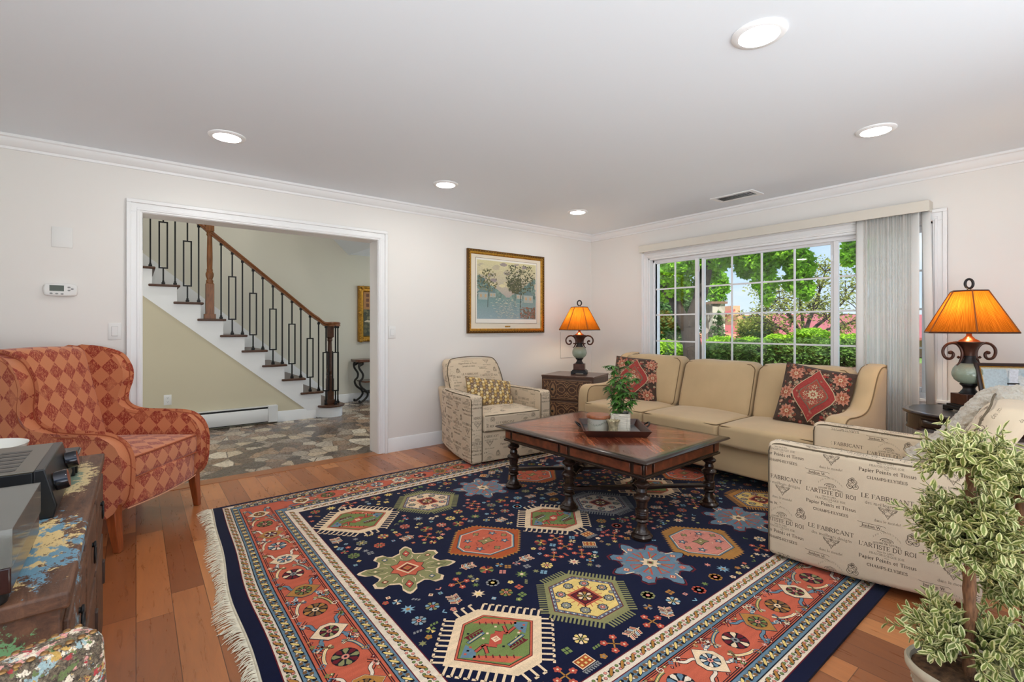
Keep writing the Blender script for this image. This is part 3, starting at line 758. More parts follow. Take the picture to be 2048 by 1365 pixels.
t = thing('magazine', 'white magazine lying on the middle shelf of the console table', 'magazine', (3.20, 7.47, .352), .3)
b = MB(); b.rbox((.24, .17, .012), .003, 1, 1); b.obj('pages', PAPER, t, loc=(0, 0, .006)); b = MB(); b.box((0, 0, .013), (.238, .168, .001)); b.obj('cover', M('mag_cover', S(226, 216, 200), .3), t)
t = thing('peony_vase', 'purple peony flowers in a vase on the foyer console table', 'flowers', (3.235, 7.5, .70))
b = MB(); b.lathe([(.03, 0), (.045, .01), (.05, .05), (.03, .085), (.035, .1)], 18); b.obj('vase', M('vase_glaze', S(190, 200, 196), .2), t)
PET = M('peony_petal', S(158, 62, 150), .6, var=.4, vs=25); LEAFD = M('leaf_dark', S(46, 72, 34), .5, var=.3, vs=20)
R = random.Random(2)
for (fx, fz) in ((-.125, .15), (.03, .2), (.10, .15)):
    b = MB()
    for k in range(46):
        an, el = R.uniform(0, 6.28), R.uniform(-.6, 1.5); r = R.uniform(.022, .05)
        T_ = Matrix.Translation((fx + r * cos(an) * cos(el), r * sin(an) * cos(el), fz + r * sin(el))) @ Matrix.Rotation(an, 4, 'Z') @ Matrix.Rotation(pi / 2 - el + R.uniform(-.4, .4), 4, 'Y')
        b.add([(-.014, -.010, 0), (0, -.019, .003), (.016, -.01, .007), (.018, .01, .007), (0, .019, .003), (-.014, .01, 0)], [(0, 1, 2, 3, 4, 5)], 0, None, T_)
    q = b.obj('blossom', PET, t); 
    b = MB(); b.tube([(0, 0, .09), (fx * .6, 0, fz * .7), (fx, 0, fz)], .004, 6)
    for k in range(5):
        an = R.uniform(0, 6.28); T_ = Matrix.Translation((fx * .8, 0, fz - .05)) @ Matrix.Rotation(an, 4, 'Z')
        b.add([(0, 0, 0), (.03, -.014, .012), (.085, 0, -.012), (.03, .014, .012)], [(0, 1, 2, 3)], 0, None, T_)
    b.obj('stem', LEAFD, t)
# ------------------------------------------------------------------ serif lettering drawn as strokes (unit cap height)
def G_():
    G = {}; K, C, k = .15, .12, .06
    def st(x, y0=0, y1=1, s=.16, w=K): return [(w, [(x, y0), (x, y1)]), (k, [(x - s, y0 + k / 2), (x + s, y0 + k / 2)]), (k, [(x - s, y1 - k / 2), (x + s, y1 - k / 2)])]
    def hl(y, a, b, w=k): return (w, [(a, y), (b, y)])
    def ft(x, y=0, s=.14): return (k, [(x - s, y + k / 2), (x + s, y + k / 2)])
    A_ = arc
    G['A'] = (.95, [(k, [(.1, 0), (.46, 1)]), (K, [(.46, 1), (.84, 0)]), hl(.35, .22, .7), ft(.1), ft(.84)])
    G['B'] = (.78, st(.18) + [(C, [(.18, .97)] + A_(.42, .74, .22, .23, 90, -90, 6) + [(.18, .51)]), (C, [(.18, .51)] + A_(.44, .27, .26, .24, 90, -90, 6) + [(.18, .03)])])
    G['C'] = (.85, [(C, A_(.48, .5, .36, .46, 50, 310, 12)), (k, [(.74, .68), (.74, .95)]), (k, [(.74, .08), (.74, .3)])])
    G['D'] = (.9, st(.18) + [(C, [(.18, .97)] + A_(.38, .5, .42, .47, 90, -90, 10) + [(.18, .03)])])
    G['E'] = (.75, st(.18) + [hl(.97, .18, .66), hl(.52, .18, .5), hl(.03, .18, .68), (k, [(.66, .97), (.66, .76)]), (k, [(.68, .03), (.68, .26)]), (k, [(.5, .42), (.5, .62)])])
    G['F'] = (.7, st(.18) + [hl(.97, .18, .64), hl(.52, .18, .5), (k, [(.64, .97), (.64, .76)]), (k, [(.5, .42), (.5, .62)])])
    G['G'] = (.92, G['C'][1][:2] + [(K, [(.74, .06), (.74, .42)]), hl(.42, .58, .88)])
    G['H'] = (.95, st(.18) + st(.76) + [hl(.5, .18, .76)])
    G['I'] = (.4, st(.2)); G['J'] = (.5, [(K, [(.3, 1), (.3, .2)] + A_(.16, .18, .14, .2, 0, -130, 5)), ft(.3, .94)])
    G['L'] = (.72, st(.18) + [hl(.03, .18, .66), (k, [(.66, .03), (.66, .28)])])
    G['M'] = (1.1, [(k, [(.14, 0), (.14, 1)]), (K, [(.14, 1), (.52, .05)]), (k, [(.52, .05), (.9, 1)]), (K, [(.92, 1), (.92, 0)]), ft(.14), ft(.92), ft(.14, .94, .1), ft(.92, .94, .1)])
    G['N'] = (.95, [(k, [(.16, 0), (.16, 1)]), (K, [(.16, 1), (.78, 0)]), (k, [(.78, 0), (.78, 1)]), ft(.16), ft(.78, .94), ft(.12, .94, .1)])
    G['O'] = (.95, [(C, A_(.47, .5, .37, .47, 0, 360, 16))]); G['U'] = (.9, [(K, [(.18, 1), (.18, .3)] + A_(.45, .3, .27, .27, 180, 270, 5)), (k, A_(.45, .3, .27, .27, 270, 360, 5) + [(.72, 1)]), ft(.18, .94), ft(.72, .94)])
    G['P'] = (.74, st(.18) + [(C, [(.18, .97)] + A_(.42, .72, .24, .25, 90, -90, 8) + [(.18, .47)])])
    G['R'] = (.85, G['P'][1] + [(K, [(.42, .47), (.76, .03)]), ft(.78)])
    G['S'] = (.66, [(C, A_(.34, .73, .22, .23, 30, 250, 8) + A_(.33, .26, .24, .24, 70, -150, 8)), (k, [(.54, .72), (.54, .95)]), (k, [(.09, .05), (.09, .28)])])
    G['T'] = (.8, [(K, [(.4, 0), (.4, 1)]), ft(.4), hl(.97, .06, .74), (k, [(.06, .97), (.06, .74)]), (k, [(.74, .97), (.74, .74)])])
    G['V'] = (.9, [(K, [(.08, 1), (.45, 0)]), (k, [(.45, 0), (.82, 1)]), ft(.08, .94), ft(.82, .94)])
    G['W'] = (1.25, [(K, [(.06, 1), (.36, 0)]), (k, [(.36, 0), (.62, .95)]), (K, [(.62, .95), (.9, 0)]), (k, [(.9, 0), (1.16, 1)])])
    G['Y'] = (.85, [(K, [(.08, 1), (.42, .48)]), (k, [(.42, .48), (.76, 1)]), (K, [(.42, .5), (.42, 0)]), ft(.42), ft(.08, .94), ft(.76, .94)])
    G['\u00c9'] = (.75, G['E'][1] + [(.09, [(.3, 1.08), (.5, 1.25)])])
    x = .64
    G['o'] = (.68, [(C, A_(.33, x / 2, .24, x / 2 - .03, 0, 360, 12))])
    G['a'] = (.62, [(K, [(.46, 0), (.46, .42)] + A_(.28, .44, .18, .17, 0, 150, 5)), (C, A_(.27, .17, .17, .14, 0, 360, 8)), ft(.52, 0, .08)])
    G['b'] = (.68, [(K, [(.14, 0), (.14, 1)]), (C, A_(.34, x / 2, .22, x / 2 - .03, 140, -140, 9))])
    G['d'] = (.7, [(K, [(.5, 0), (.5, 1)]), (C, A_(.3, x / 2, .22, x / 2 - .03, 40, 320, 9)), ft(.44, .94, .08), ft(.56, 0, .08)])
    G['e'] = (.6, [(C, A_(.32, x / 2, .22, x / 2 - .03, 5, 310, 9)), hl(.34, .12, .52)])
    G['g'] = (.66, [(C, A_(.3, .42, .19, .2, 0, 360, 9)), (C, A_(.32, -.1, .24, .15, 0, 360, 9)), (k, [(.2, .24), (.16, .1)]), hl(.62, .44, .62)])
    G['i'] = (.36, [(K, [(.18, 0), (.18, x)]), ft(.18), ft(.12, x - .06, .07), (.15, [(.18, .8), (.18, .94)])])
    G['j'] = (.34, [(K, [(.2, x), (.2, -.12)] + A_(.08, -.12, .12, .14, 0, -110, 4))])
    G['l'] = (.36, [(K, [(.18, 0), (.18, 1)]), ft(.18), ft(.11, .94, .08)])
    G['n'] = (.74, [(K, [(.18, 0), (.18, x)]), (C, A_(.36, .4, .19, .21, 160, 0, 6) + [(.55, 0)]), ft(.18), ft(.56), ft(.1, x - .06, .07)])
    G['m'] = (1.08, [(K, [(.18, 0), (.18, x)]), (C, A_(.36, .4, .18, .21, 160, 0, 6) + [(.54, 0)]), (C, A_(.72, .4, .18, .21, 160, 0, 6) + [(.9, 0)]), ft(.18), ft(.54), ft(.9)])
    G['p'] = (.7, [(K, [(.18, -.28), (.18, x)]), (C, A_(.38, x / 2, .22, x / 2 - .03, 140, -140, 9)), ft(.18, -.28)])
    G['r'] = (.52, [(K, [(.18, 0), (.18, x)]), (C, A_(.36, .42, .16, .18, 150, 40, 4)), ft(.18)])
    G['s'] = (.52, [(.1, A_(.26, .46, .15, .14, 30, 250, 6) + A_(.25, .17, .17, .14, 70, -150, 6))])
    G['t'] = (.46, [(K, [(.2, .85), (.2, .14)] + A_(.3, .14, .1, .12, 180, 300, 4)), hl(.6, .06, .4)])
    G['u'] = (.74, [(C, [(.16, x), (.16, .24)] + A_(.34, .22, .18, .2, 180, 340, 6)), (K, [(.54, 0), (.54, x)]), ft(.1, x - .06, .07), ft(.6, 0, .07)])
    G["'"] = (.24, [(.1, [(.12, 1), (.1, .74)])]); G['-'] = (.42, [hl(.36, .06, .36, .1)]); G['.'] = (.28, [(.14, [(.13, 0), (.13, .13)])])
    G['!'] = (.3, [(.12, [(.15, .3), (.15, 1)]), (.13, [(.15, 0), (.15, .13)])]); G[' '] = (.42, [])
    return G
GL = G_()
def text2d(s, cx, cy, h, w, arch=0, bold=1.0):
    tot = sum(GL[c][0] for c in s); kx = w / tot; x = -w / 2; out = []
    for c in s:
        gw, sts = GL[c]
        for wd, path in sts:
            p = [(x + a * kx, b * h) for a, b in path]
            for q in ribbon(p, wd * (kx + h) / 2 * bold): out.append([(cx + a, cy + b - arch * a * a / (w * w) * 4) for a, b in q])
        x += gw * kx
    return out
def spiral(cx, cy, r, a0, turns, n=14, k=.75): return [(cx + r * (1 - k * i / n) * cos(a0 + turns * 2 * pi * i / n), cy + r * (1 - k * i / n) * sin(a0 + turns * 2 * pi * i / n)) for i in range(n + 1)]
def ornament(cx, cy, s):
    o = []
    for m in (-1, 1):
        for (x, y, r, a, tn) in ((.34, .22, .14, .5, -1.2), (.14, .18, .12, 1.5, 1.2), (.22, .0, .11, 2, -1.2), (.08, -.14, .09, 2.4, 1.2), (.0, .3, .09, 3, 1.1), (.46, .3, .07, 0, -1)):
            o += [[(cx + m * a_ * s, cy + b_ * s) for a_, b_ in q] for q in ribbon(spiral(x, y, r, a, tn), .022)]
        o += [[(cx + m * a_ * s, cy + b_ * s) for a_, b_ in q] for q in ribbon(smooth([(.55, .36), (.42, .2), (.24, .02), (.1, -.18), (.0, -.4)], 4), .026)]
        o += [[(cx + m * a_ * s, cy + b_ * s) for a_, b_ in q] for q in ribbon(smooth([(.55, .36), (.4, .38), (.2, .30), (.06, .40), (0, .46)], 4), .02)]
    return o
def monogram(cx, cy, s):
    o = []
    for p in (spiral(-.12, .2, .26, 0, 1.3), spiral(.14, .16, .24, 3, -1.3), spiral(-.16, -.2, .26, 2, 1.3), spiral(.18, -.2, .25, 1, -1.4), spiral(0, .02, .34, 1.2, 1.0, k=.3), spiral(0, .42, .14, 0, 1.2)):
        o += [[(cx + a * s, cy + b * s) for a, b in q] for q in ribbon(p, .04)]
    return o
def script_block(cx, z):
    # one repeat of the printed linen, hung from the LE FABRICANT line at height z
    o = text2d('LE FABRICANT', cx, z, .0200, .188) + text2d('des meilleurs designs', cx + .004, z - .027, .0140, .165, bold=.7) + ornament(cx + .004, z - .055, .062)
    o += text2d('dans le monde!', cx + .002, z - .100, .012, .095, bold=.7)
    bx_, bz = cx - .055, z - .134
    o += text2d('Jonbon W.', bx_, bz, .013, .075, bold=1.2)
    for q in (ribbon([(bx_ - .052, bz + .02), (bx_ - .04, bz + .017), (bx_ + .045, bz + .017), (bx_ + .052, bz + .012)], .0016), ribbon([(bx_ - .044, bz - .004), (bx_ + .046, bz - .004), (bx_ + .052, bz - .008)], .0016)): o += q
    o += monogram(cx + .088, z - .150, .056)
    o += text2d('LES VIGNETTES', cx, z - .146, .0075, .10, .03, bold=.5)
    o += ribbon(arc(cx, z - .182, .024, .014, 0, 180, 8), .0022) + ribbon(arc(cx, z - .182, .016, .009, 0, 180, 8), .002) + text2d('CARTON', cx, z - .186, .007, .03, bold=1.2)
    o += text2d('CENTRE DE LETTRES', cx, z - .1965, .0075, .10, .005, bold=1.2)
    o += text2d("L'ARTISTE DU ROI", cx, z - .223, .0195, .205) + text2d('Mme De SARA', cx - .005, z - .237, .0075, .06, bold=.8)
    o += text2d('FRACOIS LOUGUE JOIE', cx, z - .251, .0095, .125, bold=.8) + text2d('rue', cx, z - .259, .005, .016)
    o += text2d('Papier Peints et Tissus', cx, z - .279, .0165, .205, bold=1.1) + text2d('CHAMPS-ELYS\u00c9ES', cx, z - .311, .0125, .145, bold=1.25)
    return o
def script_field(x0, x1, z0, z1, phx, phz):
    o = []; P, Q = .2145, .4
    for i in range(int((x0 - phx) / P) - 2, int((x1 - phx) / P) + 2):
        cx = phx + i * P
        if cx < x0 - .1 or cx > x1 + .1: continue
        z = phz + (.2 if i % 2 else 0)
        for j in range(-4, 5):
            zz = z + j * Q
            if zz - .32 > z1 or zz + .03 < z0: continue
            o += [p for p in script_block(cx, zz) if all(x0 < a < x1 and z0 < b < z1 for a, b in p)]
    return o

# ------------------------------------------------------------------ fabrics
def linen(name, col, rough=.9, weave=900, sheen=.25, var=.05):
    n = NT(name); w = n.noise(n.tc('UV', scale=(1, 1, 1)), weave, 2, .7); v = n.noise(n.tc('Object'), 4, 3)
    c = n.mix(1.0, col, n.ramp(w, [(.3, (.86, .86, .86, 1)), (.7, (1.08, 1.08, 1.08, 1))]), 'MULTIPLY')
    c = n.mix(1.0, c, n.ramp(v, [(.3, (1 - var,) * 3 + (1,)), (.7, (1 + var,) * 3 + (1,))]), 'MULTIPLY')
    n.set(Base_Color=c, Roughness=rough); n.b.inputs['Sheen Weight'].default_value = sheen; n.b.inputs['Specular IOR Level'].default_value = .2
    n.bump(w, .25, .001); return n.m
SCRIPT = linen('printed_linen', S(221, 200, 171)); INK = M('print_ink', S(104, 91, 78), .9, spec=.1)
CORD = M('dark_welt', S(104, 90, 70), .85)
TAN = linen('tan_cotton', S(202, 174, 134), var=.07); TANW = M('tan_welt', S(122, 98, 68), .9)

# ------------------------------------------------------------------ printed linen club chair (front towards -y)
def club_chair(label, loc, rz):
    t = thing('club_chair', label, 'armchair', loc, rz)
    HW, AT, D, AH, Z0 = .42, .115, .80, .62, .03
    def tap(sg):
        def f(p):
            u = (p.y + D / 2) / D
            return (p.x - sg * .065 * u * u + sg * .012 * sin(pi * u), p.y, p.z + (-.012 * u if p.z > 0 else .03 * u * u))
        return f
    for sg in (-1, 1):
        b = MB(); b.rbox((AT, D, AH - Z0), .028, 3, (1, 10, 6), tap(sg)); 
        o = b.obj('arm', [SCRIPT, INK], t, loc=(sg * (HW - AT / 2), 0, (AH + Z0) / 2))
        Lx = AT / 2; zc = (AH + Z0) / 2; F = -D / 2
        if sg > 0: print_on(o, script_field(-.40, .40, -.29, .285, F + .072, .432 - zc), (Lx, 0, 0), (0, 1, 0), (0, 0, 1), 1)
        else: print_on(o, script_field(-.40, .40, -.29, .285, .33, .36 - zc), (-Lx, 0, 0), (0, -1, 0), (0, 0, 1), 1)
        if sg > 0: print_on(o, script_field(-.40, .3, .1, .285, .1, .5 - zc), (-Lx, 0, 0), (0, -1, 0), (0, 0, 1), 1)
        else: print_on(o, script_field(-.3, .40, .1, .285, F + .17, .5 - zc), (Lx, 0, 0), (0, 1, 0), (0, 0, 1), 1)
        print_on(o, script_field(-.05, .05, -.29, .285, .0, .42 - zc), (0, F, 0), (1, 0, 0), (0, 0, 1), 1)
        print_on(o, script_field(-.38, .38, -.045, .045, -.2, .02), (0, 0, zc), (0, sg, 0), (-sg, 0, 0), 1)
        f = tap(sg); cx_ = sg * (HW - AT / 2)
        b = MB()
        for e in (-1, 1):
            pth = [(e * (Lx - .006), F + .008, -(AH - Z0) / 2 + .02), (e * (Lx - .006), F + .007, .2), (e * (Lx - .006), F + .008, (AH - Z0) / 2 - .05), (e * (Lx - .007), F + .022, (AH - Z0) / 2 - .018), (e * (Lx - .008), F + .06, (AH - Z0) / 2 - .006)]
            pth += [(e * (Lx - .008), F + .06 + .06 * q, (AH - Z0) / 2 - .006) for q in range(1, 11)]
            b.tube([tuple(Vector(f(Vector(q))) + Vector((cx_, 0, zc))) for q in smooth(pth, 3)], .0042, 6)
        b.obj('welt', CORD, t)
    # seat base, front panel, cushion, back
    b = MB(); b.rbox((2 * (HW - AT) + .01, .60, .26), .012, 2, (6, 4, 3)); o = b.obj('seat_base', [SCRIPT, INK], t, loc=(0, -.085, .165))
    print_on(o, script_field(-.29, .29, -.12, .12, -.02, .28), (0, -.30, 0), (1, 0, 0), (0, 0, 1), 1)
    def puff(p):
        k = max(0, 1 - (p.x / .31) ** 2) * max(0, 1 - (p.y / .33) ** 2)
        return (p.x, p.y - (.012 * (1 - (p.x / .3) ** 2) if p.y < -.2 else 0), p.z + (.028 * k if p.z > 0 else 0))
    b = MB(); b.rbox((2 * (HW - AT) - .004, .62, .155), .03, 3, (8, 8, 3), puff); o = b.obj('seat_cushion', [SCRIPT, INK], t, loc=(0, -.095, .372))
    print_on(o, script_field(-.28, .28, -.06, .06, -.09, -.01), (0, -.31, 0), (1, 0, 0), (0, 0, 1), 1)
    print_on(o, script_field(-.28, .28, -.29, .25, .05, .1), (0, 0, .09), (1, 0, 0), (0, 1, 0), 1)
    b = MB()
    for z in (.066, -.068): b.tube([(x, -.407 - .010 * (1 - (x / .3) ** 2) + .006, .372 + z + (.003 if z > 0 else 0)) for x in [(-.285 + .57 * q / 16) for q in range(17)]], .0042, 6)
    b.obj('welt', CORD, t)
    def rec(p):
        u = (p.z + .29) / .58
        return (p.x * (1 - .06 * max(0, u - .7) / .3), p.y + .30 * u - .015 * (1 - (p.x / .33) ** 2) * (1 if p.y < 0 else -.5), p.z + .012 * (1 - (p.x / .33) ** 2) * (1 if p.z > 0 else 0))
    b = MB(); b.rbox((.635, .15, .56), .055, 4, (8, 2, 8), rec); o = b.obj('back', [SCRIPT, INK], t, loc=(0, .200, .60))
    up = Vector((0, .30, .58)).normalized()
    print_on(o, script_field(-.27, .29, -.1, .33, -.07, .16), (0, .02, 0), (1, 0, 0), up, 1, reach=.2)
    print_on(o, script_field(-.27, .29, -.3, .33, -.12, .10), (0, .15, 0), (-1, 0, 0), up, 1, reach=.2)
    for e in (-1, 1): print_on(o, script_field(-.26, .30, -.055, .075, -.1, .06), (e * .32, .15, 0), (0, .46, .89) if e > 0 else (0, -.46, -.89), (0, -.89, .46), 1, reach=.1)
    b = MB(); pl = [(-.305, -.2), (-.308, .1), (-.302, .20), (-.27, .272), (-.2, .289), (0, .297), (.2, .289), (.27, .272), (.302, .20), (.308, .1), (.305, -.2)]
    b.tube([tuple(Vector(rec(Vector((x, -.068 if abs(x) < .3 else -.062, z)))) + Vector((0, .202, .60))) for x, z in smooth(pl, 4)], .0042, 6); b.obj('welt', CORD, t)
    b = MB(); b.rbox((.66, .09, .56), .03, 3, (5, 1, 4), lambda p: (p.x, p.y + .20 * (p.z + .28) / .56 - .02, p.z)); o = b.obj('back_shell', [SCRIPT, INK], t, loc=(0, .352, .325))
    print_on(o, script_field(-.3, .3, -.27, .27, 0, .1), (0, .05, 0), (-1, 0, 0), (0, 0, 1), 1)
    b = MB(); b.lathe([(.24, 0), (.26, .004), (.26, .03), (.2, .04)], 32, T=Matrix.Translation((0, 0, .0))); b.obj('swivel_base', BLACK, t)
    return t
club = club_chair('cream club chair with French script print and patterned lumbar pillow, by the painting wall', (2.722, 3.782, .0), radians(-6.8))
club2 = copy_tree(club, (3.055, .775, .0), radians(183.6), 'large cream script-print club chair draped with a fluffy throw, beside the potted topiaries')

# ------------------------------------------------------------------ orange wing chair
def argyle():
    n = NT('orange_diamond_fabric'); uv = n.sep(n.tc('UV')); a, b_ = .098, .112
    p = n.math('ADD', n.math('DIVIDE', uv[0], a), n.math('DIVIDE', uv[1], b_)); q = n.math('SUBTRACT', n.math('DIVIDE', uv[0], a), n.math('DIVIDE', uv[1], b_))
    s_ = n.math('ADD', n.math('FLOOR', p), n.math('FLOOR', q)); par = n.math('GREATER_THAN', n.math('FRACT', n.math('MULTIPLY', s_, .5)), .25)
    ns = n.noise(n.tc('UV', scale=(1.6, .8, 1)), 75, 6, .8, 1.0)
    tear = n.ramp(ns, [(.43, 0.0), (.50, 1.0)])
    big = n.noise(n.tc('UV'), 9, 2); tear = n.math('MULTIPLY', tear, n.ramp(big, [(.30, .35), (.45, 1.0)]))
    fac = n.math('MULTIPLY', par, tear)
    fine = n.noise(n.tc('UV'), 700, 2)
    base = n.mix(1.0, S(212, 134, 92), n.ramp(fine, [(.3, (.88,) * 3 + (1,)), (.7, (1.1,) * 3 + (1,))]), 'MULTIPLY')
    n.set(Base_Color=n.mix(fac, base, S(156, 58, 42)), Roughness=.85); n.b.inputs['Sheen Weight'].default_value = .3; n.b.inputs['Specular IOR Level'].default_value = .25
    n.bump(fine, .2, .001); return n.m
ARG = argyle(); ARGW = M('rust_welt', S(168, 86, 54), .85); LEGW = M('cherry_leg', S(150, 74, 34), .28, var=.25, vs=10, stretch=(10, 10, 1.2), coat=.2)
t = thing('wing_chair', 'orange and red diamond-patterned wing chair with wooden legs beside the opening', 'armchair', (-.16, 3.835, 0), atan2(.809, .587))
HWC, ST, DD = .395, .10, .75
side = [(-.33, .235), (-.365, .30), (-.375, .46), (-.355, .54), (-.31, .592), (-.24, .612), (-.10, .618), (.02, .628), (.095, .662), (.125, .715), (.11, .79), (.075, .87), (.068, .945), (.105, 1.01), (.19, 1.045), (.28, 1.06), (.345, 1.04), (.35, .80), (.315, .5), (.29, .235)]
SP = smooth(side + [side[0]], 4)[:-1]
for sg in (-1, 1):
    # rounded slab: inset outline on both faces, full outline between
    cxm = sum(p[0] for p in SP) / len(SP); czm = sum(p[1] for p in SP) / len(SP); n = len(SP)
    def inset(d):
        out = []
        for i in range(n):
            a, c = SP[i - 1], SP[(i + 1) % n]; dx, dz = c[0] - a[0], c[1] - a[1]; L_ = hypot(dx, dz) or 1
            out.append((SP[i][0] - dz / L_ * d * -1 * (1), SP[i][1] + dx / L_ * d * -1))
        return out
    area = sum(SP[i][0] * SP[(i + 1) % n][1] - SP[(i + 1) % n][0] * SP[i][1] for i in range(n)); s0 = -1 if area > 0 else 1
    rings = []
    for (xo, d) in ((-.5, .035), (-.46, .014), (-.36, .003), (-.2, 0), (.2, 0), (.36, .003), (.46, .014), (.5, .035)):
        rings.append([(xo * ST, y, z) for y, z in inset(-d * s0)])
    def fl(p):
        x, y, z = p; k = max(0, (z - .58) / .48); f = max(0, (.30 - y) / .4)
        return (x + sg * (.004 * k + .040 * k * f - .06 * max(0, min(1, (y + .1) / .45))), y + .09 * max(0, min(1, (z - .58) / .4)), z)
    vs = [(fl(p)[0] + sg * (HWC - ST / 2), fl(p)[1], fl(p)[2]) for r in rings for p in r]
    fs = [(j * n + i, (j + 1) * n + i, (j + 1) * n + (i + 1) % n, j * n + (i + 1) % n) for j in range(len(rings) - 1) for i in range(n)] + [tuple(range(n)), tuple(reversed(range((len(rings) - 1) * n, len(rings) * n)))]
    b = MB(); uvs = []
    for f in fs:
        if len(f) == 4:
            uvs.append([(vs[q][0] * .9 + .03 + (vs[q][1] if abs(rings[f[0] // n][0][0]) > .36 * ST else 0), vs[q][2] + (-vs[q][1] if vs[q][2] < .66 else 0)) for q in f])
        else: uvs.append([(vs[q][1] + .02, vs[q][2]) for q in f])
    b.add(vs, fs, 0, uvs); b.obj('wing_arm', ARG, t, ang=60)
    b = MB()
    for k in (1, -2):
        loop = vs[(k % len(rings)) * n:(k % len(rings)) * n + n]; b.tube(loop, .0036, 6, closed=True)
    b.obj('welt', ARGW, t)
def bk(p):
    u = (p.z + .42) / .84
    return (p.x * (1 - .06 * u), p.y + .21 * u - .03 * (1 - (p.x / .31) ** 2) * (.6 if p.y < 0 else 0), p.z + .012 * (1 - (p.x / .33) ** 2) * (1 if p.z > 0 else 0))
b = MB(); b.rbox((.60, .12, .86), .045, 4, (8, 2, 10), bk); b.obj('back', ARG, t, loc=(0, .175, .655))
b = MB(); b.rbox((.595, .58, .125), .028, 3, (8, 8, 2), lambda p: (p.x, p.y, p.z + (.02 * (1 - (p.x / .3) ** 2) * (1 - (p.y / .3) ** 2) if p.z > 0 else 0))); b.obj('seat_cushion', ARG, t, loc=(0, -.10, .435))
b = MB()
for z in (.494, .378): b.tube([(x, -.386, z) for x in [(-.28 + .56 * q / 8) for q in range(9)]], .005, 6)
b.obj('welt', ARGW, t)
b = MB(); b.rbox((.60, .62, .17), .02, 2, (8, 4, 3), lambda p: (p.x, p.y - (.035 * (1 - (p.x / .31) ** 2) if p.y < 0 else 0), p.z)); b.obj('seat_base', ARG, t, loc=(0, -.055, .30))
b = MB(); b.tube([(x, -.367 - .035 * (1 - (x / .31) ** 2), .219) for x in [(-.30 + .60 * q / 12) for q in range(13)]], .004, 6); b.obj('welt', M('pale_welt', S(208, 150, 120), .85), t)
for sx in (-1, 1):
    for (y, dy, h0) in ((-.325, -.03, .25), (.27, .05, .25)):
        b = MB(); b.box((0, 0, 0), (.058, .058, h0), tap=.58)
        me = b.obj('leg', LEGW, t, bevel=.004, loc=(sx * .345, y, h0 / 2))
        for v in me.data.vertices:
            if v.co.z < 0: v.co.y += dy; v.co.x += 0 * sx

# ------------------------------------------------------------------ sofa (front towards -y locally, turned to face -x)
SX, SY = 3.98, 2.255
t = thing('sofa', 'long tan three-seat sofa under the window', 'sofa', (SX, SY, 0), -pi / 2)
HL = 1.175
prof = [(-.43, .10), (-.435, .45), (-.425, .56), (-.39, .615), (-.32, .632), (-.2, .625), (-.05, .628), (.05, .655), (.12, .72), (.17, .80), (.23, .88), (.31, .925), (.40, .93), (.445, .90), (.45, .5), (.44, .10)]
AP = smooth(prof + [prof[0]], 3)[:-1]
for sg in (-1, 1):
    n = len(AP); rings = []
    def ins(d):
        out = []; 
        for i in range(n):
            a, c = AP[i - 1], AP[(i + 1) % n]; dx, dz = c[0] - a[0], c[1] - a[1]; L_ = hypot(dx, dz) or 1
            out.append((AP[i][0] + dz / L_ * d * -1 * -1, AP[i][1] - dx / L_ * d * -1 * -1))
        return out
    area = sum(AP[i][0] * AP[(i + 1) % n][1] - AP[(i + 1) % n][0] * AP[i][1] for i in range(n)); s0 = 1 if area > 0 else -1
    w = .135
    for (xo, d) in ((-.5, .035), (-.45, .012), (-.33, .002), (-.15, 0), (.15, 0), (.33, .002), (.45, .012), (.5, .035)): rings.append([(xo * w, y, z) for y, z in ins(-d * s0)])
    vs = [(x + sg * (HL - w / 2) + sg * (.05 * max(0, (.45 - z)) * max(0, -y) * 1.2 + .03 * max(0, (z - .6)) * 1), y, z) for r in rings for x, y, z in r]
    fs = [(j * n + i, (j + 1) * n + i, (j + 1) * n + (i + 1) % n, j * n + (i + 1) % n) for j in range(len(rings) - 1) for i in range(n)] + [tuple(range(n)), tuple(reversed(range((len(rings) - 1) * n, len(rings) * n)))]
    b = MB(); b.add(vs, fs); b.obj('arm', TAN, t, ang=60)
    b = MB()
    for k in (1, -2): b.tube(vs[(k % 8) * n:(k % 8) * n + n], .0042, 6, closed=True)
    b.obj('welt', TANW, t)
b = MB(); b.rbox((2.10, .80, .215), .02, 2, (10, 4, 3)); b.obj('base', TAN, t, loc=(0, -.02, .2075))
b = MB(); b.rbox((2.12, .14, .74), .05, 3, (10, 2, 6), lambda p: (p.x, p.y + .04 * p.z, p.z)); b.obj('back_frame', TAN, t, loc=(0, .36, .47))
def seat(p): return (p.x, p.y - (.018 * (1 - (p.x / .35) ** 2) if p.y < 0 else 0), p.z + (.03 * max(0, 1 - (p.x / .345) ** 2) ** .6 * max(0, 1 - (p.y / .36) ** 2) ** .6 if p.z > 0 else 0))
def loop_xy(hx, hy, r, z, n=5):
    return [(x, y, z) for x, y in arc(hx - r, hy - r, r, r, 0, 90, n) + arc(-hx + r, hy - r, r, r, 90, 180, n) + arc(-hx + r, -hy + r, r, r, 180, 270, n) + arc(hx - r, -hy + r, r, r, 270, 360, n)]
for i in (-1, 0, 1):
    b = MB(); b.rbox((.688, .70, .155), .032, 3, (9, 9, 2), seat); o = b.obj('seat_cushion', TAN, t, loc=(i * .693, -.135, .392))
    b = MB()
    for z in (.0695, -.0695): b.tube([tuple(seat(Vector(p))) for p in loop_xy(.3365, .3425, .026, z)], .0042, 6, closed=True)
    b.obj('piping', TANW, o)
R = random.Random(5)
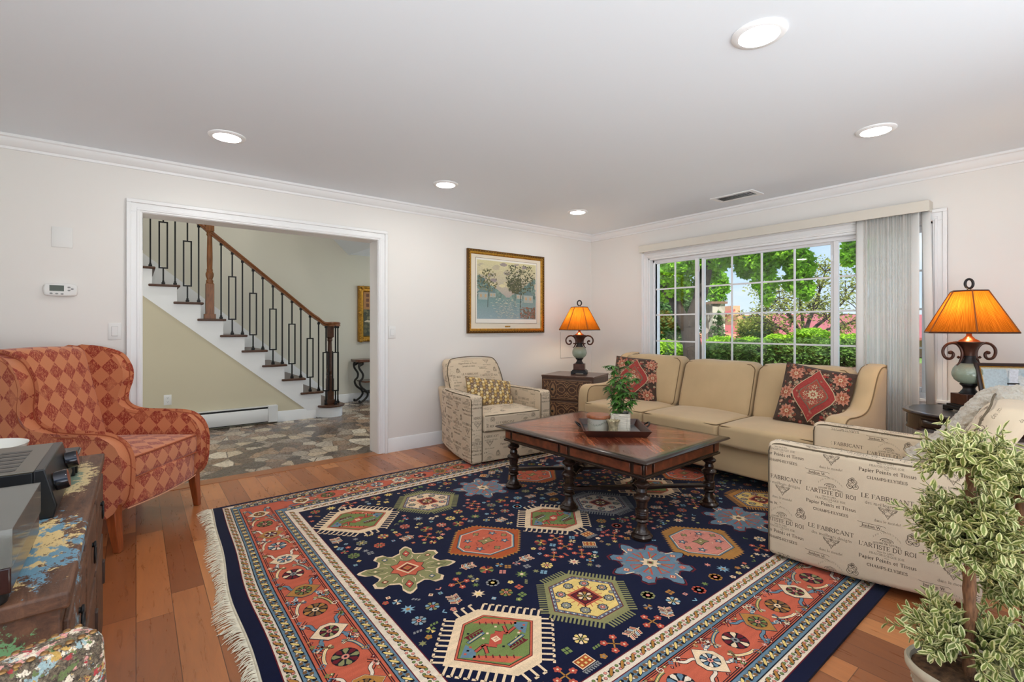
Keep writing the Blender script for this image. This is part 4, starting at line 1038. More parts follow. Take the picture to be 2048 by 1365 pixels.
for i in (-1, 0, 1):
    ph = R.uniform(0, 6)
    def backc(p, ph=ph):
        k = max(0, 1 - (p.x / .34) ** 2); kz = max(0, 1 - (p.z / .23) ** 2); u = (p.z + .23) / .46
        return (p.x, p.y + .13 * u - (.045 * k ** .7 * kz ** .6 if p.y < 0 else -.02 * k * kz) + .006 * sin(9 * p.x + ph) * sin(11 * p.z) * (p.y < 0), p.z + .015 * k * (p.z > 0) - .008 * (abs(p.x) > .3) * (p.z > .15) + .004 * sin(16 * p.x + ph) * (p.z > .1))
    b = MB(); b.rbox((.685, .19, .455), .05, 4, (12, 3, 10), backc); o = b.obj('back_cushion', TAN, t, loc=(i * .693, .14 - (.03 if i < 0 else 0), .672 + (.02 if i < 0 else 0)))
    b = MB()
    for y in (-.082, .082):
        b.tube([tuple(backc(Vector((x, y, z)))) for x, z, _ in loop_xy(.3295, .2145, .036, 0)], .0042, 6, closed=True)
    b.obj('piping', TANW, o)
for sx in (-1, 1):
    for y in (-.36, .36): b = MB(); b.box((sx * 1.08, y, .05), (.06, .06, .10), tap=.7); b.obj('leg', M('sofa_leg', S(40, 26, 18), .4), t, bevel=.003)

# ------------------------------------------------------------------ cushions
PILM = vcol('woven_tapestry', .95, .25, 160, .1)
def pillow(label, loc, rx, rz, w, h, th, drawing, ground, mat=PILM, ry=0, name='throw_pillow'):
    t = thing(name, label, 'pillow', loc); t.rotation_euler = (rx, ry, rz)
    b = MB(); N_ = 22
    def pt(u, v, sg):
        e = .035
        k = max(0, 1 - abs(u) ** 2.6) ** .55 * max(0, 1 - abs(v) ** 2.6) ** .55
        return (w / 2 * u * (1 - e * (1 - v * v) * abs(u)), sg * th / 2 * k, h / 2 * v * (1 - e * (1 - u * u) * abs(v)))
    for sg in (-1, 1):
        vs = [pt(2 * i / N_ - 1, 2 * j / N_ - 1, sg) for j in range(N_ + 1) for i in range(N_ + 1)]
        fs = [(j * (N_ + 1) + i, j * (N_ + 1) + i + 1, (j + 1) * (N_ + 1) + i + 1, (j + 1) * (N_ + 1) + i) for j in range(N_) for i in range(N_)]
        if sg > 0: fs = [tuple(reversed(f)) for f in fs]
        b.add(vs, fs, 0, [[(vs[q][0], vs[q][2]) for q in f] for f in fs], col=ground)
    lay = 0
    for c, poly in drawing:
        lay += 1; off = .0006 + lay * .000004
        vs = []
        for u, v in poly:
            p = Vector(pt(max(-.985, min(.985, u)), max(-.985, min(.985, v)), -1)); p.y -= off; vs.append(p)
        b.add(vs, [tuple(range(len(vs)))], 0, None, None, c)
    b.obj('cover', mat, t, ang=0 if drawing else 50)
    return t
def kilim_cushion(seed):
    R = random.Random(seed); D = []
    def fine(pts, k=4): # subdivide outlines so that they follow the puffed surface
        out = []
        for i in range(len(pts)):
            a, b = pts[i], pts[(i + 1) % len(pts)]
            for j in range(k): out.append((a[0] + (b[0] - a[0]) * j / k, a[1] + (b[1] - a[1]) * j / k))
        return out
    def cells(poly_in, c, n=9):
        # fill a convex outline with small patches so it hugs the curve
        cx = sum(p[0] for p in poly_in) / len(poly_in); cy = sum(p[1] for p in poly_in) / len(poly_in); P = fine(poly_in, 5)
        for r0, r1 in [(i / n, (i + 1) / n) for i in range(n)]:
            for i in range(len(P)):
                a, b = P[i], P[(i + 1) % len(P)]
                D.append((c, [(cx + (a[0] - cx) * r0, cy + (a[1] - cy) * r0), (cx + (a[0] - cx) * r1, cy + (a[1] - cy) * r1), (cx + (b[0] - cx) * r1, cy + (b[1] - cy) * r1), (cx + (b[0] - cx) * r0, cy + (b[1] - cy) * r0)] if r0 > 0 else [(cx, cy), (cx + (a[0] - cx) * r1, cy + (a[1] - cy) * r1), (cx + (b[0] - cx) * r1, cy + (b[1] - cy) * r1)]))
    DK, RD, CR, RU, GR, PK = S(74, 56, 46), S(164, 62, 56), S(206, 186, 150), S(166, 92, 66), S(122, 116, 96), S(196, 134, 110)
    def flower(x, y, r, c1, c2, n=8):
        for k in range(n):
            a = 2 * pi * k / n; D.append((c1, [(x, y), (x + r * .7 * cos(a - .3), y + r * .7 * sin(a - .3)), (x + r * cos(a), y + r * sin(a)), (x + r * .7 * cos(a + .3), y + r * .7 * sin(a + .3))]))
        D.append((c2, [(x + r * .35 * cos(2 * pi * k / 7), y + r * .35 * sin(2 * pi * k / 7)) for k in range(7)]))
    for k in range(260):
        x, y = R.uniform(-.93, .93), R.uniform(-.93, .93); flower(x, y, R.uniform(.03, .07), R.choice((RU, PK, GR, RD, CR)), R.choice((CR, RD, DK)), R.choice((5, 6, 8)))
    for (x, y) in ((.62, .66), (-.62, .62), (.66, -.66), (-.64, -.66), (.78, .1), (-.8, -.05)): flower(x, y, .24, PK, RU, 10); flower(x, y, .16, RU, CR, 8); flower(x, y, .08, CR, RD, 6)
    dm = [(0, .86), (.16, .60), (.34, .40), (.52, .18), (.60, 0), (.52, -.18), (.34, -.40), (.16, -.60), (0, -.86)]
    dm = dm + [(-x, y) for x, y in reversed(dm[1:-1])]
    cells([(x * 1.05, y * 1.04) for x, y in dm], CR); cells(dm, RD); cells([(x * .70, y * .62) for x, y in dm], GR); cells([(x * .64, y * .57) for x, y in dm], mixc(RD, RU, .5)); 
    for k in range(12): a = 2 * pi * k / 12; flower(.22 * cos(a), .26 * sin(a), .08, (CR, PK, GR)[k % 3], RD, 6)
    flower(0, 0, .17, CR, RD, 10); flower(0, 0, .09, RU, CR, 6)
    for k in range(34):
        a = R.uniform(0, 6.28); r = R.uniform(.6, .86); x, y = .6 * r * cos(a), .84 * r * sin(a)
        if abs(x) / .6 + abs(y) / .86 < .86: flower(x, y, .035, R.choice((CR, PK, DK)), RU, 5)
    return D, DK
d, g_ = kilim_cushion(1)
pillow('red and brown medallion cushion at the sofa end nearest the blinds', (3.99, 1.415, .690), radians(-20), radians(-78), .46, .47, .15, d, g_, ry=radians(9))
pillow('red and brown medallion cushion on the sofa behind the green table plant', (3.975, 3.03, .682), radians(-20), radians(-72), .49, .47, .15, d, g_, ry=radians(3))
def scale_cushion():
    D = []; R = random.Random(2); cs = [S(214, 180, 110), S(118, 96, 82), S(226, 206, 158), S(178, 138, 72), S(132, 112, 100)]
    nx, ny = 17, 9
    for j in range(ny):
        for i in range(nx):
            u = -1 + 2 * (i + .5) / nx; v = -1 + 2 * (j + .5 + (.5 if i % 2 else 0)) / ny
            if v > .97: continue
            c = cs[(i + 2 * j) % 5]; a, b = 1 / nx, 1 / ny
            D.append((c, [(u - a, v), (u - a, v + b * .5), (u - a * .4, v + b), (u + a * .4, v + b), (u + a, v + b * .5), (u + a, v), (u + a * .5, v - b * .6), (u, v - b * .9), (u - a * .5, v - b * .6)]))
            D.append((cs[2], [(u - a * .3, v + .2 * b), (u + a * .3, v + .2 * b), (u + a * .2, v - .3 * b), (u - a * .2, v - .3 * b)]))
    return D
pillow('gold and taupe scale-patterned lumbar pillow on the club chair by the painting wall', (2.697, 3.782, .578), radians(-30), radians(-10), .50, .30, .13, scale_cushion(), S(150, 122, 80), ry=radians(9), name='lumbar_pillow')
# ------------------------------------------------------------------ coffee table
DKM = M('dark_stained_wood', S(44, 28, 20), .26, var=.35, vs=18, coat=.25)
BURL = M('burl_panel', S(112, 56, 34), .3, var=.45, vs=22, coat=.3)
def parquet():
    n = NT('sunburst_parquet'); c = n.sep(n.tc('Object'))
    ax, ay = n.math('ABSOLUTE', c[0]), n.math('ABSOLUTE', c[1])
    a = n.math('SUBTRACT', n.math('MULTIPLY', ax, .80), n.math('MULTIPLY', ay, .60)); l = n.math('ADD', n.math('MULTIPLY', ax, .60), n.math('MULTIPLY', ay, .80))
    st = n.math('DIVIDE', a, .042); cell = n.math('FLOOR', st); fr = n.math('FRACT', st)
    quad = n.math('ADD', n.math('GREATER_THAN', c[0], 0), n.math('MULTIPLY', n.math('GREATER_THAN', c[1], 0), 2))
    r = n.white(n.comb(cell, quad, 2.2))[0]
    g = n.noise(n.comb(n.math('MULTIPLY', a, 60), n.math('MULTIPLY', l, 5), n.math('MULTIPLY', r, 20)), 2.0, 6, .65, .6)
    base = n.ramp(r, [(0, S(104, 46, 28)), (.5, S(142, 72, 44)), (1, S(180, 104, 68))])
    col = n.mix(1.0, base, n.ramp(g, [(.3, (.6, .57, .55, 1)), (.7, (1.2, 1.15, 1.1, 1))]), 'MULTIPLY')
    edge = n.math('MAXIMUM', n.math('GREATER_THAN', ax, .405), n.math('GREATER_THAN', ay, .585))
    bord = n.mix(1.0, S(128, 84, 60), n.ramp(n.noise(n.tc('Object', scale=(3, 3, 1)), 14, 6, .7), [(.35, (.6,) * 3 + (1,)), (.7, (1.3,) * 3 + (1,))]), 'MULTIPLY')
    col = n.mix(edge, col, bord)
    seam = n.math('GREATER_THAN', n.math('ABSOLUTE', n.math('SUBTRACT', fr, .5)), .455)
    col = n.mix(n.math('MULTIPLY', seam, n.math('SUBTRACT', .85, n.math('MULTIPLY', edge, .85))), col, S(60, 30, 20))
    n.set(Base_Color=col, Roughness=n.ramp(g, [(.3, .17), (.7, .30)])); n.b.inputs['Coat Weight'].default_value = .5; n.b.inputs['Coat Roughness'].default_value = .1
    n.bump(g, .25, .003); return n.m
PARQ = parquet()
TX, TY, TZ = 2.635, 2.265, .012
t = thing('coffee_table', 'large dark coffee table with parquet top and turned legs on the rug', 'coffee table', (TX, TY, TZ), radians(2.0))
hw, hl, ht = .475, .655, .468
b = MB(); b.bx(-hw + .02, hw - .02, -hl + .02, hl - .02, ht - .022, ht); b.obj('top', PARQ, t, bevel=.002)
b = MB(); R4 = [(-.022, ht - .022), (0, ht - .022), (.022, ht - .019), (.03, ht - .011), (.022, ht - .002), (.006, ht + .0012), (-.014, ht + .0008), (-.022, ht + .0002)]
cs = [(-1, -1), (1, -1), (1, 1), (-1, 1)]; n = len(R4); vs = []
for (sx, sy) in cs: vs += [(sx * (hw - .02 + o), sy * (hl - .02 + o), z) for o, z in R4]
b.add(vs, [(k * n + i, ((k + 1) % 4) * n + i, ((k + 1) % 4) * n + (i + 1) % n, k * n + (i + 1) % n) for k in range(4) for i in range(n)]); b.obj('edge_moulding', DKM, t)
ah0, ah1 = ht - .112, ht - .022; ix, iy = hw - .045, hl - .045
b = MB(); b.bx(-ix, ix, -iy, iy, ah0, ah1); b.bx(-ix - .008, ix + .008, -iy - .008, iy + .008, ah0 - .004, ah0 + .01); b.bx(-ix - .006, ix + .006, -iy - .006, iy + .006, ah1 - .008, ah1); o = b.obj('apron', DKM, t, bevel=.003)
b = MB(); zz0, zz1 = ah0 + .02, ah1 - .016
def pan(u0, u1, side):
    if side in 'we': x = -ix - .004 if side == 'w' else ix + .004; b.bx(x - .004, x + .004, u0, u1, zz0, zz1)
    else: y = -iy - .004 if side == 's' else iy + .004; b.bx(u0, u1, y - .004, y + .004, zz0, zz1)
for s_ in 'we':
    for (a, c) in ((-iy + .012, -iy + .065), (-iy + .09, -.055), (-.03, .03), (.055, iy - .09), (iy - .065, iy - .012)): pan(a, c, s_)
for s_ in 'sn':
    for (a, c) in ((-ix + .012, -ix + .065), (-ix + .09, ix - .09), (ix - .065, ix - .012)): pan(a, c, s_)
b.obj('burl_panels', BURL, o, bevel=.003)
LEGP = [(.001, 0), (.052, 0), (.060, .006), (.061, .020), (.054, .026), (.046, .032), (.048, .038), (.040, .046), (.031, .058), (.027, .074), (.025, .092), (.034, .098), (.040, .106), (.034, .114), (.026, .118), (.036, .124), (.037, .130), (.036, .136), (.038, .142), (.036, .148), (.038, .154), (.036, .16), (.037, .166), (.026, .174),
        (.030, .18), (.033, .20), (.036, .215), (.046, .226), (.048, .236), (.040, .246), (.027, .254), (.030, .27), (.024, .286), (.028, .292), (.043, .304), (.045, .314), (.036, .324), (.024, .330), (.028, .340), (.036, .352), (.036, ah0)]
for sx in (-1, 1):
    for y in (-iy + .045, 0, iy - .045):
        b = MB(); b.lathe(LEGP, 28, T=Matrix.Translation((sx * (ix - .045), y, 0))); b.obj('leg', DKM, t, ang=30)
# stretchers: concave X frames between the outer and the middle legs
b = MB(); lx, ly = ix - .045, iy - .045
def strut(p, q):
    m = 12; vs = []; d = Vector((q[0] - p[0], q[1] - p[1], 0)); nn = Vector((-d.y, d.x, 0)).normalized()
    for i in range(m + 1):
        u = i / m; w = .016 + .03 * (2 * u - 1) ** 2 * (1 if u > .5 else .2) ; c = Vector((p[0], p[1], 0)) + d * u
        for sg, z in ((-1, .128), (1, .128), (1, .15), (-1, .15)): vs.append((c.x + nn.x * sg * w, c.y + nn.y * sg * w, z))
    fs = [(4 * i + k, 4 * i + (k + 1) % 4, 4 * i + 4 + (k + 1) % 4, 4 * i + 4 + k) for i in range(m) for k in range(4)] + [(0, 1, 2, 3), (4 * m + 3, 4 * m + 2, 4 * m + 1, 4 * m)]
    b.add(vs, fs)
for sy in (-1, 1):
    cy = sy * ly / 2
    for (x, y) in ((-lx, 0), (lx, 0), (-lx, sy * ly), (lx, sy * ly)): strut((x, y), (0, cy))
    b.lathe([(.001, .12), (.05, .12), (.055, .128), (.055, .15), (.04, .156), (.02, .16), (.024, .175), (.03, .185), (.018, .20), (.001, .206)], 20, T=Matrix.Translation((0, cy, 0)))
b.obj('stretcher', DKM, t, bevel=.003)

# tray and what stands in it
TT = TZ + ht + .001; TR_ = radians(-41)
TINT = M('zinc_inlay', S(120, 126, 128), .3, .6, var=.35, vs=9); TRW = M('tray_wood', S(66, 34, 24), .35, var=.3, vs=12)
t = thing('serving_tray', 'square dark wooden tray with iron handles on the coffee table', 'tray', (2.655, 2.225, TT), TR_)
b = MB(); hb, hr_, zt = .198, .226, .045
for k in range(4):
    T_ = Matrix.Rotation(k * pi / 2, 4, 'Z')
    b.add([(-hb, -hb, 0), (hb, -hb, 0), (hr_, -hr_, zt), (-hr_, -hr_, zt), (-hb + .008, -hb + .008, .004), (hb - .008, -hb + .008, .004), (hr_ - .010, -hr_ + .010, zt), (-hr_ + .010, -hr_ + .010, zt)],
          [(0, 1, 2, 3), (5, 4, 7, 6), (3, 2, 6, 7), (0, 3, 7, 4), (1, 5, 6, 2), (0, 4, 5, 1)], 0, None, T_)
b.bx(-hb, hb, -hb, hb, 0, .004); b.obj('rim', TRW, t, ang=0)
b = MB(); b.bx(-hb + .008, hb - .008, -hb + .008, hb - .008, .004, .006); b.obj('base', TINT, t)
for sg in (-1, 1):
    b = MB(); b.tube(smooth([(sg * (hr_ - .012), -.045, .03), (sg * (hr_ + .015), -.04, .045), (sg * (hr_ + .03), -.02, .06), (sg * (hr_ + .032), .02, .06), (sg * (hr_ + .015), .04, .045), (sg * (hr_ - .012), .045, .03)], 4), .006, 8); b.obj('handle', IRON, t)
TB_ = TT + .0062
GLS = NT('clear_glass'); GLS.set(Base_Color=S(226, 222, 208), Roughness=.12, IOR=1.35); GLS.b.inputs['Alpha'].default_value = .38; GLS = GLS.m
t = thing('glass_jar', 'clear candle jar with leaf decoration and round wooden lid on the tray', 'jar', (2.546, 2.258, TB_))
b = MB(); b.lathe([(.001, 0), (.072, 0), (.076, .006), (.076, .092), (.071, .096), (.071, .010), (.001, .006)], 36); b.obj('glass', GLS, t)
b = MB(); b.lathe([(.001, .0075), (.069, .0075), (.069, .055), (.001, .055)], 30); b.obj('candle_wax', M('wax', S(226, 210, 178), .5), t)
b = MB(); b.lathe([(.001, .097), (.081, .097), (.084, .102), (.084, .114), (.08, .12), (.001, .121)], 40); b.obj('lid', M('acacia_lid', S(160, 96, 62), .35, var=.25, vs=8, stretch=(1, 8, 1)), t)
b = MB(); R = random.Random(8)
for k in range(26):
    a = k / 26 * 2 * pi; z = .060 + .012 * sin(3 * a)
    for q in (-1, 1):
        T_ = Matrix.Rotation(a, 4, 'Z') @ Matrix.Translation((.0768, 0, z)) @ Matrix.Rotation(q * .8 + .4, 4, 'X')
        b.add([(0, -.003, 0), (.0004, 0, .005), (0, .003, .012), (.0004, .0, .018), (0, -.003, .012)], [(0, 1, 2, 3, 4)], 0, None, T_)
b.obj('leaf_decoration', M('etched', S(120, 122, 108), .6), t)
t = thing('votive_holder', 'fluted antique silver candle holder at the front of the tray', 'candle holder', (2.545, 2.125, TB_))
b = MB(); n = 48; vs = []; PRF = [(.034, 0), (.036, .004), (.034, .012), (.029, .035), (.029, .05), (.034, .075), (.044, .094), (.046, .098), (.043, .097), (.032, .075), (.026, .045), (.001, .03)]
for r, z in PRF:
    for k in range(n): a = 2 * pi * k / n; rr = r * (1 + .05 * cos(12 * a)) if r > .002 else r; vs.append((rr * cos(a), rr * sin(a), z + (.004 * cos(12 * a) if z > .09 else 0)))
b.add(vs, [(i * n + k, i * n + (k + 1) % n, (i + 1) * n + (k + 1) % n, (i + 1) * n + k) for i in range(len(PRF) - 1) for k in range(n)] + [tuple(reversed(range(n)))]); b.obj('cup', M('mercury_silver', S(196, 182, 146), .3, .45, var=.4, vs=40), t, ang=60)
WW = M('whitewashed_wood', S(214, 204, 186), .7, var=.2, vs=26, stretch=(1, 1, 6)); WWD = M('planter_groove', S(168, 152, 128), .8)
t = thing('planter_box', 'small whitewashed wooden planter box on the tray holding the green plant', 'planter', (2.660, 2.155, TB_), radians(-52))
b = MB(); s_ = .061
for k in range(4):
    T_ = Matrix.Rotation(k * pi / 2, 4, 'Z')
    b.box((0, -s_ + .004, .0675), (2 * s_, .008, .135), 0, T_)
    b.box((-s_ + .009, -s_ - .002, .0675), (.016, .005, .135), 0, T_); b.box((s_ - .009, -s_ - .002, .0675), (.016, .005, .135), 0, T_); b.box((0, -s_ - .002, .126), (2 * s_ - .034, .005, .016), 0, T_); b.box((0, -s_ - .002, .009), (2 * s_ - .034, .005, .016), 0, T_)
b.box((0, 0, .004), (2 * s_, 2 * s_, .008)); b.obj('box', WW, t, bevel=.0015)
b = MB(); b.box((0, 0, .11), (2 * s_ - .017, 2 * s_ - .017, .02)); b.obj('soil', M('soil', S(60, 44, 32), .95, var=.4, vs=90, bump=.6), t)
LEAFU = ((.0, .0), (.14, .27), (.36, .46), (.62, .48), (.84, .30), (1.0, .0))
def leaf(mb, T_, L_, w, droop=.2, fold=.15, mi=0):
    d = lambda u: -droop * u * u * L_
    n = len(LEAFU) - 2; vs = [(0, 0, 0)] + [(u * L_, sg * q * w, d(u)) for sg in (-1, 1) for u, q in LEAFU[1:-1]] + [(u * L_, 0, d(u) - fold * w * min(1, q * 3)) for u, q in LEAFU[1:-1]] + [(L_, 0, d(1))]
    A = lambda k: 1 + k; B = lambda k: 1 + n + k; C = lambda k: 1 + 2 * n + k; T = 1 + 3 * n
    fs = [(0, A(0), C(0)), (0, C(0), B(0))] + [(A(k), A(k + 1), C(k + 1), C(k)) for k in range(n - 1)] + [(C(k), C(k + 1), B(k + 1), B(k)) for k in range(n - 1)] + [(A(n - 1), T, C(n - 1)), (C(n - 1), T, B(n - 1))]
    U = lambda q: 0 if q == 0 or 2 * n < q <= 3 * n else (.8 if q == T else 1); X = lambda q: vs[q][0] / L_
    mb.add(vs, fs, mi, [[(U(q), X(q)) for q in f] for f in fs], T_)
def aim(p, d, roll=0):
    return Matrix.Translation(p) @ Vector(d).to_track_quat('X', 'Z').to_matrix().to_4x4() @ Matrix.Rotation(roll, 4, 'X')
GLEAF = NT('glossy_green_leaf'); v_ = GLEAF.noise(GLEAF.tc('Object'), 30, 3); GLEAF.set(Base_Color=GLEAF.ramp(v_, [(.3, S(44, 80, 34)), (.55, S(80, 124, 54)), (.75, S(128, 164, 82))]), Roughness=.28); GLEAF = GLEAF.m
STEMG = M('green_stem', S(84, 92, 48), .6)
t = thing('table_plant', 'leafy green umbrella plant growing from the whitewashed box on the coffee table', 'plant', (2.660, 2.155, TB_ + .121))
R = random.Random(12); st = MB(); lf = MB()
for k in range(4):
    a0 = R.uniform(0, 6.28); H_ = (.345, .30, .24, .17)[k]; lean = (.02, .04, .05, .05)[k]
    pth = smooth([(0.008 * cos(a0), .008 * sin(a0), 0), (lean * .5 * cos(a0), lean * .5 * sin(a0), H_ * .5), (lean * cos(a0), lean * sin(a0), H_)], 8); st.tube(pth, lambda u: .0042 - .0022 * u, 6)
    for j in range(2 if k == 3 else 3, len(pth), 1):
        for rep in range(1):
            p = Vector(pth[j]); an = R.uniform(0, 6.28); out = Vector((cos(an), sin(an), R.uniform(.1, .7))).normalized(); e = p + out * R.uniform(.03, .085); st.tube([p, e], .0013, 5)
            for q in range(7):
                aa = an + (q - 3) * .62; dd = Vector((cos(aa), sin(aa), R.uniform(-.75, .25))).normalized(); leaf(lf, aim(e, dd, R.uniform(-.3, .3)), R.uniform(.042, .066), R.uniform(.015, .021), .25)
st.obj('stem', STEMG, t); lf.obj('foliage', GLEAF, t, ang=60)

# ------------------------------------------------------------------ corner chest
CHD = M('tooled_leather_brown', S(84, 62, 52), .38, var=.25, vs=20, coat=.2); CHE = M('tooled_relief', S(158, 122, 88), .45, var=.2, vs=60); CHT = M('chest_top', S(92, 66, 56), .28, var=.2, vs=9, coat=.3); CHB = M('chest_plinth', S(92, 46, 32), .3, coat=.3)
CHX, CHY, CHR = 4.03, 3.925, radians(-66.4)
t = thing('chest_of_drawers', 'corner chest with two embossed brown leather drawers under a lamp', 'chest', (CHX, CHY, 0), CHR)
cw, cd, ch = .62, .535, .67
b = MB(); b.bx(-cw / 2, cw / 2, -cd / 2, cd / 2, .10, ch - .02); b.obj('body', CHD, t, bevel=.004)
b = MB(); b.bx(-cw / 2 - .004, cw / 2 + .004, -cd / 2 - .004, cd / 2 + .004, ch - .022, ch); b.obj('top', CHT, t, bevel=.004)
b = MB(); b.bx(-cw / 2 - .012, cw / 2 + .012, -cd / 2 - .012, cd / 2 + .012, 0, .10); b.bx(-cw / 2 - .004, cw / 2 + .004, -cd / 2 - .004, cd / 2 + .004, .10, .115); b.obj('plinth', CHB, t, bevel=.006)
def relief(pts, w): return [q for q in ribbon(pts, w)]
for zc in (.515, .27):
    b = MB(); b.box((0, -cd / 2 - .006, zc), (cw - .03, .012, .225)); dr = b.obj('drawer', CHD, t, bevel=.004)
    b = MB(); y = -cd / 2 - .0135; polys = []
    def mir(P): return [P, [(-x, z) for x, z in P], [(x, -z) for x, z in P], [(-x, -z) for x, z in P]]
    for P in ([(.0, .02), (.04, .06), (.08, .07), (.11, .05)], [(.02, .0), (.05, .03), (.09, .02), (.10, .0)], [(0, .085), (.04, .092), (.09, .085), (.12, .095)], [(.27, .02), (.245, .05), (.23, .09)], [(.215, .08), (.235, .045), (.225, .02), (.245, .0)], [(.28, .09), (.26, .06), (.275, .03)], [(.03, .075), (.0, .05), (.02, .03)]):
        for Q in mir(P): polys += relief(smooth(Q, 4), .008)
    for sx in (-1, 1):
        cxp = sx * .165
        polys += relief(arc(cxp, 0, .048, .085, 0, 360, 24), .006)
        polys += [[(cxp, -.062), (cxp + .03, -.012), (cxp + .022, .03), (cxp, .07), (cxp - .022, .03), (cxp - .03, -.012)]]
        for k in range(10): a = k / 10 * 6.283; polys += [[(cxp + .06 * cos(a) + .008 * cos(a + q), .1 * sin(a) * .92 + .008 * sin(a + q)) for q in (0, 1.57, 3.14, 4.71)]]
    polys += relief([(-.292, -.104), (.292, -.104)], .004) + relief([(-.292, .104), (.292, .104)], .004) + relief([(-.292, -.104), (-.292, .104)], .004) + relief([(.292, -.104), (.292, .104)], .004)
    for P in polys: b.add([(x, y, zc + z) for x, z in P], [tuple(range(len(P)))])
    o = b.obj('relief', CHE, dr, ang=0); o.modifiers.new('t', 'SOLIDIFY').thickness = .0025
    for sx in (-1, 1):
        b = MB(); b.lathe([(.006, 0), (.006, .012), (.014, .016), (.015, .022), (.009, .027), (.001, .028)], 16, T=Matrix.Translation((sx * .165, -cd / 2 - .014, zc)) @ Matrix.Rotation(pi / 2, 4, 'X')); b.obj('knob', BLACK, dr)

# ------------------------------------------------------------------ table lamps
LB = M('bronze_lamp', S(82, 50, 38), .35, .35, var=.3, vs=20); LK = M('lamp_black', S(30, 28, 29), .4, .2); COPP = M('lamp_copper', S(150, 80, 44), .3, .6)
CEL = NT('crackle_celadon'); vv = CEL.n('ShaderNodeTexVoronoi'); vv.feature = 'DISTANCE_TO_EDGE'; vv.inputs['Scale'].default_value = 60; CEL.l(CEL.tc('Object'), vv.inputs[0])
CEL.set(Base_Color=CEL.mix(CEL.ramp(vv.outputs[0], [(.0, .5), (.02, 0.0)]), S(158, 172, 152), S(118, 128, 108)), Roughness=.12); CEL.b.inputs['Coat Weight'].default_value = .6; CEL = CEL.m
def shade_mat():
    n = NT('pleated_amber_silk'); uv = n.sep(n.tc('UV')); st = n.math('FRACT', n.math('MULTIPLY', uv[0], 34.0))
    k = n.noise(n.comb(n.math('MULTIPLY', uv[0], 9), n.math('MULTIPLY', uv[1], .7)), 3, 4, .6, .5)
    c = n.ramp(st, [(0, S(128, 66, 14)), (.35, S(192, 112, 34)), (.65, S(192, 112, 34)), (1, S(128, 66, 14))])
    c = n.mix(1.0, c, n.ramp(k, [(.3, (.7,) * 3 + (1,)), (.7, (1.2,) * 3 + (1,))]), 'MULTIPLY')
    n.t.nodes.remove(n.b); d = n.n('ShaderNodeBsdfDiffuse'); tl = n.n('ShaderNodeBsdfTranslucent'); m = n.n('ShaderNodeMixShader'); m.inputs[0].default_value = .55
    n.l(c, d.inputs[0]); n.l(c, tl.inputs[0]); n.l(d.outputs[0], m.inputs[1]); n.l(tl.outputs[0], m.inputs[2]); n.l(m.outputs[0], n.out.inputs[0]); return n.m
SHADE = shade_mat(); BULB = emit('bulb_glow', (1, .72, .36, 1), 40)
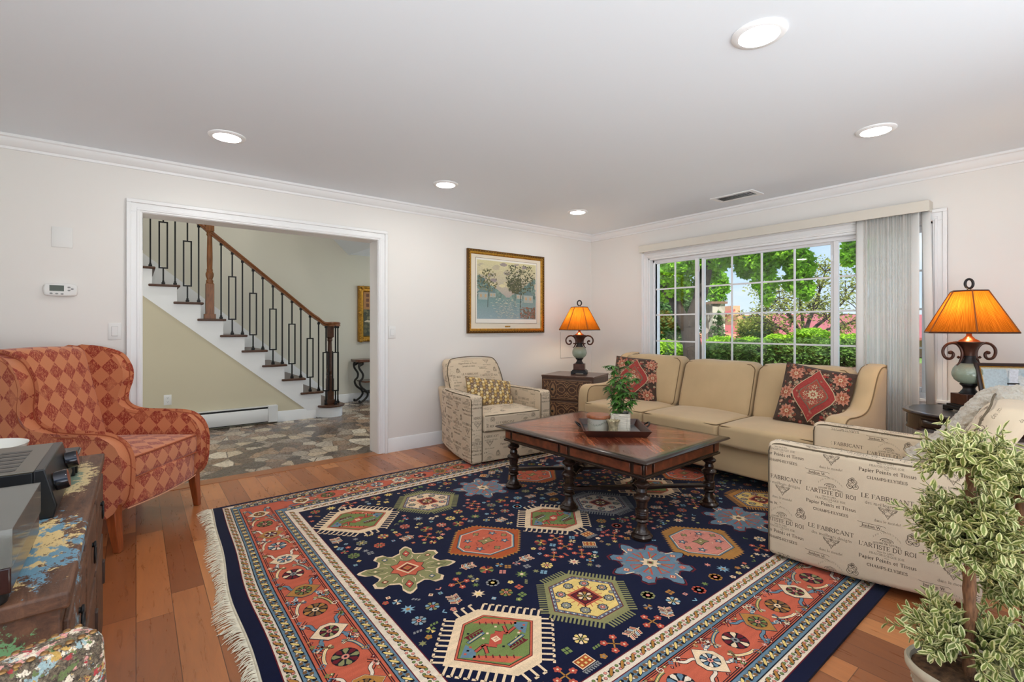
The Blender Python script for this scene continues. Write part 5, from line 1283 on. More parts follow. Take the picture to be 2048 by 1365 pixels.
def lamp(label, loc, rz):
    t = thing('table_lamp', label, 'lamp', loc, rz, None)
    b = MB(); b.box((0, 0, .024), (.182, .182, .02)); b.box((0, 0, .040), (.155, .155, .014))
    for sx in (-1, 1):
        for sy in (-1, 1): b.box((sx * .072, sy * .072, .007), (.038, .038, .014))
    b.obj('plinth', LK, t, bevel=.002)
    b = MB(); b.box((0, 0, .082), (.128, .128, .070)); b.obj('block', LB, t, bevel=.003)
    b = MB(); b.lathe([(.05, .117), (.05, .122), (.044, .128), (.032, .146), (.030, .155), (.034, .165), (.046, .176), (.046, .182), (.03, .184)], 28); b.obj('pedestal', LK, t)
    b = MB(); b.lathe([(.032, .181), (.052, .19), (.070, .208), (.080, .235), (.081, .252), (.075, .278), (.062, .300), (.046, .314)], 36, sx=1.06, sy=1.06); b.obj('globe', CEL, t)
    b = MB(); b.lathe([(.046, .310), (.044, .318), (.034, .338), (.031, .350), (.033, .362), (.028, .364)], 28); b.obj('neck', LK, t)
    b = MB(); b.lathe([(.03, .360), (.031, .372), (.035, .39), (.044, .415), (.060, .438), (.075, .448), (.076, .453), (.05, .455)], 32); b.obj('bell', LB, t)
    b = MB(); b.lathe([(.055, .453), (.05, .460), (.030, .472), (.020, .484), (.014, .492), (.014, .512), (.005, .515)], 24); b.obj('cap', COPP, t)
    for sg in (-1, 1):
        pth = [(.030, .335), (.032, .318)][:0] + [(.075, .300), (.058, .318), (.046, .345), (.041, .375), (.050, .41), (.072, .436), (.100, .444), (.132, .434), (.154, .408), (.157, .378), (.143, .350), (.118, .342), (.100, .352), (.095, .372), (.106, .386), (.118, .384)]
        sp = smooth([(sg * x, 0, z) for x, z in pth], 4); b = MB(); b.tube(sp, lambda u: .0085 if u > .12 else .003 + .0055 * u / .12, 8, flat=1.0); b.lathe([(.001, -.012), (.010, -.008), (.013, 0), (.010, .008), (.001, .012)], 14, T=Matrix.Translation((sg * .113, 0, .382)))
        b.tube([(sg * .030, 0, .350), (sg * .060, 0, .352)], .006, 8); b.lathe([(.001, -.010), (.010, 0), (.001, .010)], 12, T=Matrix.Translation((sg * .064, 0, .352)))
        b.obj('scroll', LB, t)
    n = 6; vs = []; fs = []; uvs = []; z0, z1 = .512, .778; M_ = 12
    for i in range(n):
        for j in range(M_ + 1):
            a0, a1 = 2 * pi * i / n, 2 * pi * (i + 1) / n; u = j / M_
            for r, z in ((.238, z0), (.094, z1)): vs.append((r * (cos(a0) * (1 - u) + cos(a1) * u), r * (sin(a0) * (1 - u) + sin(a1) * u), z))
    for i in range(n):
        for j in range(M_):
            q = (i * (M_ + 1) + j) * 2; fs.append((q, q + 2, q + 3, q + 1)); uvs.append([((i + j / M_), 0), ((i + (j + 1) / M_), 0), ((i + (j + 1) / M_), 1), ((i + j / M_), 1)])
    b = MB(); b.add(vs, fs, 0, uvs); sh = b.obj('shade', SHADE, t, ang=20)
    for r, z in ((.238, z0), (.094, z1)):
        b = MB(); b.tube([(r * cos(2 * pi * i / n), r * sin(2 * pi * i / n), z) for i in range(n)], .0055, 6, closed=True); b.obj('shade_trim', LB, sh)
    for i in range(n): 
        a = 2 * pi * i / n; b = MB(); b.tube([(.239 * cos(a), .239 * sin(a), z0), (.095 * cos(a), .095 * sin(a), z1)], .004, 6); b.obj('shade_seam', M('seam_amber', S(140, 78, 24), .8) if 'seam_amber' not in bpy.data.materials else bpy.data.materials['seam_amber'], sh)
    b = MB(); b.tube([(0, 0, .51), (0, 0, .79)], .004, 8); b.tube([(.088, 0, .772), (-.088, 0, .772)], .0025, 6)
    for k in range(2): pass
    b.obj('stem', LK, t)
    b = MB(); b.tube([(.024 * cos(a), 0, .826 + .030 * sin(a)) for a in [2 * pi * k / 20 for k in range(20)]], .0075, 8, closed=True); b.lathe([(.006, .785), (.012, .79), (.006, .797)], 12); b.obj('finial', LK, t)
    b = MB(); b.lathe([(.001, -.05), (.012, -.045), (.014, -.03), (.028, 0), (.03, .015), (.022, .035), (.001, .045)], 20, T=Matrix.Translation((.03, 0, .63))); b.obj('bulb', BULB, t)
    ld = bpy.data.lights.new('lamp_light', 'POINT'); ld.energy = 2.8; ld.color = (1, .80, .55); ld.shadow_soft_size = .03
    lo = bpy.data.objects.new('lamp_light', ld); COL.objects.link(lo); lo.parent = t; lo.location = (-.04, 0, .66)
    return t
lamp('lit amber-shaded table lamp with celadon globe on the corner chest', (4.078, 3.909, .671), radians(-52))
lamp('lit amber-shaded table lamp with celadon globe on the round black drum table', (4.218, .60, .671), radians(-43))
# ------------------------------------------------------------------ drum table, photo frame
MAH = M('black_mahogany', S(40, 24, 22), .2, var=.3, vs=10, coat=.5); LTH = M('black_leather_top', S(58, 58, 58), .28, bump=.2, bs=300)
t = thing('drum_table', 'round black drum table with small drawers by the window wall', 'side table', (4.22, .60, 0))
b = MB(); b.lathe([(.001, .648), (.325, .648), (.335, .653), (.337, .660), (.330, .668), (.315, .670), (.30, .670)], 56, cap=False); b.obj('top_rim', MAH, t)
b = MB(); b.lathe([(.001, .6695), (.302, .6695), (.302, .666), (.001, .666)], 56); b.obj('leather_top', LTH, t)
b = MB(); b.lathe([(.001, .545), (.30, .545), (.318, .550), (.315, .556), (.310, .562), (.310, .640), (.318, .648), (.001, .649)], 56); b.obj('drum', MAH, t)
for k, a in enumerate((168, 258, 78, -12)):
    a = radians(a); b = MB(); n = 10; vs = []
    for i in range(n + 1):
        q = a + (i / n - .5) * 1.0
        for z, r in ((.572, .312), (.630, .312)): vs.append((r * cos(q), r * sin(q), z))
    b.add(vs, [(2 * i, 2 * i + 2, 2 * i + 3, 2 * i + 1) for i in range(n)]); o = b.obj('drawer_front', MAH, t); o.modifiers.new('t', 'SOLIDIFY').thickness = .008
    b = MB(); b.lathe([(.012, 0), (.012, .003), (.006, .006), (.005, .014), (.010, .018), (.010, .022), (.001, .026)], 14, T=Matrix.Translation((.316 * cos(a), .316 * sin(a), .601)) @ Matrix.Rotation(a, 4, 'Z') @ Matrix.Rotation(pi / 2, 4, 'Y')); b.obj('knob', M('aged_brass', S(120, 96, 70), .3, .9) if k == 0 else bpy.data.materials['aged_brass'], o)
b = MB(); b.lathe([(.05, .16), (.055, .2), (.035, .24), (.06, .3), (.065, .34), (.035, .42), (.04, .5), (.09, .55)], 28); b.obj('pedestal', MAH, t)
for k in range(4):
    a = k * pi / 2 + .6; b = MB(); b.tube(smooth([(.03 * cos(a), .03 * sin(a), .22), (.12 * cos(a), .12 * sin(a), .17), (.2 * cos(a), .2 * sin(a), .07), (.27 * cos(a), .27 * sin(a), .022)], 5), lambda u: .024 - .006 * u, 8); b.obj('leg', MAH, t)
t = thing('photo_frame', 'dark photo frame with a pale bluish picture leaning on the drum table', 'photo frame', (4.205, .375, .672), radians(-52)); 
fw_, fh_ = .36, .33
tilt = Matrix.Rotation(radians(-16), 4, 'X'); 
fo = bpy.data.objects.new('panel', None)
b = MB(); frame_ring(b, fw_, fh_, [(0, 0), (0, .016), (.008, .02), (.02, .014), (.02, 0)])
for i, v in enumerate(b.v): b.v[i] = tuple(tilt @ Vector((v[0], v[1], v[2] + fh_ / 2)))
b.obj('frame', M('frame_walnut', S(52, 38, 36), .3), t)
b = MB(); frame_ring(b, fw_ - .04, fh_ - .04, [(0, 0), (0, .012), (.006, .012), (.006, 0)])
for i, v in enumerate(b.v): b.v[i] = tuple(tilt @ Vector((v[0], v[1], v[2] + fh_ / 2)))
b.obj('gilt_slip', GOLD, t)
A = Art(.00005); A.rect(-.16, .16, -.145, .145, S(214, 208, 178)); R = random.Random(6)
A.rect(-.145, .16, -.145, .13, S(196, 214, 220))
for k in range(40): A.blob(R.uniform(-.12, .13), R.uniform(-.12, .1), R.uniform(.02, .05), R.uniform(.015, .04), mixc(S(176, 200, 210), S(232, 232, 226), R.random()), rnd=R)
A.poly([(.0, .13), (.045, .13), (-.01, -.1), (-.05, -.1)], S(226, 232, 240)); A.line([(-.01, .12), (-.05, -.08)], .003, S(120, 134, 146)); A.line([(.1, .09), (.09, -.06)], .006, S(130, 150, 158)); A.blob(-.09, -.1, .05, .025, S(70, 92, 116), rnd=R)
for i, v in enumerate(A.mb.v): A.mb.v[i] = tuple(tilt @ Vector((v[0], v[1] - .004, v[2] + fh_ / 2)))
A.mb.obj('picture', PAINTM, t, ang=0)
b = MB(); b.add([tuple(tilt @ Vector((x, .001, z + fh_ / 2))) for x, z in ((-fw_ / 2 + .01, -fh_ / 2 + .01), (fw_ / 2 - .01, -fh_ / 2 + .01), (fw_ / 2 - .01, fh_ / 2 - .01), (-fw_ / 2 + .01, fh_ / 2 - .01))], [(0, 1, 2, 3)]); o = b.obj('backing', BLACK, t); o.modifiers.new('t', 'SOLIDIFY').thickness = .003
b = MB(); b.add([(-.03, .045, .2), (.03, .045, .2), (.03, .12, .0), (-.03, .12, .0)], [(0, 1, 2, 3)]); o = b.obj('strut', BLACK, t); o.modifiers.new('t', 'SOLIDIFY').thickness = .004

# ------------------------------------------------------------------ fluffy throw over the back of the large club chair (chair coordinates)
FUR = NT('cream_faux_fur'); f1 = FUR.noise(FUR.tc('Object'), 120, 5, .7); f2 = FUR.noise(FUR.tc('Object'), 26, 4, .6)
FUR.set(Base_Color=FUR.ramp(f2, [(.3, S(236, 214, 182)), (.65, S(252, 242, 222))]), Roughness=1.0); FUR.b.inputs['Sheen Weight'].default_value = .8; FUR.bump(FUR.math('ADD', f1, FUR.math('MULTIPLY', f2, 2.0)), .9, .02); FUR = FUR.m
t = thing('throw_blanket', 'fluffy cream throw blanket folded over the back of the large club chair', 'throw', (3.055, .775, 0), radians(183.6))
PROFILE = [(.10, .50), (.20, .60), (.30, .72), (.365, .825), (.415, .868), (.48, .882), (.54, .865), (.58, .80), (.59, .68), (.59, .50)]
def roll(x, dx, off, r0, seed, a=0, z=len(PROFILE)):
    pts = []
    for i, (y, zz) in enumerate(PROFILE[a:z]):
        k = (i + a) / (len(PROFILE) - 1); nx, nz = (-.75, .6) if k < .4 else ((0, 1) if k < .62 else (1, .1)); pts.append((x + dx * k, y + nx * off, zz + nz * off))
    m = MB(); R_ = random.Random(seed); ph = R_.uniform(0, 6)
    m.tube(smooth(pts, 8), lambda u: r0 * (1 + .05 * sin(31 * u + ph) + .04 * sin(67 * u + 2 * ph)), 14, flat=1.1); return m
FT = bpy.data.textures.new('tuft', 'CLOUDS'); FT.noise_scale = .022; FT.noise_depth = 3
def fluffy(o, k=.022):
    d = o.modifiers.new('d', 'DISPLACE'); d.texture = FT; d.strength = k; d.mid_level = .5; return o
fluffy(roll(-.27, -.03, .010, .044, 1).obj('fold', FUR, t, sub=2)); fluffy(roll(-.05, -.02, .004, .036, 2).obj('fold', FUR, t, sub=2))
b = MB(); n = 14; PS = smooth(PROFILE, 4); vs = []
for i, (y, z) in enumerate(PS):
    for j in range(n + 1): x = -.30 + .27 * j / n; vs.append((x, y, z + .006 * sin(x * 40 + i)))
b.add(vs, [(i * (n + 1) + j, i * (n + 1) + j + 1, (i + 1) * (n + 1) + j + 1, (i + 1) * (n + 1) + j) for i in range(len(PS) - 1) for j in range(n)]); o = b.obj('sheet', FUR, t); o.modifiers.new('t', 'SOLIDIFY').thickness = .03

# ------------------------------------------------------------------ painted sideboard and the audio gear on it
def distressed():
    n = NT('distressed_paint'); o = n.tc('Object'); c = n.sep(o)
    gr = n.noise(n.tc('Object', scale=(14, 2.2, 14)), 3, 7, .65, .8)
    wood = n.ramp(gr, [(.25, S(50, 30, 20)), (.5, S(94, 60, 40)), (.8, S(128, 86, 58))])
    chip = n.noise(n.tc('Object', scale=(1, .8, 1)), 46, 6, .75)
    def patch(loc, rad, sc=1.0, th=.0):
        d = n.n('ShaderNodeVectorMath'); d.operation = 'DISTANCE'; m = n.n('ShaderNodeMapping'); m.inputs['Scale'].default_value = sc; n.l(o, m.inputs[0]); n.l(m.outputs[0], d.inputs[0]); d.inputs[1].default_value = tuple(a * b_ for a, b_ in zip(loc, sc))
        v = n.math('SUBTRACT', 1.0, n.math('DIVIDE', d.outputs['Value'], rad)); v = n.math('ADD', v, n.math('MULTIPLY', n.math('SUBTRACT', chip, .5), 1.9)); return n.ramp(v, [(.34 + th, 0.0), (.40 + th, 1.0)])
    col = wood
    col = n.mix(patch((-.25, -.32, .63), .19, (1, .6, 1), -.08), col, S(222, 192, 132))
    fleck = n.ramp(n.noise(n.tc('Object', scale=(1, .5, 1)), 34, 4, .6), [(.48, 0.0), (.53, 1.0)])
    col = n.mix(n.math('MULTIPLY', fleck, patch((-.20, -.32, .63), .17, (1, .55, 1), -.05)), col, S(104, 146, 166))
    col = n.mix(patch((-.30, -.50, .63), .10, (1, .8, 1), .0), col, S(104, 146, 168))
    col = n.mix(patch((-.16, .28, .63), .11, (1.5, .40, 1), -.08), col, S(216, 192, 140))
    col = n.mix(patch((-.18, .26, .63), .07, (1, .35, 1), .0), col, S(112, 134, 116))
    col = n.mix(patch((-.22, -.57, .50), .11, (1, 1, 1), -.10), col, S(104, 146, 96))
    col = n.mix(patch((-.0, -.45, .30), .16, (.4, .8, .5), .02), col, S(150, 196, 214))
    col = n.mix(patch((-.03, .1, .58), .09, (1, .3, 1), .1), col, S(98, 112, 84))
    n.set(Base_Color=col, Roughness=.55); n.bump(n.math('ADD', gr, chip), .3, .004); return n.m
DIST = distressed()
t = thing('sideboard', 'distressed multicolour painted wooden sideboard with audio equipment on it', 'sideboard', (0, 1.745, .12))
b = MB(); x0, x1, y0, y1 = -.56, -.105, -.575, .575
b.bx(x0, x1, y0, y1, 0, .60); b.obj('body', DIST, t, bevel=.004)
b = MB(); b.bx(x0 - .01, -.092, -.592, .592, .60, .63); b.obj('top', DIST, t, bevel=.005)
for sx in (x0 + .03, x1 - .03):
    for y in (y0 + .03, y1 - .03): b = MB(); b.box((sx, y, -.055), (.05, .05, .13), tap=.8); b.obj('leg', DIST, t, bevel=.003)
for k in range(3):
    yc = -.385 + .385 * k
    b = MB(); b.box((x1 + .004, yc, .47), (.012, .34, .19)); d = b.obj('drawer', DIST, t, bevel=.004)
    b = MB(); b.lathe([(.006, 0), (.006, .003), (.010, .005), (.010, .009), (.001, .011)], 12, T=Matrix.Translation((x1 + .01, yc, .50)) @ Matrix.Rotation(pi / 2, 4, 'Y')); b.tube([(x1 + .017, yc + .024 * sin(a), .475 + .024 * cos(a)) for a in [6.283 * q / 16 for q in range(16)]], .003, 6, closed=True); b.obj('ring_pull', IRON, d)
    b = MB(); b.box((x1 + .004, yc, .18), (.012, .34, .33)); d = b.obj('door', DIST, t, bevel=.004)
    b = MB(); b.box((x1 + .012, yc + .13, .22), (.010, .03, .08)); b.obj('handle', M('door_bar', S(60, 40, 30), .5) if k == 0 else bpy.data.materials['door_bar'], d, bevel=.003)
ST_ = .7502
RTOP = M('receiver_top', S(108, 102, 92), .35, .5); RBLK = M('receiver_black', S(22, 22, 24), .35); CHR_ = M('knob_chrome', S(60, 60, 64), .12, .9)
t = thing('stereo_receiver', 'black stereo receiver with slotted grey top and round knobs on the sideboard', 'receiver', (-.165, 1.80, ST_))
b = MB(); b.bx(-.36, -.03, -.175, .175, .012, .118); b.obj('case', RBLK, t, bevel=.003)
b = MB(); b.bx(-.362, -.028, -.177, .177, .117, .122); o = b.obj('lid', RTOP, t, bevel=.002)
b = MB()
for i in range(6):
    for j in range(4): b.bx(-.34 + j * .072, -.28 + j * .072, -.155 + i * .045, -.130 + i * .045, .1221, .1228)
b.obj('vent_slots', RBLK, o)
b = MB(); b.add([(-.03, -.18, .0), (.006, -.18, .0), (.012, -.18, .03), (-.01, -.18, .122), (-.03, -.18, .122), (-.03, .18, .0), (.006, .18, .0), (.012, .18, .03), (-.01, .18, .122), (-.03, .18, .122)], [(0, 1, 2, 3, 4), (9, 8, 7, 6, 5), (0, 5, 6, 1), (1, 6, 7, 2), (2, 7, 8, 3), (3, 8, 9, 4), (4, 9, 5, 0)]); b.obj('front_panel', RBLK, t, bevel=.003)
for y in (-.12, .12): b = MB(); b.lathe([(.024, 0), (.024, .022), (.022, .026), (.001, .026)], 28, T=Matrix.Translation((.003, y, .075)) @ Matrix.Rotation(radians(80), 4, 'Y')); b.obj('knob', CHR_, t)
b = MB(); b.lathe([(.010, 0), (.010, .004), (.006, .006), (.001, .006)], 16, T=Matrix.Translation((-.10, -.176, .075)) @ Matrix.Rotation(pi / 2, 4, 'X')); b.obj('socket', CHR_, t)
b = MB()
for k in range(6):
    for j in range(2): b.bx(-.2 + j * .03, -.176 + j * .03, -.1765, -.175, .05 + .009 * k, .054 + .009 * k)
b.obj('side_vents', M('vent_dark', S(6, 6, 6), .6), t)
for sx in (-.32, -.06):
    for y in (-.14, .14): b = MB(); b.lathe([(.016, 0), (.018, .012)], 14, T=Matrix.Translation((sx, y, 0))); b.obj('foot', RBLK, t)
t = thing('turntable', 'turntable with smoked clear dust cover and dark wood plinth on the sideboard', 'turntable', (-.33, 1.285, ST_))
b = MB(); b.bx(-.19, .165, -.135, .165, .022, .066); b.obj('plinth', M('turntable_walnut', S(50, 24, 20), .25, coat=.4), t, bevel=.003)
for sx in (-.16, .135):
    for y in (-.105, .135): b = MB(); b.lathe([(.022, 0), (.024, .008), (.018, .023)], 18, T=Matrix.Translation((sx, y, 0))); b.obj('foot', BLACK, t)
b = MB(); b.lathe([(.001, .068), (.125, .068), (.127, .075), (.127, .084), (.001, .086)], 40, T=Matrix.Translation((-.05, .01, 0))); b.obj('platter', BLACK, t)
b = MB(); b.tube(smooth([(.12, .12, .092), (.125, .02, .094), (.10, -.06, .090), (.06, -.09, .088)], 5), .005, 8); b.lathe([(.022, .066), (.022, .1), (.012, .11)], 18, T=Matrix.Translation((.12, .12, 0))); b.obj('tonearm', CHR_, t)
SMK = NT('smoked_acrylic'); SMK.set(Base_Color=S(120, 118, 110), Roughness=.08); SMK.b.inputs['Alpha'].default_value = .5; SMK.b.inputs['Specular IOR Level'].default_value = .8; SMK = SMK.m
b = MB()
for (a, c, d, e, f, g) in ((-.192, .167, -.137, .167, .128, .131), (-.192, -.189, -.137, .167, .067, .128), (.164, .167, -.137, .167, .067, .128), (-.189, .164, -.137, -.134, .067, .128), (-.189, .164, .164, .167, .067, .128)): b.bx(a, c, d, e, f, g)
b.obj('dust_cover', SMK, t, ang=0)
t = thing('media_player', 'small flat black player with tiny knob behind the receiver', 'player', (-.20, 2.115, ST_))
b = MB(); b.box((0, 0, .03), (.10, .17, .06)); b.obj('case', RBLK, t, bevel=.004); b = MB(); b.box((.052, 0, .032), (.006, .16, .05)); b.obj('face', CHR_, t, bevel=.002)
t = thing('ceramic_bowl', 'white ceramic bowl at the back of the sideboard by the orange chair', 'bowl', (-.40, 2.235, ST_))
b = MB(); b.lathe([(.001, .0), (.05, 0), (.06, .004), (.105, .045), (.12, .085), (.122, .09), (.116, .086), (.10, .047), (.055, .010), (.001, .008)], 40); b.obj('bowl', M('white_china', S(236, 234, 226), .2, coat=.4), t)

# floral chair whose back just shows in the corner
def floral():
    n = NT('floral_tapestry'); o = n.tc('Object')
    def layer(col, seed, lo, hi, sc):
        v = n.noise(n.tc('Object', loc=(seed, seed * 2, 0)), sc * 1.5, 4, .65, .15); return n.ramp(v, [(lo, 0.0), (hi, 1.0)])
    fine = n.noise(o, 220, 4, .8)
    col = n.mix(n.ramp(fine, [(.4, 0.0), (.6, 1.0)]), S(70, 58, 48), S(120, 104, 84))
    for c, sd, lo, sc in ((S(226, 208, 184), 3, .54, 26), (S(170, 60, 62), 11, .59, 30), (S(214, 150, 140), 19, .56, 34), (S(150, 170, 170), 27, .58, 28), (S(190, 150, 80), 35, .60, 40), (S(104, 116, 70), 43, .59, 44)):
        col = n.mix(layer(c, sd, lo, lo + .03, sc), col, c)
    col = n.mix(1.0, col, n.ramp(fine, [(.35, (.75,) * 3 + (1,)), (.65, (1.15,) * 3 + (1,))]), 'MULTIPLY')
    n.set(Base_Color=col, Roughness=.95); n.bump(fine, .5, .003); return n.m
FLO = floral(); NAIL = M('nailhead_brass', S(150, 112, 70), .35, .85)
t = thing('floral_chair', 'floral tapestry chair back with brass nailheads in front of the sideboard', 'chair', (-.262, .840, 0), radians(31))
b = MB(); b.rbox((.50, .058, .46), .018, 3, (10, 1, 8), lambda p: (p.x, p.y + .03 * ((p.z + .23) / .46) ** 2 - .03, p.z + (.012 * (1 - (p.x / .25) ** 2) if p.z > 0 else 0))); b.obj('back', FLO, t, loc=(0, .0, .535))
b = MB(); b.rbox((.50, .48, .12), .03, 3, (6, 6, 2)); b.obj('seat', FLO, t, loc=(0, -.26, .42))
for k in range(2):
    b = MB()
    for i in range(34):
        x = -.235 + .47 * i / 33; b.lathe([(.0052, 0), (.004, .002), (.001, .003)], 8, T=Matrix.Translation((x, (-.020, .016)[k], .7655 + .012 * (1 - (x / .25) ** 2) - .0012)))
    b.obj('nailhead_trim', NAIL, t)
for sx in (-1, 1):
    for y in (-.46, -.03): b = MB(); b.box((sx * .21, y, .18), (.04, .04, .36), tap=.65); b.obj('leg', DKM, t, bevel=.003)

# ------------------------------------------------------------------ topiaries
VAR = NT('variegated_leaf'); uu = VAR.sep(VAR.tc('UV')); nz = VAR.noise(VAR.tc('Object'), 70, 3, .7)
e_ = VAR.math('ADD', uu[0], VAR.math('MULTIPLY', VAR.math('SUBTRACT', nz, .5), 1.1))
hue = VAR.noise(VAR.tc('Object'), 9, 2); gcol = VAR.mix(hue, S(88, 104, 46), S(140, 148, 68))
VAR.set(Base_Color=VAR.mix(VAR.ramp(e_, [(.45, 0.0), (.60, 1.0)]), gcol, VAR.mix(hue, S(226, 220, 168), S(210, 202, 130))), Roughness=.5); VAR = VAR.m
BARK = M('peeled_trunk', S(124, 84, 54), .8, var=.4, vs=30, stretch=(6, 6, 1), bump=.5, bs=60); POT = M('aged_stone_pot', S(196, 184, 158), .85, var=.2, vs=14, bump=.4, bs=50); MOSS = M('brown_moss', S(98, 70, 46), 1.0, var=.6, vs=60, bump=1.0, bs=140)
def topiary(label, loc, tiers, seed, rim=.145):
    t = thing('potted_topiary', label, 'potted plant', loc, 0); R = random.Random(seed)
    b = MB(); b.lathe([(.001, 0), (.085, 0), (.095, .01), (.11, .06), (.128, .13), (.134, .165), (.142, .170), (.146, .178), (.147, .195), (.142, .202), (.134, .196), (.130, .17), (.001, .16)], 44)
    for i, v in enumerate(b.v): a = atan2(v[1], v[0]); k = 1 + .015 * sin(3 * a + seed) ; b.v[i] = (v[0] * k, v[1] * k, v[2] + (.006 * sin(2 * a + seed) if v[2] > .15 else 0))
    po = b.obj('pot', POT, t)
    b = MB()
    for k in range(40): a = 2 * pi * k / 40; b.rbox((.012, .012, .012), .0055, 1, 1, None, 0, Matrix.Translation((.1285 * cos(a), .1285 * sin(a), .135)))
    b.obj('pot_beading', POT, po)
    b = MB(); n = 16; vs = [(0, 0, .192)]
    for j in range(1, 7):
        for k in range(24): a = 2 * pi * k / 24; r = .135 * j / 6; vs.append((r * cos(a), r * sin(a), .192 - .02 * (j / 6) ** 2 + R.uniform(-.006, .006)))
    fs = [(0, 1 + k, 1 + (k + 1) % 24) for k in range(24)] + [(1 + j * 24 + k, 1 + (j + 1) * 24 + k, 1 + (j + 1) * 24 + (k + 1) % 24, 1 + j * 24 + (k + 1) % 24) for j in range(5) for k in range(24)]
    b.add(vs, fs); b.obj('moss', MOSS, t)
    top = tiers[-1]; pth = smooth([(0, 0, .17), (tiers[0][0] * .6, tiers[0][1] * .6, tiers[0][2])] + [(q[0], q[1], q[2]) for q in tiers[1:]], 6)
    b = MB(); b.tube(pth, lambda u: .014 + .003 * sin(40 * u), 10); b.tube([(x + .012 * cos(z * 30), y + .012 * sin(z * 30), z) for x, y, z in pth], .008, 8); b.obj('trunk', BARK, t)
    for (cx, cy, cz, rad, nsp, up, stretch_, zs) in tiers:
        lf = MB(); tw = MB(); C_ = Vector((cx, cy, cz))
        for i in range(nsp):
            a = R.uniform(0, 6.283); el = math.asin(max(-1, min(1, R.uniform(-.85 + up * .6, 1)))); d = Vector((cos(a) * cos(el), sin(a) * cos(el), (sin(el) + .10) * zs))
            Ls = rad * R.uniform(.62, .92) * (1.4 if R.random() < stretch_ else 1); st_ = C_ + d * rad * .12; bend = Vector((R.uniform(-.3, .3), R.uniform(-.3, .3), R.uniform(-.15, .25)))
            pts = [st_ + d * Ls * u + bend * Ls * u * u * .5 for u in (0, .33, .66, 1)]; tw.tube(pts, lambda u: .0022 - .0014 * u, 5)
            m = max(4, int(Ls / .0145)); ph = R.uniform(0, 3)
            for j in range(int(m * .35), m + 1):
                u = j / m; p = st_ + d * Ls * u + bend * Ls * u * u * .5; ax = (d + bend * u).normalized()
                for sg in (0, 1):
                    q = ax.orthogonal().normalized(); q.rotate(Matrix.Rotation(ph + j * 1.7 + sg * pi, 3, ax)); dd = (q * R.uniform(.6, 1.0) + ax * R.uniform(.3, .9) + Vector((0, 0, -.12))).normalized()
                    s_ = R.uniform(.75, 1.1) * (1.08 - .4 * u); leaf(lf, aim(p, dd, R.uniform(-.6, .6)), .046 * s_, .0195 * s_, R.uniform(-.5, .45), .16)
        f = lf.obj('foliage', VAR, t, ang=60); tw.obj('twigs', STEMG, f)
    return t
topiary('three-tier variegated topiary in a stone pot in front of the large club chair', (1.935, .275, 0), [(.0, .0, .285, .155, 80, .4, .14, .55), (.012, .0, .605, .145, 130, 0, .06, .95), (.03, .0, .805, .145, 62, .7, .22, .62)], 21)
topiary('second variegated topiary beyond the three-tier one, cut off by the picture edge', (2.245, .175, 0), [(-.05, .02, .42, .14, 80, .1, .06, .9), (-.03, .02, .70, .11, 60, .1, .06, .9)], 22)
# ------------------------------------------------------------------ the rug: a flat woven drawing, every motif a shape of the pile
NAVY, ORA, WHI, BLU, OCH, OLI, CRE, RED, PIN, GRY, BRN, YEL, DRD, LBL, GRN, BLK, RUS = (S(14, 19, 48), S(200, 98, 72), S(232, 212, 188), S(104, 130, 146), S(178, 124, 60), S(142, 138, 92), S(236, 206, 168), S(190, 84, 66), S(220, 140, 122),
    S(140, 138, 136), S(128, 92, 56), S(232, 200, 120), S(106, 28, 38), S(132, 168, 186), S(118, 134, 74), S(26, 26, 34), S(176, 84, 40))
RX0, RX1, RY0, RY1 = .338, 4.36, .660, 3.722
fx0, fx1, fy0, fy1 = .832, 3.87, 1.131, 3.30
RM = MB(); RZ = .0115
def rp(pts, c, L):
    vs = []
    for x, y in pts:
        k = max(0, min(1, (y - 2.3) / 1.4)); k = k * k * (3 - 2 * k)
        dx = .058 * k * max(0, 1 - (x - RX0) / .45) + .006 * sin(y * 7) * max(0, 1 - (x - RX0) / .2)
        vs.append((x + dx, y, RZ + L * .00016))
    RM.add(vs, [tuple(range(len(vs)))], 0, None, None, c)
def sub(a, b, k): return [(a[0] + (b[0] - a[0]) * i / k, a[1] + (b[1] - a[1]) * i / k) for i in range(k)]
def rrect(x0, x1, y0, y1, c, L):
    n = max(1, int((y1 - y0) / .12))
    for i in range(n): rp([(x0, y0 + (y1 - y0) * i / n), (x1, y0 + (y1 - y0) * i / n), (x1, y0 + (y1 - y0) * (i + 1) / n), (x0, y0 + (y1 - y0) * (i + 1) / n)], c, L)
def rline(pts, w, c, L):
    for q in ribbon(pts, w): rp(q, c, L)
def place(cx, cy, an=0, s=1):
    ca, sa_ = cos(an), sin(an); return lambda p: (cx + s * (p[0] * ca - p[1] * sa_), cy + s * (p[0] * sa_ + p[1] * ca))
def shp(P, pts, c, L): rp([P(p) for p in pts], c, L)
def lin(P, pts, w, c, L): rline([P(p) for p in pts], w, c, L)
def star(n, r0, r1, a0=0): return [((r0 if k % 2 == 0 else r1) * cos(a0 + pi * k / n), (r0 if k % 2 == 0 else r1) * sin(a0 + pi * k / n)) for k in range(2 * n)]
def ngon(n, r, a0=0, ry=None): return [(r * cos(a0 + 2 * pi * k / n), (ry or r) * sin(a0 + 2 * pi * k / n)) for k in range(n)]
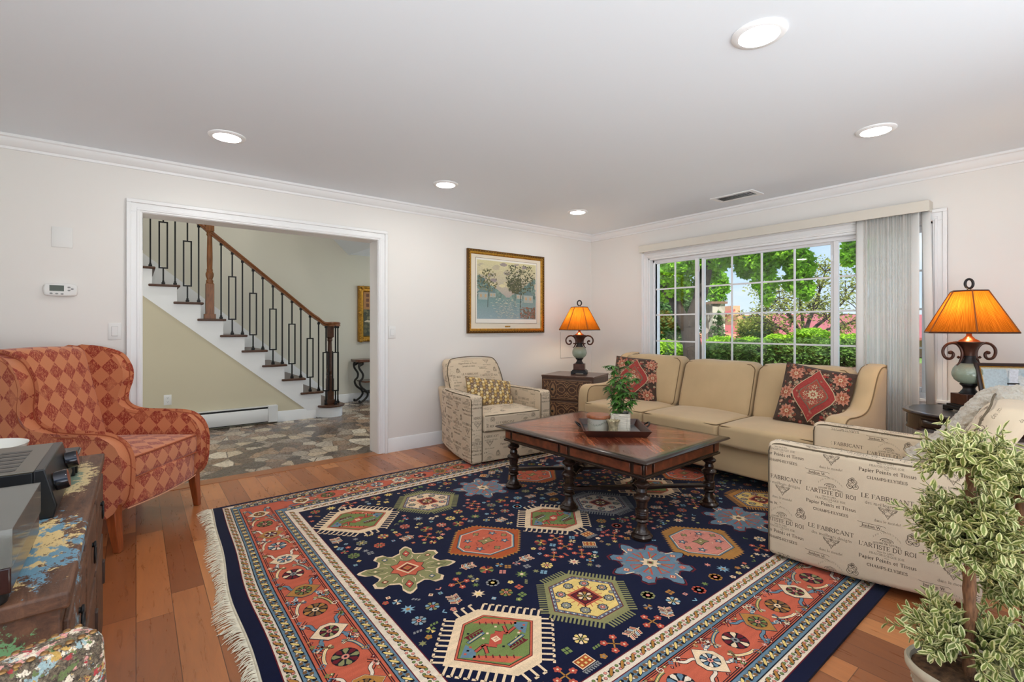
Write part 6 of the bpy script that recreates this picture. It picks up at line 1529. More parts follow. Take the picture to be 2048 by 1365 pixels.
def rosette(P, r, c1, c2, c3, L, n=10):
    shp(P, ngon(2 * n, r), BLK, L)
    for k in range(n):
        a = 2 * pi * k / n; w = pi / n * .82
        shp(P, [(r * .26 * cos(a), r * .26 * sin(a)), (r * .8 * cos(a - w), r * .8 * sin(a - w)), (r * .97 * cos(a - w * .5), r * .97 * sin(a - w * .5)), (r * .97 * cos(a + w * .5), r * .97 * sin(a + w * .5)), (r * .8 * cos(a + w), r * .8 * sin(a + w))], c1 if k % 2 else c2, L + 1)
    shp(P, ngon(8, r * .3), c3, L + 2); shp(P, ngon(6, r * .13), BLK, L + 3)
def flower4(P, r, c1, c2, L, n=6):
    for k in range(n): a = 2 * pi * k / n; shp(P, [(r * .6 * cos(a) + r * .42 * cos(b), r * .6 * sin(a) + r * .42 * sin(b)) for b in [6.283 * q / 7 for q in range(7)]], c1, L)
    shp(P, ngon(6, r * .3), c2, L + 1)
RR = random.Random(31)
rrect(RX0, RX1, RY0, RY1, NAVY, 0)
# bands (outer to inner)
xs = [.396, .447, .498, .706, .757]; ye = [.709, .762, .818, 1.012, 1.066]; yt = [3.690, 3.648, 3.596, 3.432, 3.376]
xr = [RX1 - (x - RX0) for x in xs]
for i, c in enumerate((WHI, BLU, ORA, BLU, WHI)): rrect(xs[i], xr[i], ye[i], yt[i], c, 1 + i)
rrect(fx0, fx1, fy0, fy1, NAVY, 6)
# thin guard lines between the bands
for i in range(5):
    for (a, b_) in (((xs[i], ye[i]), (xr[i], ye[i])), ((xs[i], yt[i]), (xr[i], yt[i]))): rline(sub(a, b_, 30) + [b_], .004, DRD if i in (0, 4) else BLK, 7)
    for (a, b_) in (((xs[i], ye[i]), (xs[i], yt[i])), ((xr[i], ye[i]), (xr[i], yt[i]))): rline(sub(a, b_, 30) + [b_], .004, DRD if i in (0, 4) else BLK, 7)
for (a, b_) in (((fx0, fy0), (fx1, fy0)), ((fx0, fy1), (fx1, fy1)), ((fx0, fy0), (fx0, fy1)), ((fx1, fy0), (fx1, fy1))): rline(sub(a, b_, 30) + [b_], .004, DRD, 7)
def along(i, fn, step):
    # runs a small motif along the four sides of band i (between edges i and i+1)
    e = lambda A, f: A[i + 1] if i < 4 else f
    xa, xb, ya, yb = (xs[i] + e(xs, fx0)) / 2, (xr[i] + e(xr, fx1)) / 2, (ye[i] + e(ye, fy0)) / 2, (yt[i] + e(yt, fy1)) / 2
    w = (e(xs, fx0) - xs[i])
    def run(p, q, an):
        L_ = hypot(q[0] - p[0], q[1] - p[1]); n = max(1, int(round(L_ / step)))
        for k in range(n): t_ = (k + .5) / n; fn(k, place(p[0] + (q[0] - p[0]) * t_, p[1] + (q[1] - p[1]) * t_, an), w)
    run((xa, yb), (xa, ya), -pi / 2); run((xa + w, ya), (xb, ya), 0)
    if True: run((xa + w, yb), (xb, yb), 0)
    run((xb, ya), (xb, yb), pi / 2)
def lens(l, w, n=5): return [(-l, 0), (-l * .55, -w), (l * .55, -w), (l, 0), (l * .55, w), (-l * .55, w)]
def rot(pts, a): return [(x * cos(a) - y * sin(a), x * sin(a) + y * cos(a)) for x, y in pts]
def m_white(k, P, w):
    h = w / 2
    if k % 2 == 0:
        for a in (.9 + pi / 2,): shp(P, rot(lens(.014, .0055), a - .3), BLK, 9)
        shp(P, rot(lens(.025, .0070), .72), BLK, 10); shp(P, rot(lens(.0225, .0052), .72), OCH, 11)
    else:
        for q, (x, y) in enumerate(((.009, .009), (-.009, .009), (-.009, -.009), (.009, -.009))):
            shp(P, [(x + a, y + b) for a, b in ngon(6, .0074)], BLK, 9); shp(P, [(x + a, y + b) for a, b in ngon(6, .0058)], PIN if q % 2 == (k // 2) % 2 else GRN, 10)
def m_blue(k, P, w):
    if k % 2 == 0:
        shp(P, rot(lens(.019, .0065), -.85), BLK, 9); shp(P, rot(lens(.017, .0048), -.85), WHI, 10); shp(P, rot(lens(.024, .0068), .68), BLK, 11); shp(P, rot(lens(.0215, .005), .68), YEL, 12)
    else:
        for q, (x, y) in enumerate(((.009, .009), (-.009, .009), (-.009, -.009), (.009, -.009))): shp(P, [(x + a, y + b) for a, b in ngon(6, .0082)], BLK if q % 2 else BRN, 9)
along(0, m_white, .030); along(4, m_white, .030); along(1, m_blue, .027); along(3, m_blue, .027)
kinds = [(OCH, BRN, CRE), (CRE, DRD, GRY), (BLU, WHI, PIN), (GRN, BRN, PIN), (DRD, OLI, PIN)]
def hook(P, sx, sy, c, L, w=.009):
    pts = [(sx * .018, sy * .02), (sx * .045, sy * .045), (sx * .078, sy * .05), (sx * .095, sy * .070), (sx * .085, sy * .082), (sx * .075, sy * .074)]
    lin(P, smooth(pts, 3), w + .004, BLK, L); lin(P, smooth(pts, 3), w, c, L + 1)
def m_main(k, P, w):
    h = w / 2; t_ = k % 4
    if k % 2 == 0:
        halo, hk = ((CRE, BLU), (OCH, WHI), (CRE, WHI), (OCH, BLU))[(k // 2) % 4]
        for sx in (-1, 1):
            for sy in (-1, 1): hook(P, sx, sy, hk, 8, .012)
        hx = [(-.074, 0), (-.042, .030), (-.020, .052), (.020, .052), (.042, .030), (.074, 0), (.042, -.030), (.020, -.052), (-.020, -.052), (-.042, -.030)]
        hx = [(y, x) for x, y in hx]
        shp(P, [(x * 1.07, y * 1.06) for x, y in hx], BLK, 11); shp(P, [(x * 1.03, y * 1.02) for x, y in hx], hk, 12); shp(P, hx, halo, 13)
        Pe = lambda p: P((p[0] * 1.0, p[1] * 1.0)); rosette(Pe, .037, *kinds[(k * 3) % 5], 14, 10)
    else:
        rosette(P, .050, *kinds[(k * 2 + 1) % 5], 9, 9)
    # lattice lines and small leaves between the medallions
    for sy in (-1, 1):
        pts = [(-.125, sy * h * .55), (-.09, sy * h * .86), (.09, sy * h * .86), (.125, sy * h * .55)]
        lin(P, pts, .0035, BLK, 8); lin(P, [(x * .9, y * .92) for x, y in pts], .003, BLK, 8)
        lf_ = smooth([(-.10, sy * .02), (-.075, sy * .05), (-.03, sy * .068), (.0, sy * .07)] if k % 2 else [(.105, sy * .015), (.09, sy * .045), (.06, sy * .06)], 3)
        lin(P, lf_, .015, BLK, 8); lin(P, lf_, .011, (OLI, CRE, BLU, WHI)[(k + (sy > 0)) % 4], 9); lin(P, lf_, .003, (DRD, YEL)[k % 2], 10)
        for (x, y) in ((.095, sy * .075), (-.10, sy * .078), (.06, sy * .082)):
            Q = lambda p, x=x, y=y: P((p[0] + x, p[1] + y)); flower4(Q, .011, RR.choice((CRE, GRN, DRD, BLU, PIN)), RR.choice((ORA, BLK, WHI)), 11, 4)
        for q in range(3): x, y = RR.uniform(-.11, .11), sy * RR.uniform(.065, .09); Q = lambda p, x=x, y=y: P((p[0] + x, p[1] + y)); shp(Q, ngon(4, .008), RR.choice((BLK, GRN, DRD, OCH)), 11); shp(Q, ngon(4, .004), RR.choice((CRE, PIN)), 12)
        sp_ = spiral(.0 if k % 2 else .058, sy * (.082 if k % 2 else .05), .016, sy * 1.5, 1.2, 8); lin(P, sp_, .004, (BLU, WHI)[(k // 2) % 2], 11)
along(2, m_main, .186)
# large medallions of the field
def hexa(a, b, f): return [(-a, 0), (-f, b), (f, b), (a, 0), (f, -b), (-f, -b)]
def edges(pts): return [(pts[i], pts[(i + 1) % len(pts)]) for i in range(len(pts))]
def fringe_teeth(P, pts, step, ln, w, c, L, hooked=False):
    for (a, b_) in edges(pts):
        L_ = hypot(b_[0] - a[0], b_[1] - a[1]); dx, dy = (b_[0] - a[0]) / L_, (b_[1] - a[1]) / L_; nx, ny = dy, -dx
        if nx * (a[0] + b_[0]) + ny * (a[1] + b_[1]) < 0: nx, ny = -nx, -ny
        n = int(L_ / step)
        for k in range(n):
            u = (k + .5) / n * L_; x, y = a[0] + dx * u, a[1] + dy * u
            lin(P, [(x, y), (x + nx * ln, y + ny * ln)], w, c, L)
            if hooked: lin(P, [(x + nx * ln, y + ny * ln - 0), (x + nx * ln + dx * step * .55, y + ny * ln + dy * step * .55)], w, c, L)
def med_A(cx, cy):
    P = place(cx, cy); hx = hexa(.235, .205, .055)
    fringe_teeth(P, hx, .030, .045, .010, CRE, 9, True); shp(P, hx, CRE, 10); h2 = hexa(.185, .155, .05); shp(P, [(x * 1.02, y * 1.02) for x, y in h2], DRD, 11); shp(P, h2, ORA, 12); shp(P, [(x * .95, y * .95) for x, y in h2], BLK, 13); shp(P, [(x * .93, y * .93) for x, y in h2], GRN, 14)
    for sg in (-1, 1):
        shp(P, [(sg * -.02, sg * .14), (sg * .035, sg * .14), (sg * .135, sg * .04), (sg * .12, sg * .025)], ORA, 15); 
        for k in range(6): lin(P, [(sg * (.01 + .02 * k), sg * (.128 - .016 * k)), (sg * (.002 + .02 * k), sg * (.112 - .016 * k))], .005, DRD, 16)
        shp(P, [(sg * -.165, sg * -.005), (sg * -.11, sg * .045), (sg * -.10, sg * -.01), (sg * -.12, sg * -.04)], BLU, 15); 
        for k in range(3): shp(P, [(sg * (-.14 + .018 * k) + a, sg * (.0 + .01 * k) + b) for a, b in ngon(4, .007)], BLK if k % 2 else RED, 16)
    def bar(x0, y0, x1, y1, w, c, L): lin(P, [(x0, y0), (x1, y1)], w + .006, BLK, L); lin(P, [(x0, y0), (x1, y1)], w, c, L + 1)
    for sg in (-1, 1):
        for a in (.55, 1.5, 2.6): bar(sg * .055, sg * .0, sg * (.055 + .05 * cos(a - .3)), sg * (.05 * sin(a - .3)), .011, RED, 15)
        bar(sg * .015, sg * -.06, sg * .10, sg * -.045, .012, BLU, 17); lin(P, [(sg * .025, sg * -.058), (sg * .092, sg * -.046)], .004, YEL, 19)
        for k in range(5): shp(P, [(sg * (-.09 + .016 * k), sg * .075), (sg * (-.074 + .016 * k), sg * .078), (sg * (-.084 + .016 * k), sg * .05)], DRD, 16)
        lin(P, [(sg * -.095, sg * .078), (sg * -.01, sg * .086)], .006, DRD, 17)
    shp(P, [(-.05, -.02), (.0, -.035), (.055, .02), (.0, .035)], RED, 17); shp(P, ngon(4, .020, .78), CRE, 18); lin(P, [(-.008, -.006), (.008, -.006), (-.006, .006), (.01, .006)], .004, RED, 19)
    for k in range(9): x, y = RR.uniform(-.12, .12), RR.uniform(-.1, .1); shp(P, [(x + a, y + b) for a, b in ngon(4, .007)], RR.choice((CRE, BLK)), 16)
def med_B(cx, cy, g, teeth, inner):
    P = place(cx, cy); hx = hexa(.215, .19, .075); fringe_teeth(P, hx, .0165, .036, .0085, teeth, 9); shp(P, hx, teeth, 10); h2 = hexa(.180, .152, .075)
    shp(P, [(x * 1.03, y * 1.03) for x, y in h2], DRD, 11); shp(P, h2, BLU, 12)
    for (a, b_) in edges([(x * .965, y * .965) for x, y in h2]):
        n = int(hypot(a[0] - b_[0], a[1] - b_[1]) / .013)
        for k in range(n): u = (k + .5) / n; x, y = a[0] + (b_[0] - a[0]) * u, a[1] + (b_[1] - a[1]) * u; shp(P, [(x + q, y + r) for q, r in ngon(5, .0042)], WHI if k % 2 else DRD, 13)
    shp(P, [(x * .92, y * .92) for x, y in h2], DRD, 14); shp(P, [(x * .90, y * .90) for x, y in h2], g, 15)
    for (x, y) in ((-.115, .0), (.115, .0), (-.075, .075), (0, .105), (.075, .075), (-.075, -.075), (0, -.105), (.075, -.075), (-.12, .05), (.12, -.05)):
        Q = lambda p, x=x, y=y: P((p[0] + x, p[1] + y)); r = .027 if abs(x) < .118 else .014
        shp(Q, star(9, r, r * .8), BLK, 16); shp(Q, star(9, r * .82, r * .6), GRY, 17); shp(Q, ngon(6, r * .42), RR.choice((RED, OLI, OCH)), 18); shp(Q, ngon(5, r * .16), WHI, 19)
    shp(P, ngon(4, .082, .78), ORA, 16)
    for k in range(16): a = 2 * pi * k / 16; lin(P, [(.055 * cos(a), .055 * sin(a)), (.084 * cos(a), .084 * sin(a))], .004, ORA, 16)
    shp(P, ngon(4, .066, .78), BLK, 17); shp(P, ngon(4, .060, .78), DRD, 18); rosette(P, .036, OCH, CRE, OLI, 19, 8)
def med_C(cx, cy, g):
    P = place(cx, cy); hx = hexa(.235, .205, .06)
    for (a, b_) in edges(hx):
        L_ = hypot(b_[0] - a[0], b_[1] - a[1]); n = max(2, int(L_ / .022)); dx, dy = (b_[0] - a[0]) / n, (b_[1] - a[1]) / n; nx, ny = dy, -dx
        if nx * (a[0] + b_[0]) + ny * (a[1] + b_[1]) < 0: nx, ny = -nx, -ny
        for k in range(n): x, y = a[0] + dx * k, a[1] + dy * k; shp(P, [(x, y), (x + dx, y + dy), (x + dx * .5 + nx * .75, y + dy * .5 + ny * .75)], OCH, 9)
    shp(P, [(x * 1.0, y * 1.0) for x, y in hx], RUS if g is ORA else OCH, 10)
    h2 = [(-.165, -.03), (-.165, .03), (-.075, .145), (.075, .145), (.165, .03), (.165, -.03), (.075, -.145), (-.075, -.145)]
    shp(P, [(x * 1.07, y * 1.07) for x, y in h2], BLK, 11); shp(P, [(x * 1.05, y * 1.05) for x, y in h2], BLU, 12); shp(P, [(x * 1.0, y * 1.0) for x, y in h2], CRE, 13); shp(P, [(x * .965, y * .965) for x, y in h2], RED, 14); shp(P, [(x * .94, y * .94) for x, y in h2], g, 15)
    shp(P, [(-.042, -.03), (0, -.024), (.042, -.03), (.034, 0), (.042, .03), (0, .024), (-.042, .03), (-.034, 0)], BLK, 16); shp(P, [(-.038, -.026), (0, -.02), (.038, -.026), (.03, 0), (.038, .026), (0, .02), (-.038, .026), (-.03, 0)], OLI, 17)
    for k in range(-2, 3): lin(P, [(k * .012, -.018), (k * .012, .018)], .003, OCH, 18)
    shp(P, ngon(4, .008), CRE, 19)
    for (x, y) in ((-.085, .06), (.085, .06), (-.085, -.06), (.085, -.06)): Q = lambda p, x=x, y=y: P((p[0] + x, p[1] + y)); shp(Q, star(5, .030, .014, .4), BLK, 16); shp(Q, star(5, .024, .010, .4), BLU, 17); shp(Q, ngon(5, .008), CRE, 18)
    for (x, y) in ((-.125, 0), (.125, 0), (0, .105), (0, -.105)): Q = lambda p, x=x, y=y: P((p[0] + x, p[1] + y)); flower4(Q, .021, BLK, OCH, 16, 4); flower4(Q, .017, OLI, OCH, 17, 4)
    for k in range(12): x, y = RR.uniform(-.12, .12), RR.uniform(-.1, .1); lin(P, [(x, y), (x + .014, y + .006), (x + .006, y + .014)], .003, RR.choice((CRE, BLK, DRD)), 16)
def med_D(cx, cy, g, ol, a0=.0):
    P = place(cx, cy, .39 + a0); st_ = []
    for k in range(8):
        a = 2 * pi * k / 8; r1 = .235 if k % 2 else .215
        for (da, r) in ((-.30, .15), (-.2, .165), (-.16, .2), (-.05, r1 * .97), (.0, r1), (.05, r1 * .97), (.16, .2), (.2, .165)): st_.append((r * cos(a + da), r * sin(a + da)))
    shp(P, [(x * 1.03, y * 1.03) for x, y in st_], ol, 9); shp(P, [(x * .985, y * .985) for x, y in st_], BLK if ol is not CRE else ol, 10); shp(P, [(x * .955, y * .955) for x, y in st_], g, 11)
    for k in range(8):
        a = 2 * pi * k / 8; Q = place(*P((.155 * cos(a), .155 * sin(a))), a + .39 + a0)
        if g is OLI:
            shp(Q, [(-.04, 0), (0, .022), (.04, 0), (0, -.022)] if k % 2 else ngon(4, .018, .78), BLK, 12); shp(Q, [(-.036, 0), (0, .018), (.036, 0), (0, -.018)] if k % 2 else ngon(4, .014, .78), (RUS, RED, BLU, OLI)[k % 4], 13); shp(Q, ngon(4, .009), CRE, 14)
            lin(Q, [(-.06, .02), (-.045, .03), (-.02, .03)], .004, CRE, 13); lin(Q, [(-.06, -.02), (-.045, -.03), (-.02, -.03)], .004, CRE, 13)
        else:
            lin(P, [(.05 * cos(a), .05 * sin(a)), (.12 * cos(a + .12), .12 * sin(a + .12)), (.11 * cos(a - .25), .11 * sin(a - .25)), (.05 * cos(a), .05 * sin(a))], .011, RED, 12); lin(P, [(.06 * cos(a), .06 * sin(a)), (.10 * cos(a), .10 * sin(a))], .006, OLI, 13)
            shp(Q, ngon(4, .020, 0), RED, 12); shp(Q, ngon(4, .014, 0), CRE if k % 2 else PIN, 13); shp(Q, ngon(4, .007, 0), RED, 14)
            lin(Q, [(-.02, .035), (.03, .03)], .007, CRE if k % 2 else DRD, 13); lin(P, [(.13 * cos(a + .39), .13 * sin(a + .39)), (.15 * cos(a + .39), .15 * sin(a + .39))], .018, GRY, 13)
    if g is OLI:
        shp(P, star(8, .092, .07, .39), BLK, 14); shp(P, star(8, .088, .066, .39), ORA, 15); shp(P, ngon(4, .058, .78), CRE, 16); shp(P, ngon(4, .046, .78), RUS, 17); shp(P, ngon(4, .038, .78), DRD, 18); shp(P, ngon(4, .024, .78), OCH, 19); shp(P, ngon(4, .014, .78), RED, 20)
    else:
        shp(P, star(8, .06, .036), BLK, 14); shp(P, star(8, .056, .033), CRE, 15); shp(P, ngon(4, .022, .78), OLI, 16); shp(P, ngon(4, .012, .78), DRD, 17)
MED = []
def put(kind, x, y, *a): MED.append((x, y)); kind(x, y, *a)
put(med_A, 1.092, 1.489); put(med_A, 1.088, 2.945); put(med_A, 2.068, 2.208)
put(med_B, 1.578, 1.480, YEL, OLI, 0); put(med_B, 1.583, 2.960, CRE, OLI, 0); put(med_B, 2.500, 2.200, WHI, GRY, 0); put(med_B, 3.42, 1.55, YEL, OCH, 0)
put(med_C, 1.550, 2.206, ORA); put(med_C, 2.492, 1.455, PIN); put(med_C, 2.54, 2.965, ORA); put(med_C, 3.55, 2.22, ORA)
put(med_D, 1.068, 2.203, OLI, CRE); put(med_D, 2.066, 1.484, BLU, DRD, .2); put(med_D, 2.045, 2.955, BLU, DRD); put(med_D, 2.985, 1.485, BLU, DRD, .1); put(med_D, 3.05, 2.95, BLU, DRD)
put(med_A, 3.03, 2.21); put(med_A, 3.55, 2.95)
# small scattered motifs
def inside(x, y, m):
    for (mx, my) in MED:
        if abs(x - mx) < .285 + m and abs(y - my) < .25 + m and abs(x - mx) / (.345 + m) + abs(y - my) / (.375 + m) < 1.0: return True
    return False
COLS = [RED, OCH, CRE, LBL, OLI, PIN, GRY, GRN, YEL, ORA]
def small(P, big):
    k = RR.random(); c1, c2, c3 = RR.sample(COLS, 3)
    if big:
        if k < .26: rosette(P, .040, c1, c1 if RR.random() < .5 else c2, c3, 9, 8)
        elif k < .42: flower4(P, .041, c1, c2, 9, 8); shp(P, ngon(8, .026), c1, 9); 
        elif k < .56:
            for q in range(4): a = pi / 2 * q + .2; shp(P, [(0, 0), (.046 * cos(a - .6), .046 * sin(a - .6)), (.046 * cos(a), .046 * sin(a))], (GRN, DRD, OCH, RED)[q], 9); shp(P, [(0, 0), (.046 * cos(a), .046 * sin(a)), (.046 * cos(a + .6), .046 * sin(a + .6))], (RED, GRN, DRD, OCH)[q], 9)
            shp(P, ngon(4, .010), YEL, 10)
        elif k < .68:
            shp(P, star(8, .042, .020), c1, 9); shp(P, ngon(6, .012), c2, 10)
        elif k < .80:   # four small flowers on a cross
            lin(P, [(-.03, -.03), (.03, .03)], .006, OCH, 9); lin(P, [(-.03, .03), (.03, -.03)], .006, OCH, 9)
            for (x, y) in ((.034, .034), (-.034, .034), (.034, -.034), (-.034, -.034)): Q = lambda p, x=x, y=y: P((p[0] + x, p[1] + y)); flower4(Q, .020, RED, CRE, 10, 5)
        elif k < .96:    # feather branch
            lin(P, [(-.055, 0), (.05, 0)], .004, CRE, 9)
            for q in range(4):
                for sg in (-1, 1): lin(P, [(-.035 + q * .022, 0), (-.02 + q * .022, sg * .034)], .012, CRE, 9); lin(P, [(-.033 + q * .022, sg * .006), (-.021 + q * .022, sg * .031)], .007, (RED, LBL, DRD, PIN)[q], 10)
        else:           # small chequered panel with combs
            shp(P, [(-.045, -.032), (.045, -.032), (.045, .032), (-.045, .032)], CRE, 9); shp(P, [(-.040, -.027), (.040, -.027), (.040, .027), (-.040, .027)], RUS, 10)
            for i in range(3):
                for j in range(2): shp(P, [(-.026 + .026 * i + a, -.012 + .024 * j + b) for a, b in ngon(4, .009, .78)], YEL, 11)
            for i in range(7): lin(P, [(-.05 + .015 * i, -.042), (-.044 + .015 * i, -.062)], .007, GRY, 9)
            lin(P, [(-.055, -.042), (.05, -.042)], .008, GRY, 9)
    else:
        if k < .22: shp(P, ngon(4, .016, .78), c1, 9); shp(P, ngon(4, .008, .78), c2, 10); shp(P, ngon(4, .004, .78), BLK, 11)
        elif k < .42:
            for (x, y) in ((.015, 0), (-.015, 0), (0, .015), (0, -.015)): shp(P, [(x + a, y + b) for a, b in ngon(4, .012)], c1, 9)
        elif k < .58: flower4(P, .018, c1, c2, 9, 5)
        elif k < .70: shp(P, star(6, .022, .010), c1, 9)
        elif k < .80:
            for q in (-1, 0, 1): shp(P, [(q * .016 - .007, -.008), (q * .016 + .004, -.008), (q * .016 + .009, .008), (q * .016 - .002, .008)], c1, 9)
        elif k < .9:
            for q in range(4): a = pi / 2 * q; shp(P, [(0, 0), (.026 * cos(a - .45), .026 * sin(a - .45)), (.026 * cos(a + .45), .026 * sin(a + .45))], c1 if q % 2 else c2, 9)
        else: lin(P, [(-.016, -.008), (.0, .008), (.016, -.008)], .007, c1, 9)
pts_ = []
def scatter(n, m, r, big):
    for _ in range(n):
        x, y = RR.uniform(fx0 + m, fx1 - m), RR.uniform(fy0 + m, fy1 - m)
        if inside(x, y, m - .012): continue
        if any((x - a) ** 2 + (y - b) ** 2 < (r + q) ** 2 for a, b, q in pts_): continue
        pts_.append((x, y, r)); small(place(x, y, RR.choice((0, pi / 4, pi / 2, -pi / 4, pi)) + RR.uniform(-.15, .15), .80 if big else .84), big)
scatter(5200, .050, .0500, True); scatter(16000, .022, .0185, False)
def pile():
    n = NT('rug_pile'); a = n.n('ShaderNodeVertexColor'); a.layer_name = 'Col'
    v = n.noise(n.tc('Object'), 420, 3, .7); b_ = n.noise(n.tc('Object', scale=(1, 6, 1)), 7, 3)
    c = n.mix(1.0, a.outputs[0], n.ramp(v, [(.3, (.74,) * 3 + (1,)), (.7, (1.2,) * 3 + (1,))]), 'MULTIPLY'); c = n.mix(1.0, c, n.ramp(b_, [(.3, (.9,) * 3 + (1,)), (.7, (1.1,) * 3 + (1,))]), 'MULTIPLY')
    n.set(Base_Color=c, Roughness=.95); n.b.inputs['Specular IOR Level'].default_value = .12; n.b.inputs['Sheen Weight'].default_value = .18; n.b.inputs['Sheen Roughness'].default_value = .35; n.bump(v, .35, .002); return n.m
PILE = pile()
t = thing('rug', 'large navy blue and terracotta oriental rug with medallions and cream fringe', 'rug', (0, 0, 0))
RM.obj('pile', PILE, t, ang=0)
b = MB()
def exy(x, y):
    k = max(0, min(1, (y - 2.3) / 1.4)); k = k * k * (3 - 2 * k); return x + .058 * k * max(0, 1 - (x - RX0) / .45) + .006 * sin(y * 7) * max(0, 1 - (x - RX0) / .2)
ys = [RY0 + (RY1 - RY0) * i / 30 for i in range(31)]; left = [(exy(RX0, y), y) for y in ys]; loop = left + [(RX1, RY1), (RX1, RY0)]
n = len(loop); b.add([(x, y, .0005) for x, y in loop] + [(x, y, RZ - .0004) for x, y in loop], [tuple(range(n))] + [(i, (i + 1) % n, (i + 1) % n + n, i + n) for i in range(n)]); b.obj('backing', M('rug_edge', S(14, 18, 40), .95), t, ang=0)
FRM = M('cream_fringe', S(232, 222, 198), .9, var=.12, vs=60); b = MB(); fr = random.Random(77)
b.tube([(x - .004, y, .006) for x, y in left], .006, 6)
N_ = 620
for i in range(N_):
    y = RY0 + (RY1 - RY0) * (i + .5) / N_; x = exy(RX0, y) - .006; L_ = .058 * fr.uniform(.75, 1.25) * (1 + .25 * sin(y * 9)); d = fr.uniform(-.018, .012) - .006
    pts = [(x, y, .006), (x - L_ * .4, y + d * .4, .010 + fr.uniform(0, .005)), (x - L_ * .8, y + d * .9 + fr.uniform(-.004, .004), .005 + fr.uniform(0, .005)), (x - L_, y + d * 1.2 + fr.uniform(-.006, .006), .003)]
    b.tube(pts, lambda u: .0022 - .001 * u, 4)
b.obj('fringe', FRM, t, ang=60)
# ------------------------------------------------------------------ outside the window
LAWN = M('lawn', S(104, 136, 62), .95, var=.35, vs=3); MULCH = M('mulch', S(96, 74, 60), .95, var=.5, vs=14)
b = MB(); b.add([(5.05, -14, -.25), (70, -30, -.25), (70, 60, -.25), (5.05, 30, -.25)], [(0, 1, 2, 3)]); struct(b.obj('lawn', LAWN, ang=0))
b = MB(); b.bx(5.02, 9.3, -3.5, 9.5, -.24, -.20); struct(b.obj('bounce_slab', M('bounce_pale', S(226, 222, 214), .8), ang=0))  # unseen pale slab added to bounce sunlight through the window onto the ceiling
def leafmat(name, a, b_, c):
    n = NT(name); v = n.noise(n.tc('Object'), 3.2, 3, .6); w = n.noise(n.tc('Object'), .9, 2); k = n.math('ADD', n.math('MULTIPLY', v, .7), n.math('MULTIPLY', w, .3))
    col = n.ramp(k, [(.32, a), (.5, b_), (.66, c)]); n.t.nodes.remove(n.b)
    d = n.n('ShaderNodeBsdfDiffuse'); tl = n.n('ShaderNodeBsdfTranslucent'); m = n.n('ShaderNodeMixShader'); m.inputs[0].default_value = .4
    n.l(col, d.inputs[0]); n.l(col, tl.inputs[0]); n.l(d.outputs[0], m.inputs[1]); n.l(tl.outputs[0], m.inputs[2]); n.l(m.outputs[0], n.out.inputs[0]); return n.m
MAPLE = leafmat('maple_leaves', S(84, 132, 34), S(122, 178, 48), S(164, 212, 72)); HEDG = leafmat('yew_leaves', S(62, 92, 44), S(92, 128, 62), S(134, 168, 86)); BRIG = leafmat('bright_shrub_leaves', S(112, 158, 40), S(150, 196, 58), S(184, 220, 84))
DARKG = leafmat('conifer_needles', S(46, 76, 44), S(78, 112, 64), S(112, 146, 86)); YELG = leafmat('spring_leaves', S(118, 128, 58), S(148, 156, 78), S(176, 180, 102)); BKO = M('tree_bark', S(50, 43, 37), .9, var=.45, vs=9, stretch=(5, 5, .8), bump=.8, bs=14)
def cloud(mb, R, n, centre, radii, size, flat=.0, shell=.35, shape='maple'):
    for _ in range(n):
        while True:
            p = Vector((R.uniform(-1, 1), R.uniform(-1, 1), R.uniform(-1, 1)))
            if shell < p.length < 1: break
        if flat: p.z = max(p.z, -flat)
        q = Vector((centre[0] + p.x * radii[0], centre[1] + p.y * radii[1], centre[2] + p.z * radii[2])); s = size * R.uniform(.6, 1.3)
        T_ = Matrix.Translation(q) @ Matrix.Rotation(R.uniform(0, 6.28), 4, 'Z') @ Matrix.Rotation(R.uniform(-1.1, 1.1), 4, 'X') @ Matrix.Rotation(R.uniform(-1.1, 1.1), 4, 'Y')
        if shape == 'maple': vs = [(-.5, -.1, 0), (-.25, -.22, .05), (-.1, -.5, -.04), (.15, -.25, .05), (.6, 0, -.06), (.15, .25, .05), (-.1, .5, -.04), (-.25, .22, .05)]
        else: vs = [(-.6, 0, 0), (0, -.22, .06), (.6, 0, 0), (0, .22, .06)]
        mb.add([(x * s, y * s, z * s) for x, y, z in vs], [tuple(range(len(vs)))], 0, None, T_)
def wpos(u, v, d):
    l = (u - 1024) / 956 * d; return Vector((FW.x * d + FW.y * l, FW.y * d - FW.x * l, CZ - d * (v - 654) / 956))
def bough(mb, pts, r0, r1, n=10): mb.tube(smooth([tuple(p) for p in pts], 5), lambda u: r0 + (r1 - r0) * u, n)
# big maple in front of the house
R = random.Random(41); D = 9.5; base = wpos(1388, 735, D); base.z = -.25
t = thing('maple_tree', 'big forked maple tree with bright green leaves outside the window', 'tree', tuple(base))
IB = Matrix.Translation(-base)
def rel(u, v, d=D): return wpos(u, v, d) - base
b = MB(); fork = rel(1378, 655)
bough(b, [Vector((0, 0, 0)), rel(1386, 720), rel(1383, 685), fork], .19, .165, 14)
bough(b, [fork, rel(1395, 610), rel(1408, 560), rel(1418, 500), rel(1432, 420), rel(1440, 330)], .145, .09)
bough(b, [fork + Vector((0, 0, -.1)), rel(1362, 632), rel(1345, 595), rel(1330, 575), rel(1312, 520), rel(1300, 460)], .13, .07)
bough(b, [rel(1385, 650), rel(1393, 625), rel(1396, 605)], .10, .07)
bough(b, [rel(1417, 505), rel(1440, 520), rel(1452, 513), rel(1470, 495), rel(1500, 485)], .07, .03)
bough(b, [rel(1430, 430), rel(1480, 440, 9.2), rel(1540, 460, 8.8), rel(1590, 500, 8.5)], .09, .03); bough(b, [rel(1436, 380), rel(1520, 380, 8), rel(1640, 420, 7.4), rel(1700, 470, 7.2)], .09, .02)
b.obj('trunk', BKO, t)
b = MB()
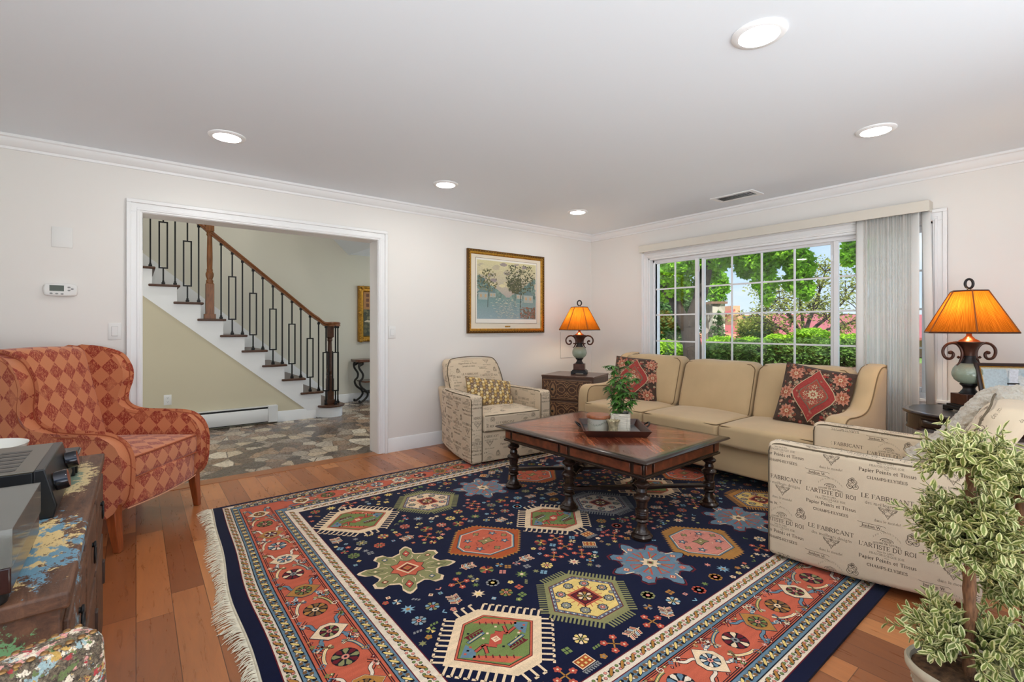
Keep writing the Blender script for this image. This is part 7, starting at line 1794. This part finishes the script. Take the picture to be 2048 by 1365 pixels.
for (u, v, d, ru, rv, n) in ((1330, 535, 9.2, 40, 34, 700), (1365, 520, 9.5, 45, 30, 700), (1340, 580, 9.6, 40, 26, 420), (1385, 555, 9.8, 30, 40, 420), (1440, 515, 9.3, 34, 26, 460), (1420, 540, 9.8, 24, 24, 200), (1490, 500, 9.0, 44, 30, 900), (1520, 520, 8.8, 40, 30, 700), (1498, 535, 9, 30, 22, 300), (1530, 560, 8.7, 26, 26, 320), (1535, 590, 8.7, 14, 22, 120), (1570, 500, 8.6, 40, 28, 760), (1600, 530, 8.5, 30, 30, 520), (1608, 575, 8.5, 20, 26, 260), (1585, 565, 8.6, 20, 20, 160), (1720, 500, 7.2, 34, 30, 520), (1700, 515, 7.2, 22, 18, 160), (1735, 540, 7.2, 22, 14, 120),
                             (1400, 440, 9.5, 120, 60, 1200), (1560, 430, 8.5, 120, 50, 1000), (1750, 440, 7.2, 60, 40, 500), (1290, 460, 9.3, 60, 60, 600)):
    c = rel(u, v, d); k = d / 956; cloud(b, R, int(n * 1.5), c, (ru * k * 1.06, ru * k, rv * k * 1.06), .088, shell=.1)
b.obj('foliage', MAPLE, t, ang=0)
# hedge and shrubs
def shrub(name, label, u, v, d, ru, rv, mat, n, size, cat='shrub', group=None, seed=1, zb=-.25):
    R = random.Random(seed); k = d / 956; c = wpos(u, v, d); base = Vector((c.x, c.y, zb)); t = thing(name, label, cat, tuple(base), 0, group)
    b = MB(); cz = c.z - base.z; cloud(b, R, n, (0, 0, cz), (ru * k, ru * k * .8, rv * k), size, shell=.55, shape='leaf')
    for q in range(7): a = R.uniform(0, 6.28); e = R.uniform(.45, .75); cloud(b, R, n // 9, (ru * k * e * cos(a), ru * k * e * .8 * sin(a), cz + rv * k * R.uniform(.1, .6)), (ru * k * .35, ru * k * .35, rv * k * .4), size, shell=.4, shape='leaf')
    b.obj('foliage', mat, t, ang=0)
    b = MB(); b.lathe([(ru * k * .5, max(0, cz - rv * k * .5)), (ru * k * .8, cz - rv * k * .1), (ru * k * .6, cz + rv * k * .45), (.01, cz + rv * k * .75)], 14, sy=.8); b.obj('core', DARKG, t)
    b = MB()
    for q in range(5): a = q * 1.26; b.tube([(0, 0, 0), (.25 * ru * k * cos(a), .2 * ru * k * sin(a), cz * .6), (.5 * ru * k * cos(a), .4 * ru * k * sin(a), cz)], .02, 6)
    b.obj('stem', BKO, t); return t
hb = MB(); hb.add([tuple(wpos(u, v, d)) for u, v, d in ((1280, 790, 8), (1900, 790, 8), (2000, 727, 12.5), (1220, 727, 12.5))], [(0, 1, 2, 3)])
struct(hb.obj('ground_bed', MULCH, ang=0))
for i, (u, v, ru, rv) in enumerate(((1430, 712, 40, 26), (1478, 708, 44, 30), (1530, 706, 46, 30), (1585, 706, 46, 30), (1640, 706, 46, 30), (1700, 707, 48, 30), (1760, 708, 46, 30))):
    shrub('yew_bush', 'dark green clipped yew bush in the hedge row before the window', u, v, 12, ru, rv, HEDG, 1500, .10, 'bush', 'yew bushes in the hedge row', 50 + i)
for i, (u, v, ru, rv, lab) in enumerate(((1332, 705, 34, 26, 'bright lime bush at the window corner beside the maple trunk'), (1372, 712, 30, 22, 'lime bush growing around the foot of the maple trunk'), (1440, 690, 34, 18, 'low lime bush between maple trunk and hedge'), (1500, 690, 34, 16, 'long lime bush on top of the hedge row under the dark roof window'), (1562, 686, 40, 18, 'lime bush behind the hedge under the multi-stem tree'), (1625, 676, 44, 20, 'tall lime bush behind the hedge in front of the red roof'), (1700, 684, 40, 16, 'lime bush behind the hedge seen through the side window'))):
    shrub('lime_bush', lab, u, v, 13, ru, rv, BRIG, 1000, .10, 'bush', None, 80 + i)
shrub('conifer', 'dark bushy conifer behind the maple tree', 1352, 640, 16, 62, 62, DARKG, 3200, .16, 'tree', None, 91)
shrub('round_tree', 'round bright tree rising behind the stone chimney', 1432, 575, 34, 30, 38, MAPLE, 1400, .28, 'tree', None, 92)
shrub('spring_bush', 'loose yellow-green bush in front of the red roof', 1512, 664, 15, 48, 30, YELG, 1400, .09, 'bush', None, 93)
R = random.Random(44); D = 14; base = wpos(1605, 700, D); base.z = -.2
t = thing('spring_tree', 'airy multi-stem yellow-green tree in front of the long red roof', 'tree', tuple(base))
b = MB(); lf = MB()
for (pts, r) in (([(1605, 700), (1600, 672), (1585, 640), (1560, 610), (1540, 590)], .07), ([(1605, 700), (1612, 665), (1625, 625), (1640, 580), (1650, 545)], .08), ([(1606, 700), (1622, 668), (1655, 635), (1690, 600), (1715, 570)], .07), ([(1604, 700), (1580, 672), (1545, 650), (1510, 625)], .06), ([(1606, 700), (1606, 650), (1600, 600), (1610, 560)], .06), ([(1606, 700), (1640, 670), (1690, 650), (1730, 630)], .05)):
    P = [wpos(u, v, D) - base for u, v in pts]; P[0] = Vector((0, 0, 0)); bough(b, P, r, .015, 7)
    for q in P[2:]:
        for _ in range(9):
            e = q + Vector((R.gauss(0, .35), R.gauss(0, .35), R.gauss(.1, .3))); b.tube([q, (q + e) / 2 + Vector((0, 0, .05)), e], .012, 5); cloud(lf, R, 46, e, (.34, .34, .22), .085, shell=.05, shape='leaf')
b.obj('branches', BKO, t); lf.obj('foliage', YELG, t, ang=0)
t = thing('small_spruce', 'small sparse spruce in front of the stone chimney house', 'tree', tuple(wpos(1436, 700, 15)))
b = MB(); lf = MB(); hh = 15 / 956 * 78; b.tube([(0, 0, -.3), (0, 0, hh)], lambda u: .04 - .03 * u, 6); b.obj('trunk', BKO, t)
for k in range(70):
    z = hh * R.uniform(.1, .97); a = R.uniform(0, 6.28); r = (1 - z / hh) * .45 + .05; cloud(lf, R, 7, (r * .6 * cos(a), r * .6 * sin(a), z), (r * .5, r * .5, .05), .09, shell=.05, shape='leaf')
lf.obj('foliage', DARKG, t, ang=0)
# the house across the lawn
RED_R = M('red_metal_roof', S(160, 82, 80), .55, var=.08, vs=2); SIDING = M('tan_siding', S(196, 150, 116), .7, var=.1, vs=6); SIDE2 = M('brown_trim', S(122, 90, 72), .7)
STN = NT('chimney_stone'); vv = STN.n('ShaderNodeTexVoronoi'); vv.inputs['Scale'].default_value = 4.2; STN.l(STN.tc('Object'), vv.inputs[0]); STN.set(Base_Color=STN.ramp(STN.sep(vv.outputs['Color'])[0], [(0, S(58, 52, 46)), (.4, S(112, 102, 90)), (.7, S(160, 150, 136)), (1, S(196, 188, 174))]), Roughness=.9); STN = STN.m
D = 22.0; hbase = wpos(1560, 735, D); hbase.z = -.25
t = thing('house', 'tan house with red roofs and a pale stone chimney across the lawn', 'house', tuple(hbase))
fw3 = Vector((FW.x, FW.y, 0)); rt3 = Vector((FW.y, -FW.x, 0))
def HP(u, v, d): return wpos(u, v, d) - hbase
def slab(name, quad, mat, th=.12, par=None):
    m = MB(); nrm = (quad[1] - quad[0]).cross(quad[2] - quad[0]).normalized() * th
    m.add([tuple(q) for q in quad] + [tuple(q + nrm) for q in quad], [(0, 1, 2, 3), (7, 6, 5, 4)] + [(i, i + 4, (i + 1) % 4 + 4, (i + 1) % 4) for i in range(4)]); return m.obj(name, mat, par or t, ang=0)
def wallblock(name, u0, u1, vt, d, depth, mat):
    a, c = HP(u0, vt, d), HP(u1, vt, d); m = MB(); e = fw3 * depth
    lo = lambda p: Vector((p.x, p.y, 0)); vs = [lo(a), lo(c), lo(c + e), lo(a + e), a, c, c + e, a + e]; m.add([tuple(q) for q in vs], [(0, 3, 2, 1), (4, 5, 6, 7), (0, 1, 5, 4), (1, 2, 6, 5), (2, 3, 7, 6), (3, 0, 4, 7)]); return m.obj(name, mat, t, ang=0)
w1 = wallblock('wall', 1300, 1475, 668, D, 6, SIDING); w2 = wallblock('wall', 1475, 1545, 630, D + 2, 4, SIDING); w3 = wallblock('wall', 1545, 1900, 672, D + 1, 6, SIDING); w4 = wallblock('wall', 1462, 1480, 612, D + 3, 3, SIDING)
slab('roof', [HP(1290, 655, D + 3), HP(1410, 655, D - .6), HP(1472, 690, D - .8), HP(1290, 690, D - .8)][:0] or [HP(1404, 652, D + 2.5), HP(1476, 650, D + 2.5), HP(1482, 684, D - 1), HP(1396, 684, D - 1)], RED_R)
slab('roof', [HP(1402, 632, D + 3), HP(1440, 616, D + 3), HP(1444, 640, D + 1), HP(1402, 650, D + 1)], RED_R); slab('roof', [HP(1444, 620, D + 5), HP(1478, 612, D + 5), HP(1470, 606 + 12, D + 3), HP(1440, 630, D + 3)], RED_R)
slab('roof', [HP(1482, 640, D + 4), HP(1560, 640, D + 4), HP(1556, 662, D + .5), HP(1476, 662, D + .5)], RED_R); slab('roof', [HP(1540, 628, D + 8), HP(1920, 630, D + 8), HP(1960, 676, D - .5), HP(1540, 676, D - .5)], RED_R)
m = MB(); a, c = HP(1486, 632, D + 1.9), HP(1532, 638, D + 1.9); m.add([tuple(q) for q in (a, Vector((c.x, c.y, a.z)), Vector((c.x, c.y, c.z)), Vector((a.x, a.y, c.z)))], [(0, 1, 2, 3)]); wo = m.obj('window', M('dark_glazing', S(50, 54, 60), .15), w2, ang=0)
a, c = HP(1425, 700, D - 1.2), HP(1450, 700, D - 1.2); top = HP(1425, 608, D - 1.2).z; m = MB(); e = fw3 * 1.0
m.add([tuple(Vector((p.x, p.y, z))) for z in (0, top) for p in (a, c, c + e, a + e)], [(0, 3, 2, 1), (4, 5, 6, 7), (0, 1, 5, 4), (1, 2, 6, 5), (2, 3, 7, 6), (3, 0, 4, 7)]); ch = m.obj('chimney', STN, t, ang=0)
m = MB(); a2, c2 = a - rt3 * .08 - fw3 * .08, c + rt3 * .08 - fw3 * .08; e = fw3 * 1.16; m.add([tuple(Vector((p.x, p.y, z))) for z in (top, top + .1) for p in (a2, c2, c2 + e, a2 + e)], [(0, 3, 2, 1), (4, 5, 6, 7), (0, 1, 5, 4), (1, 2, 6, 5), (2, 3, 7, 6), (3, 0, 4, 7)]); m.obj('chimney_cap', SIDE2, ch, ang=0)
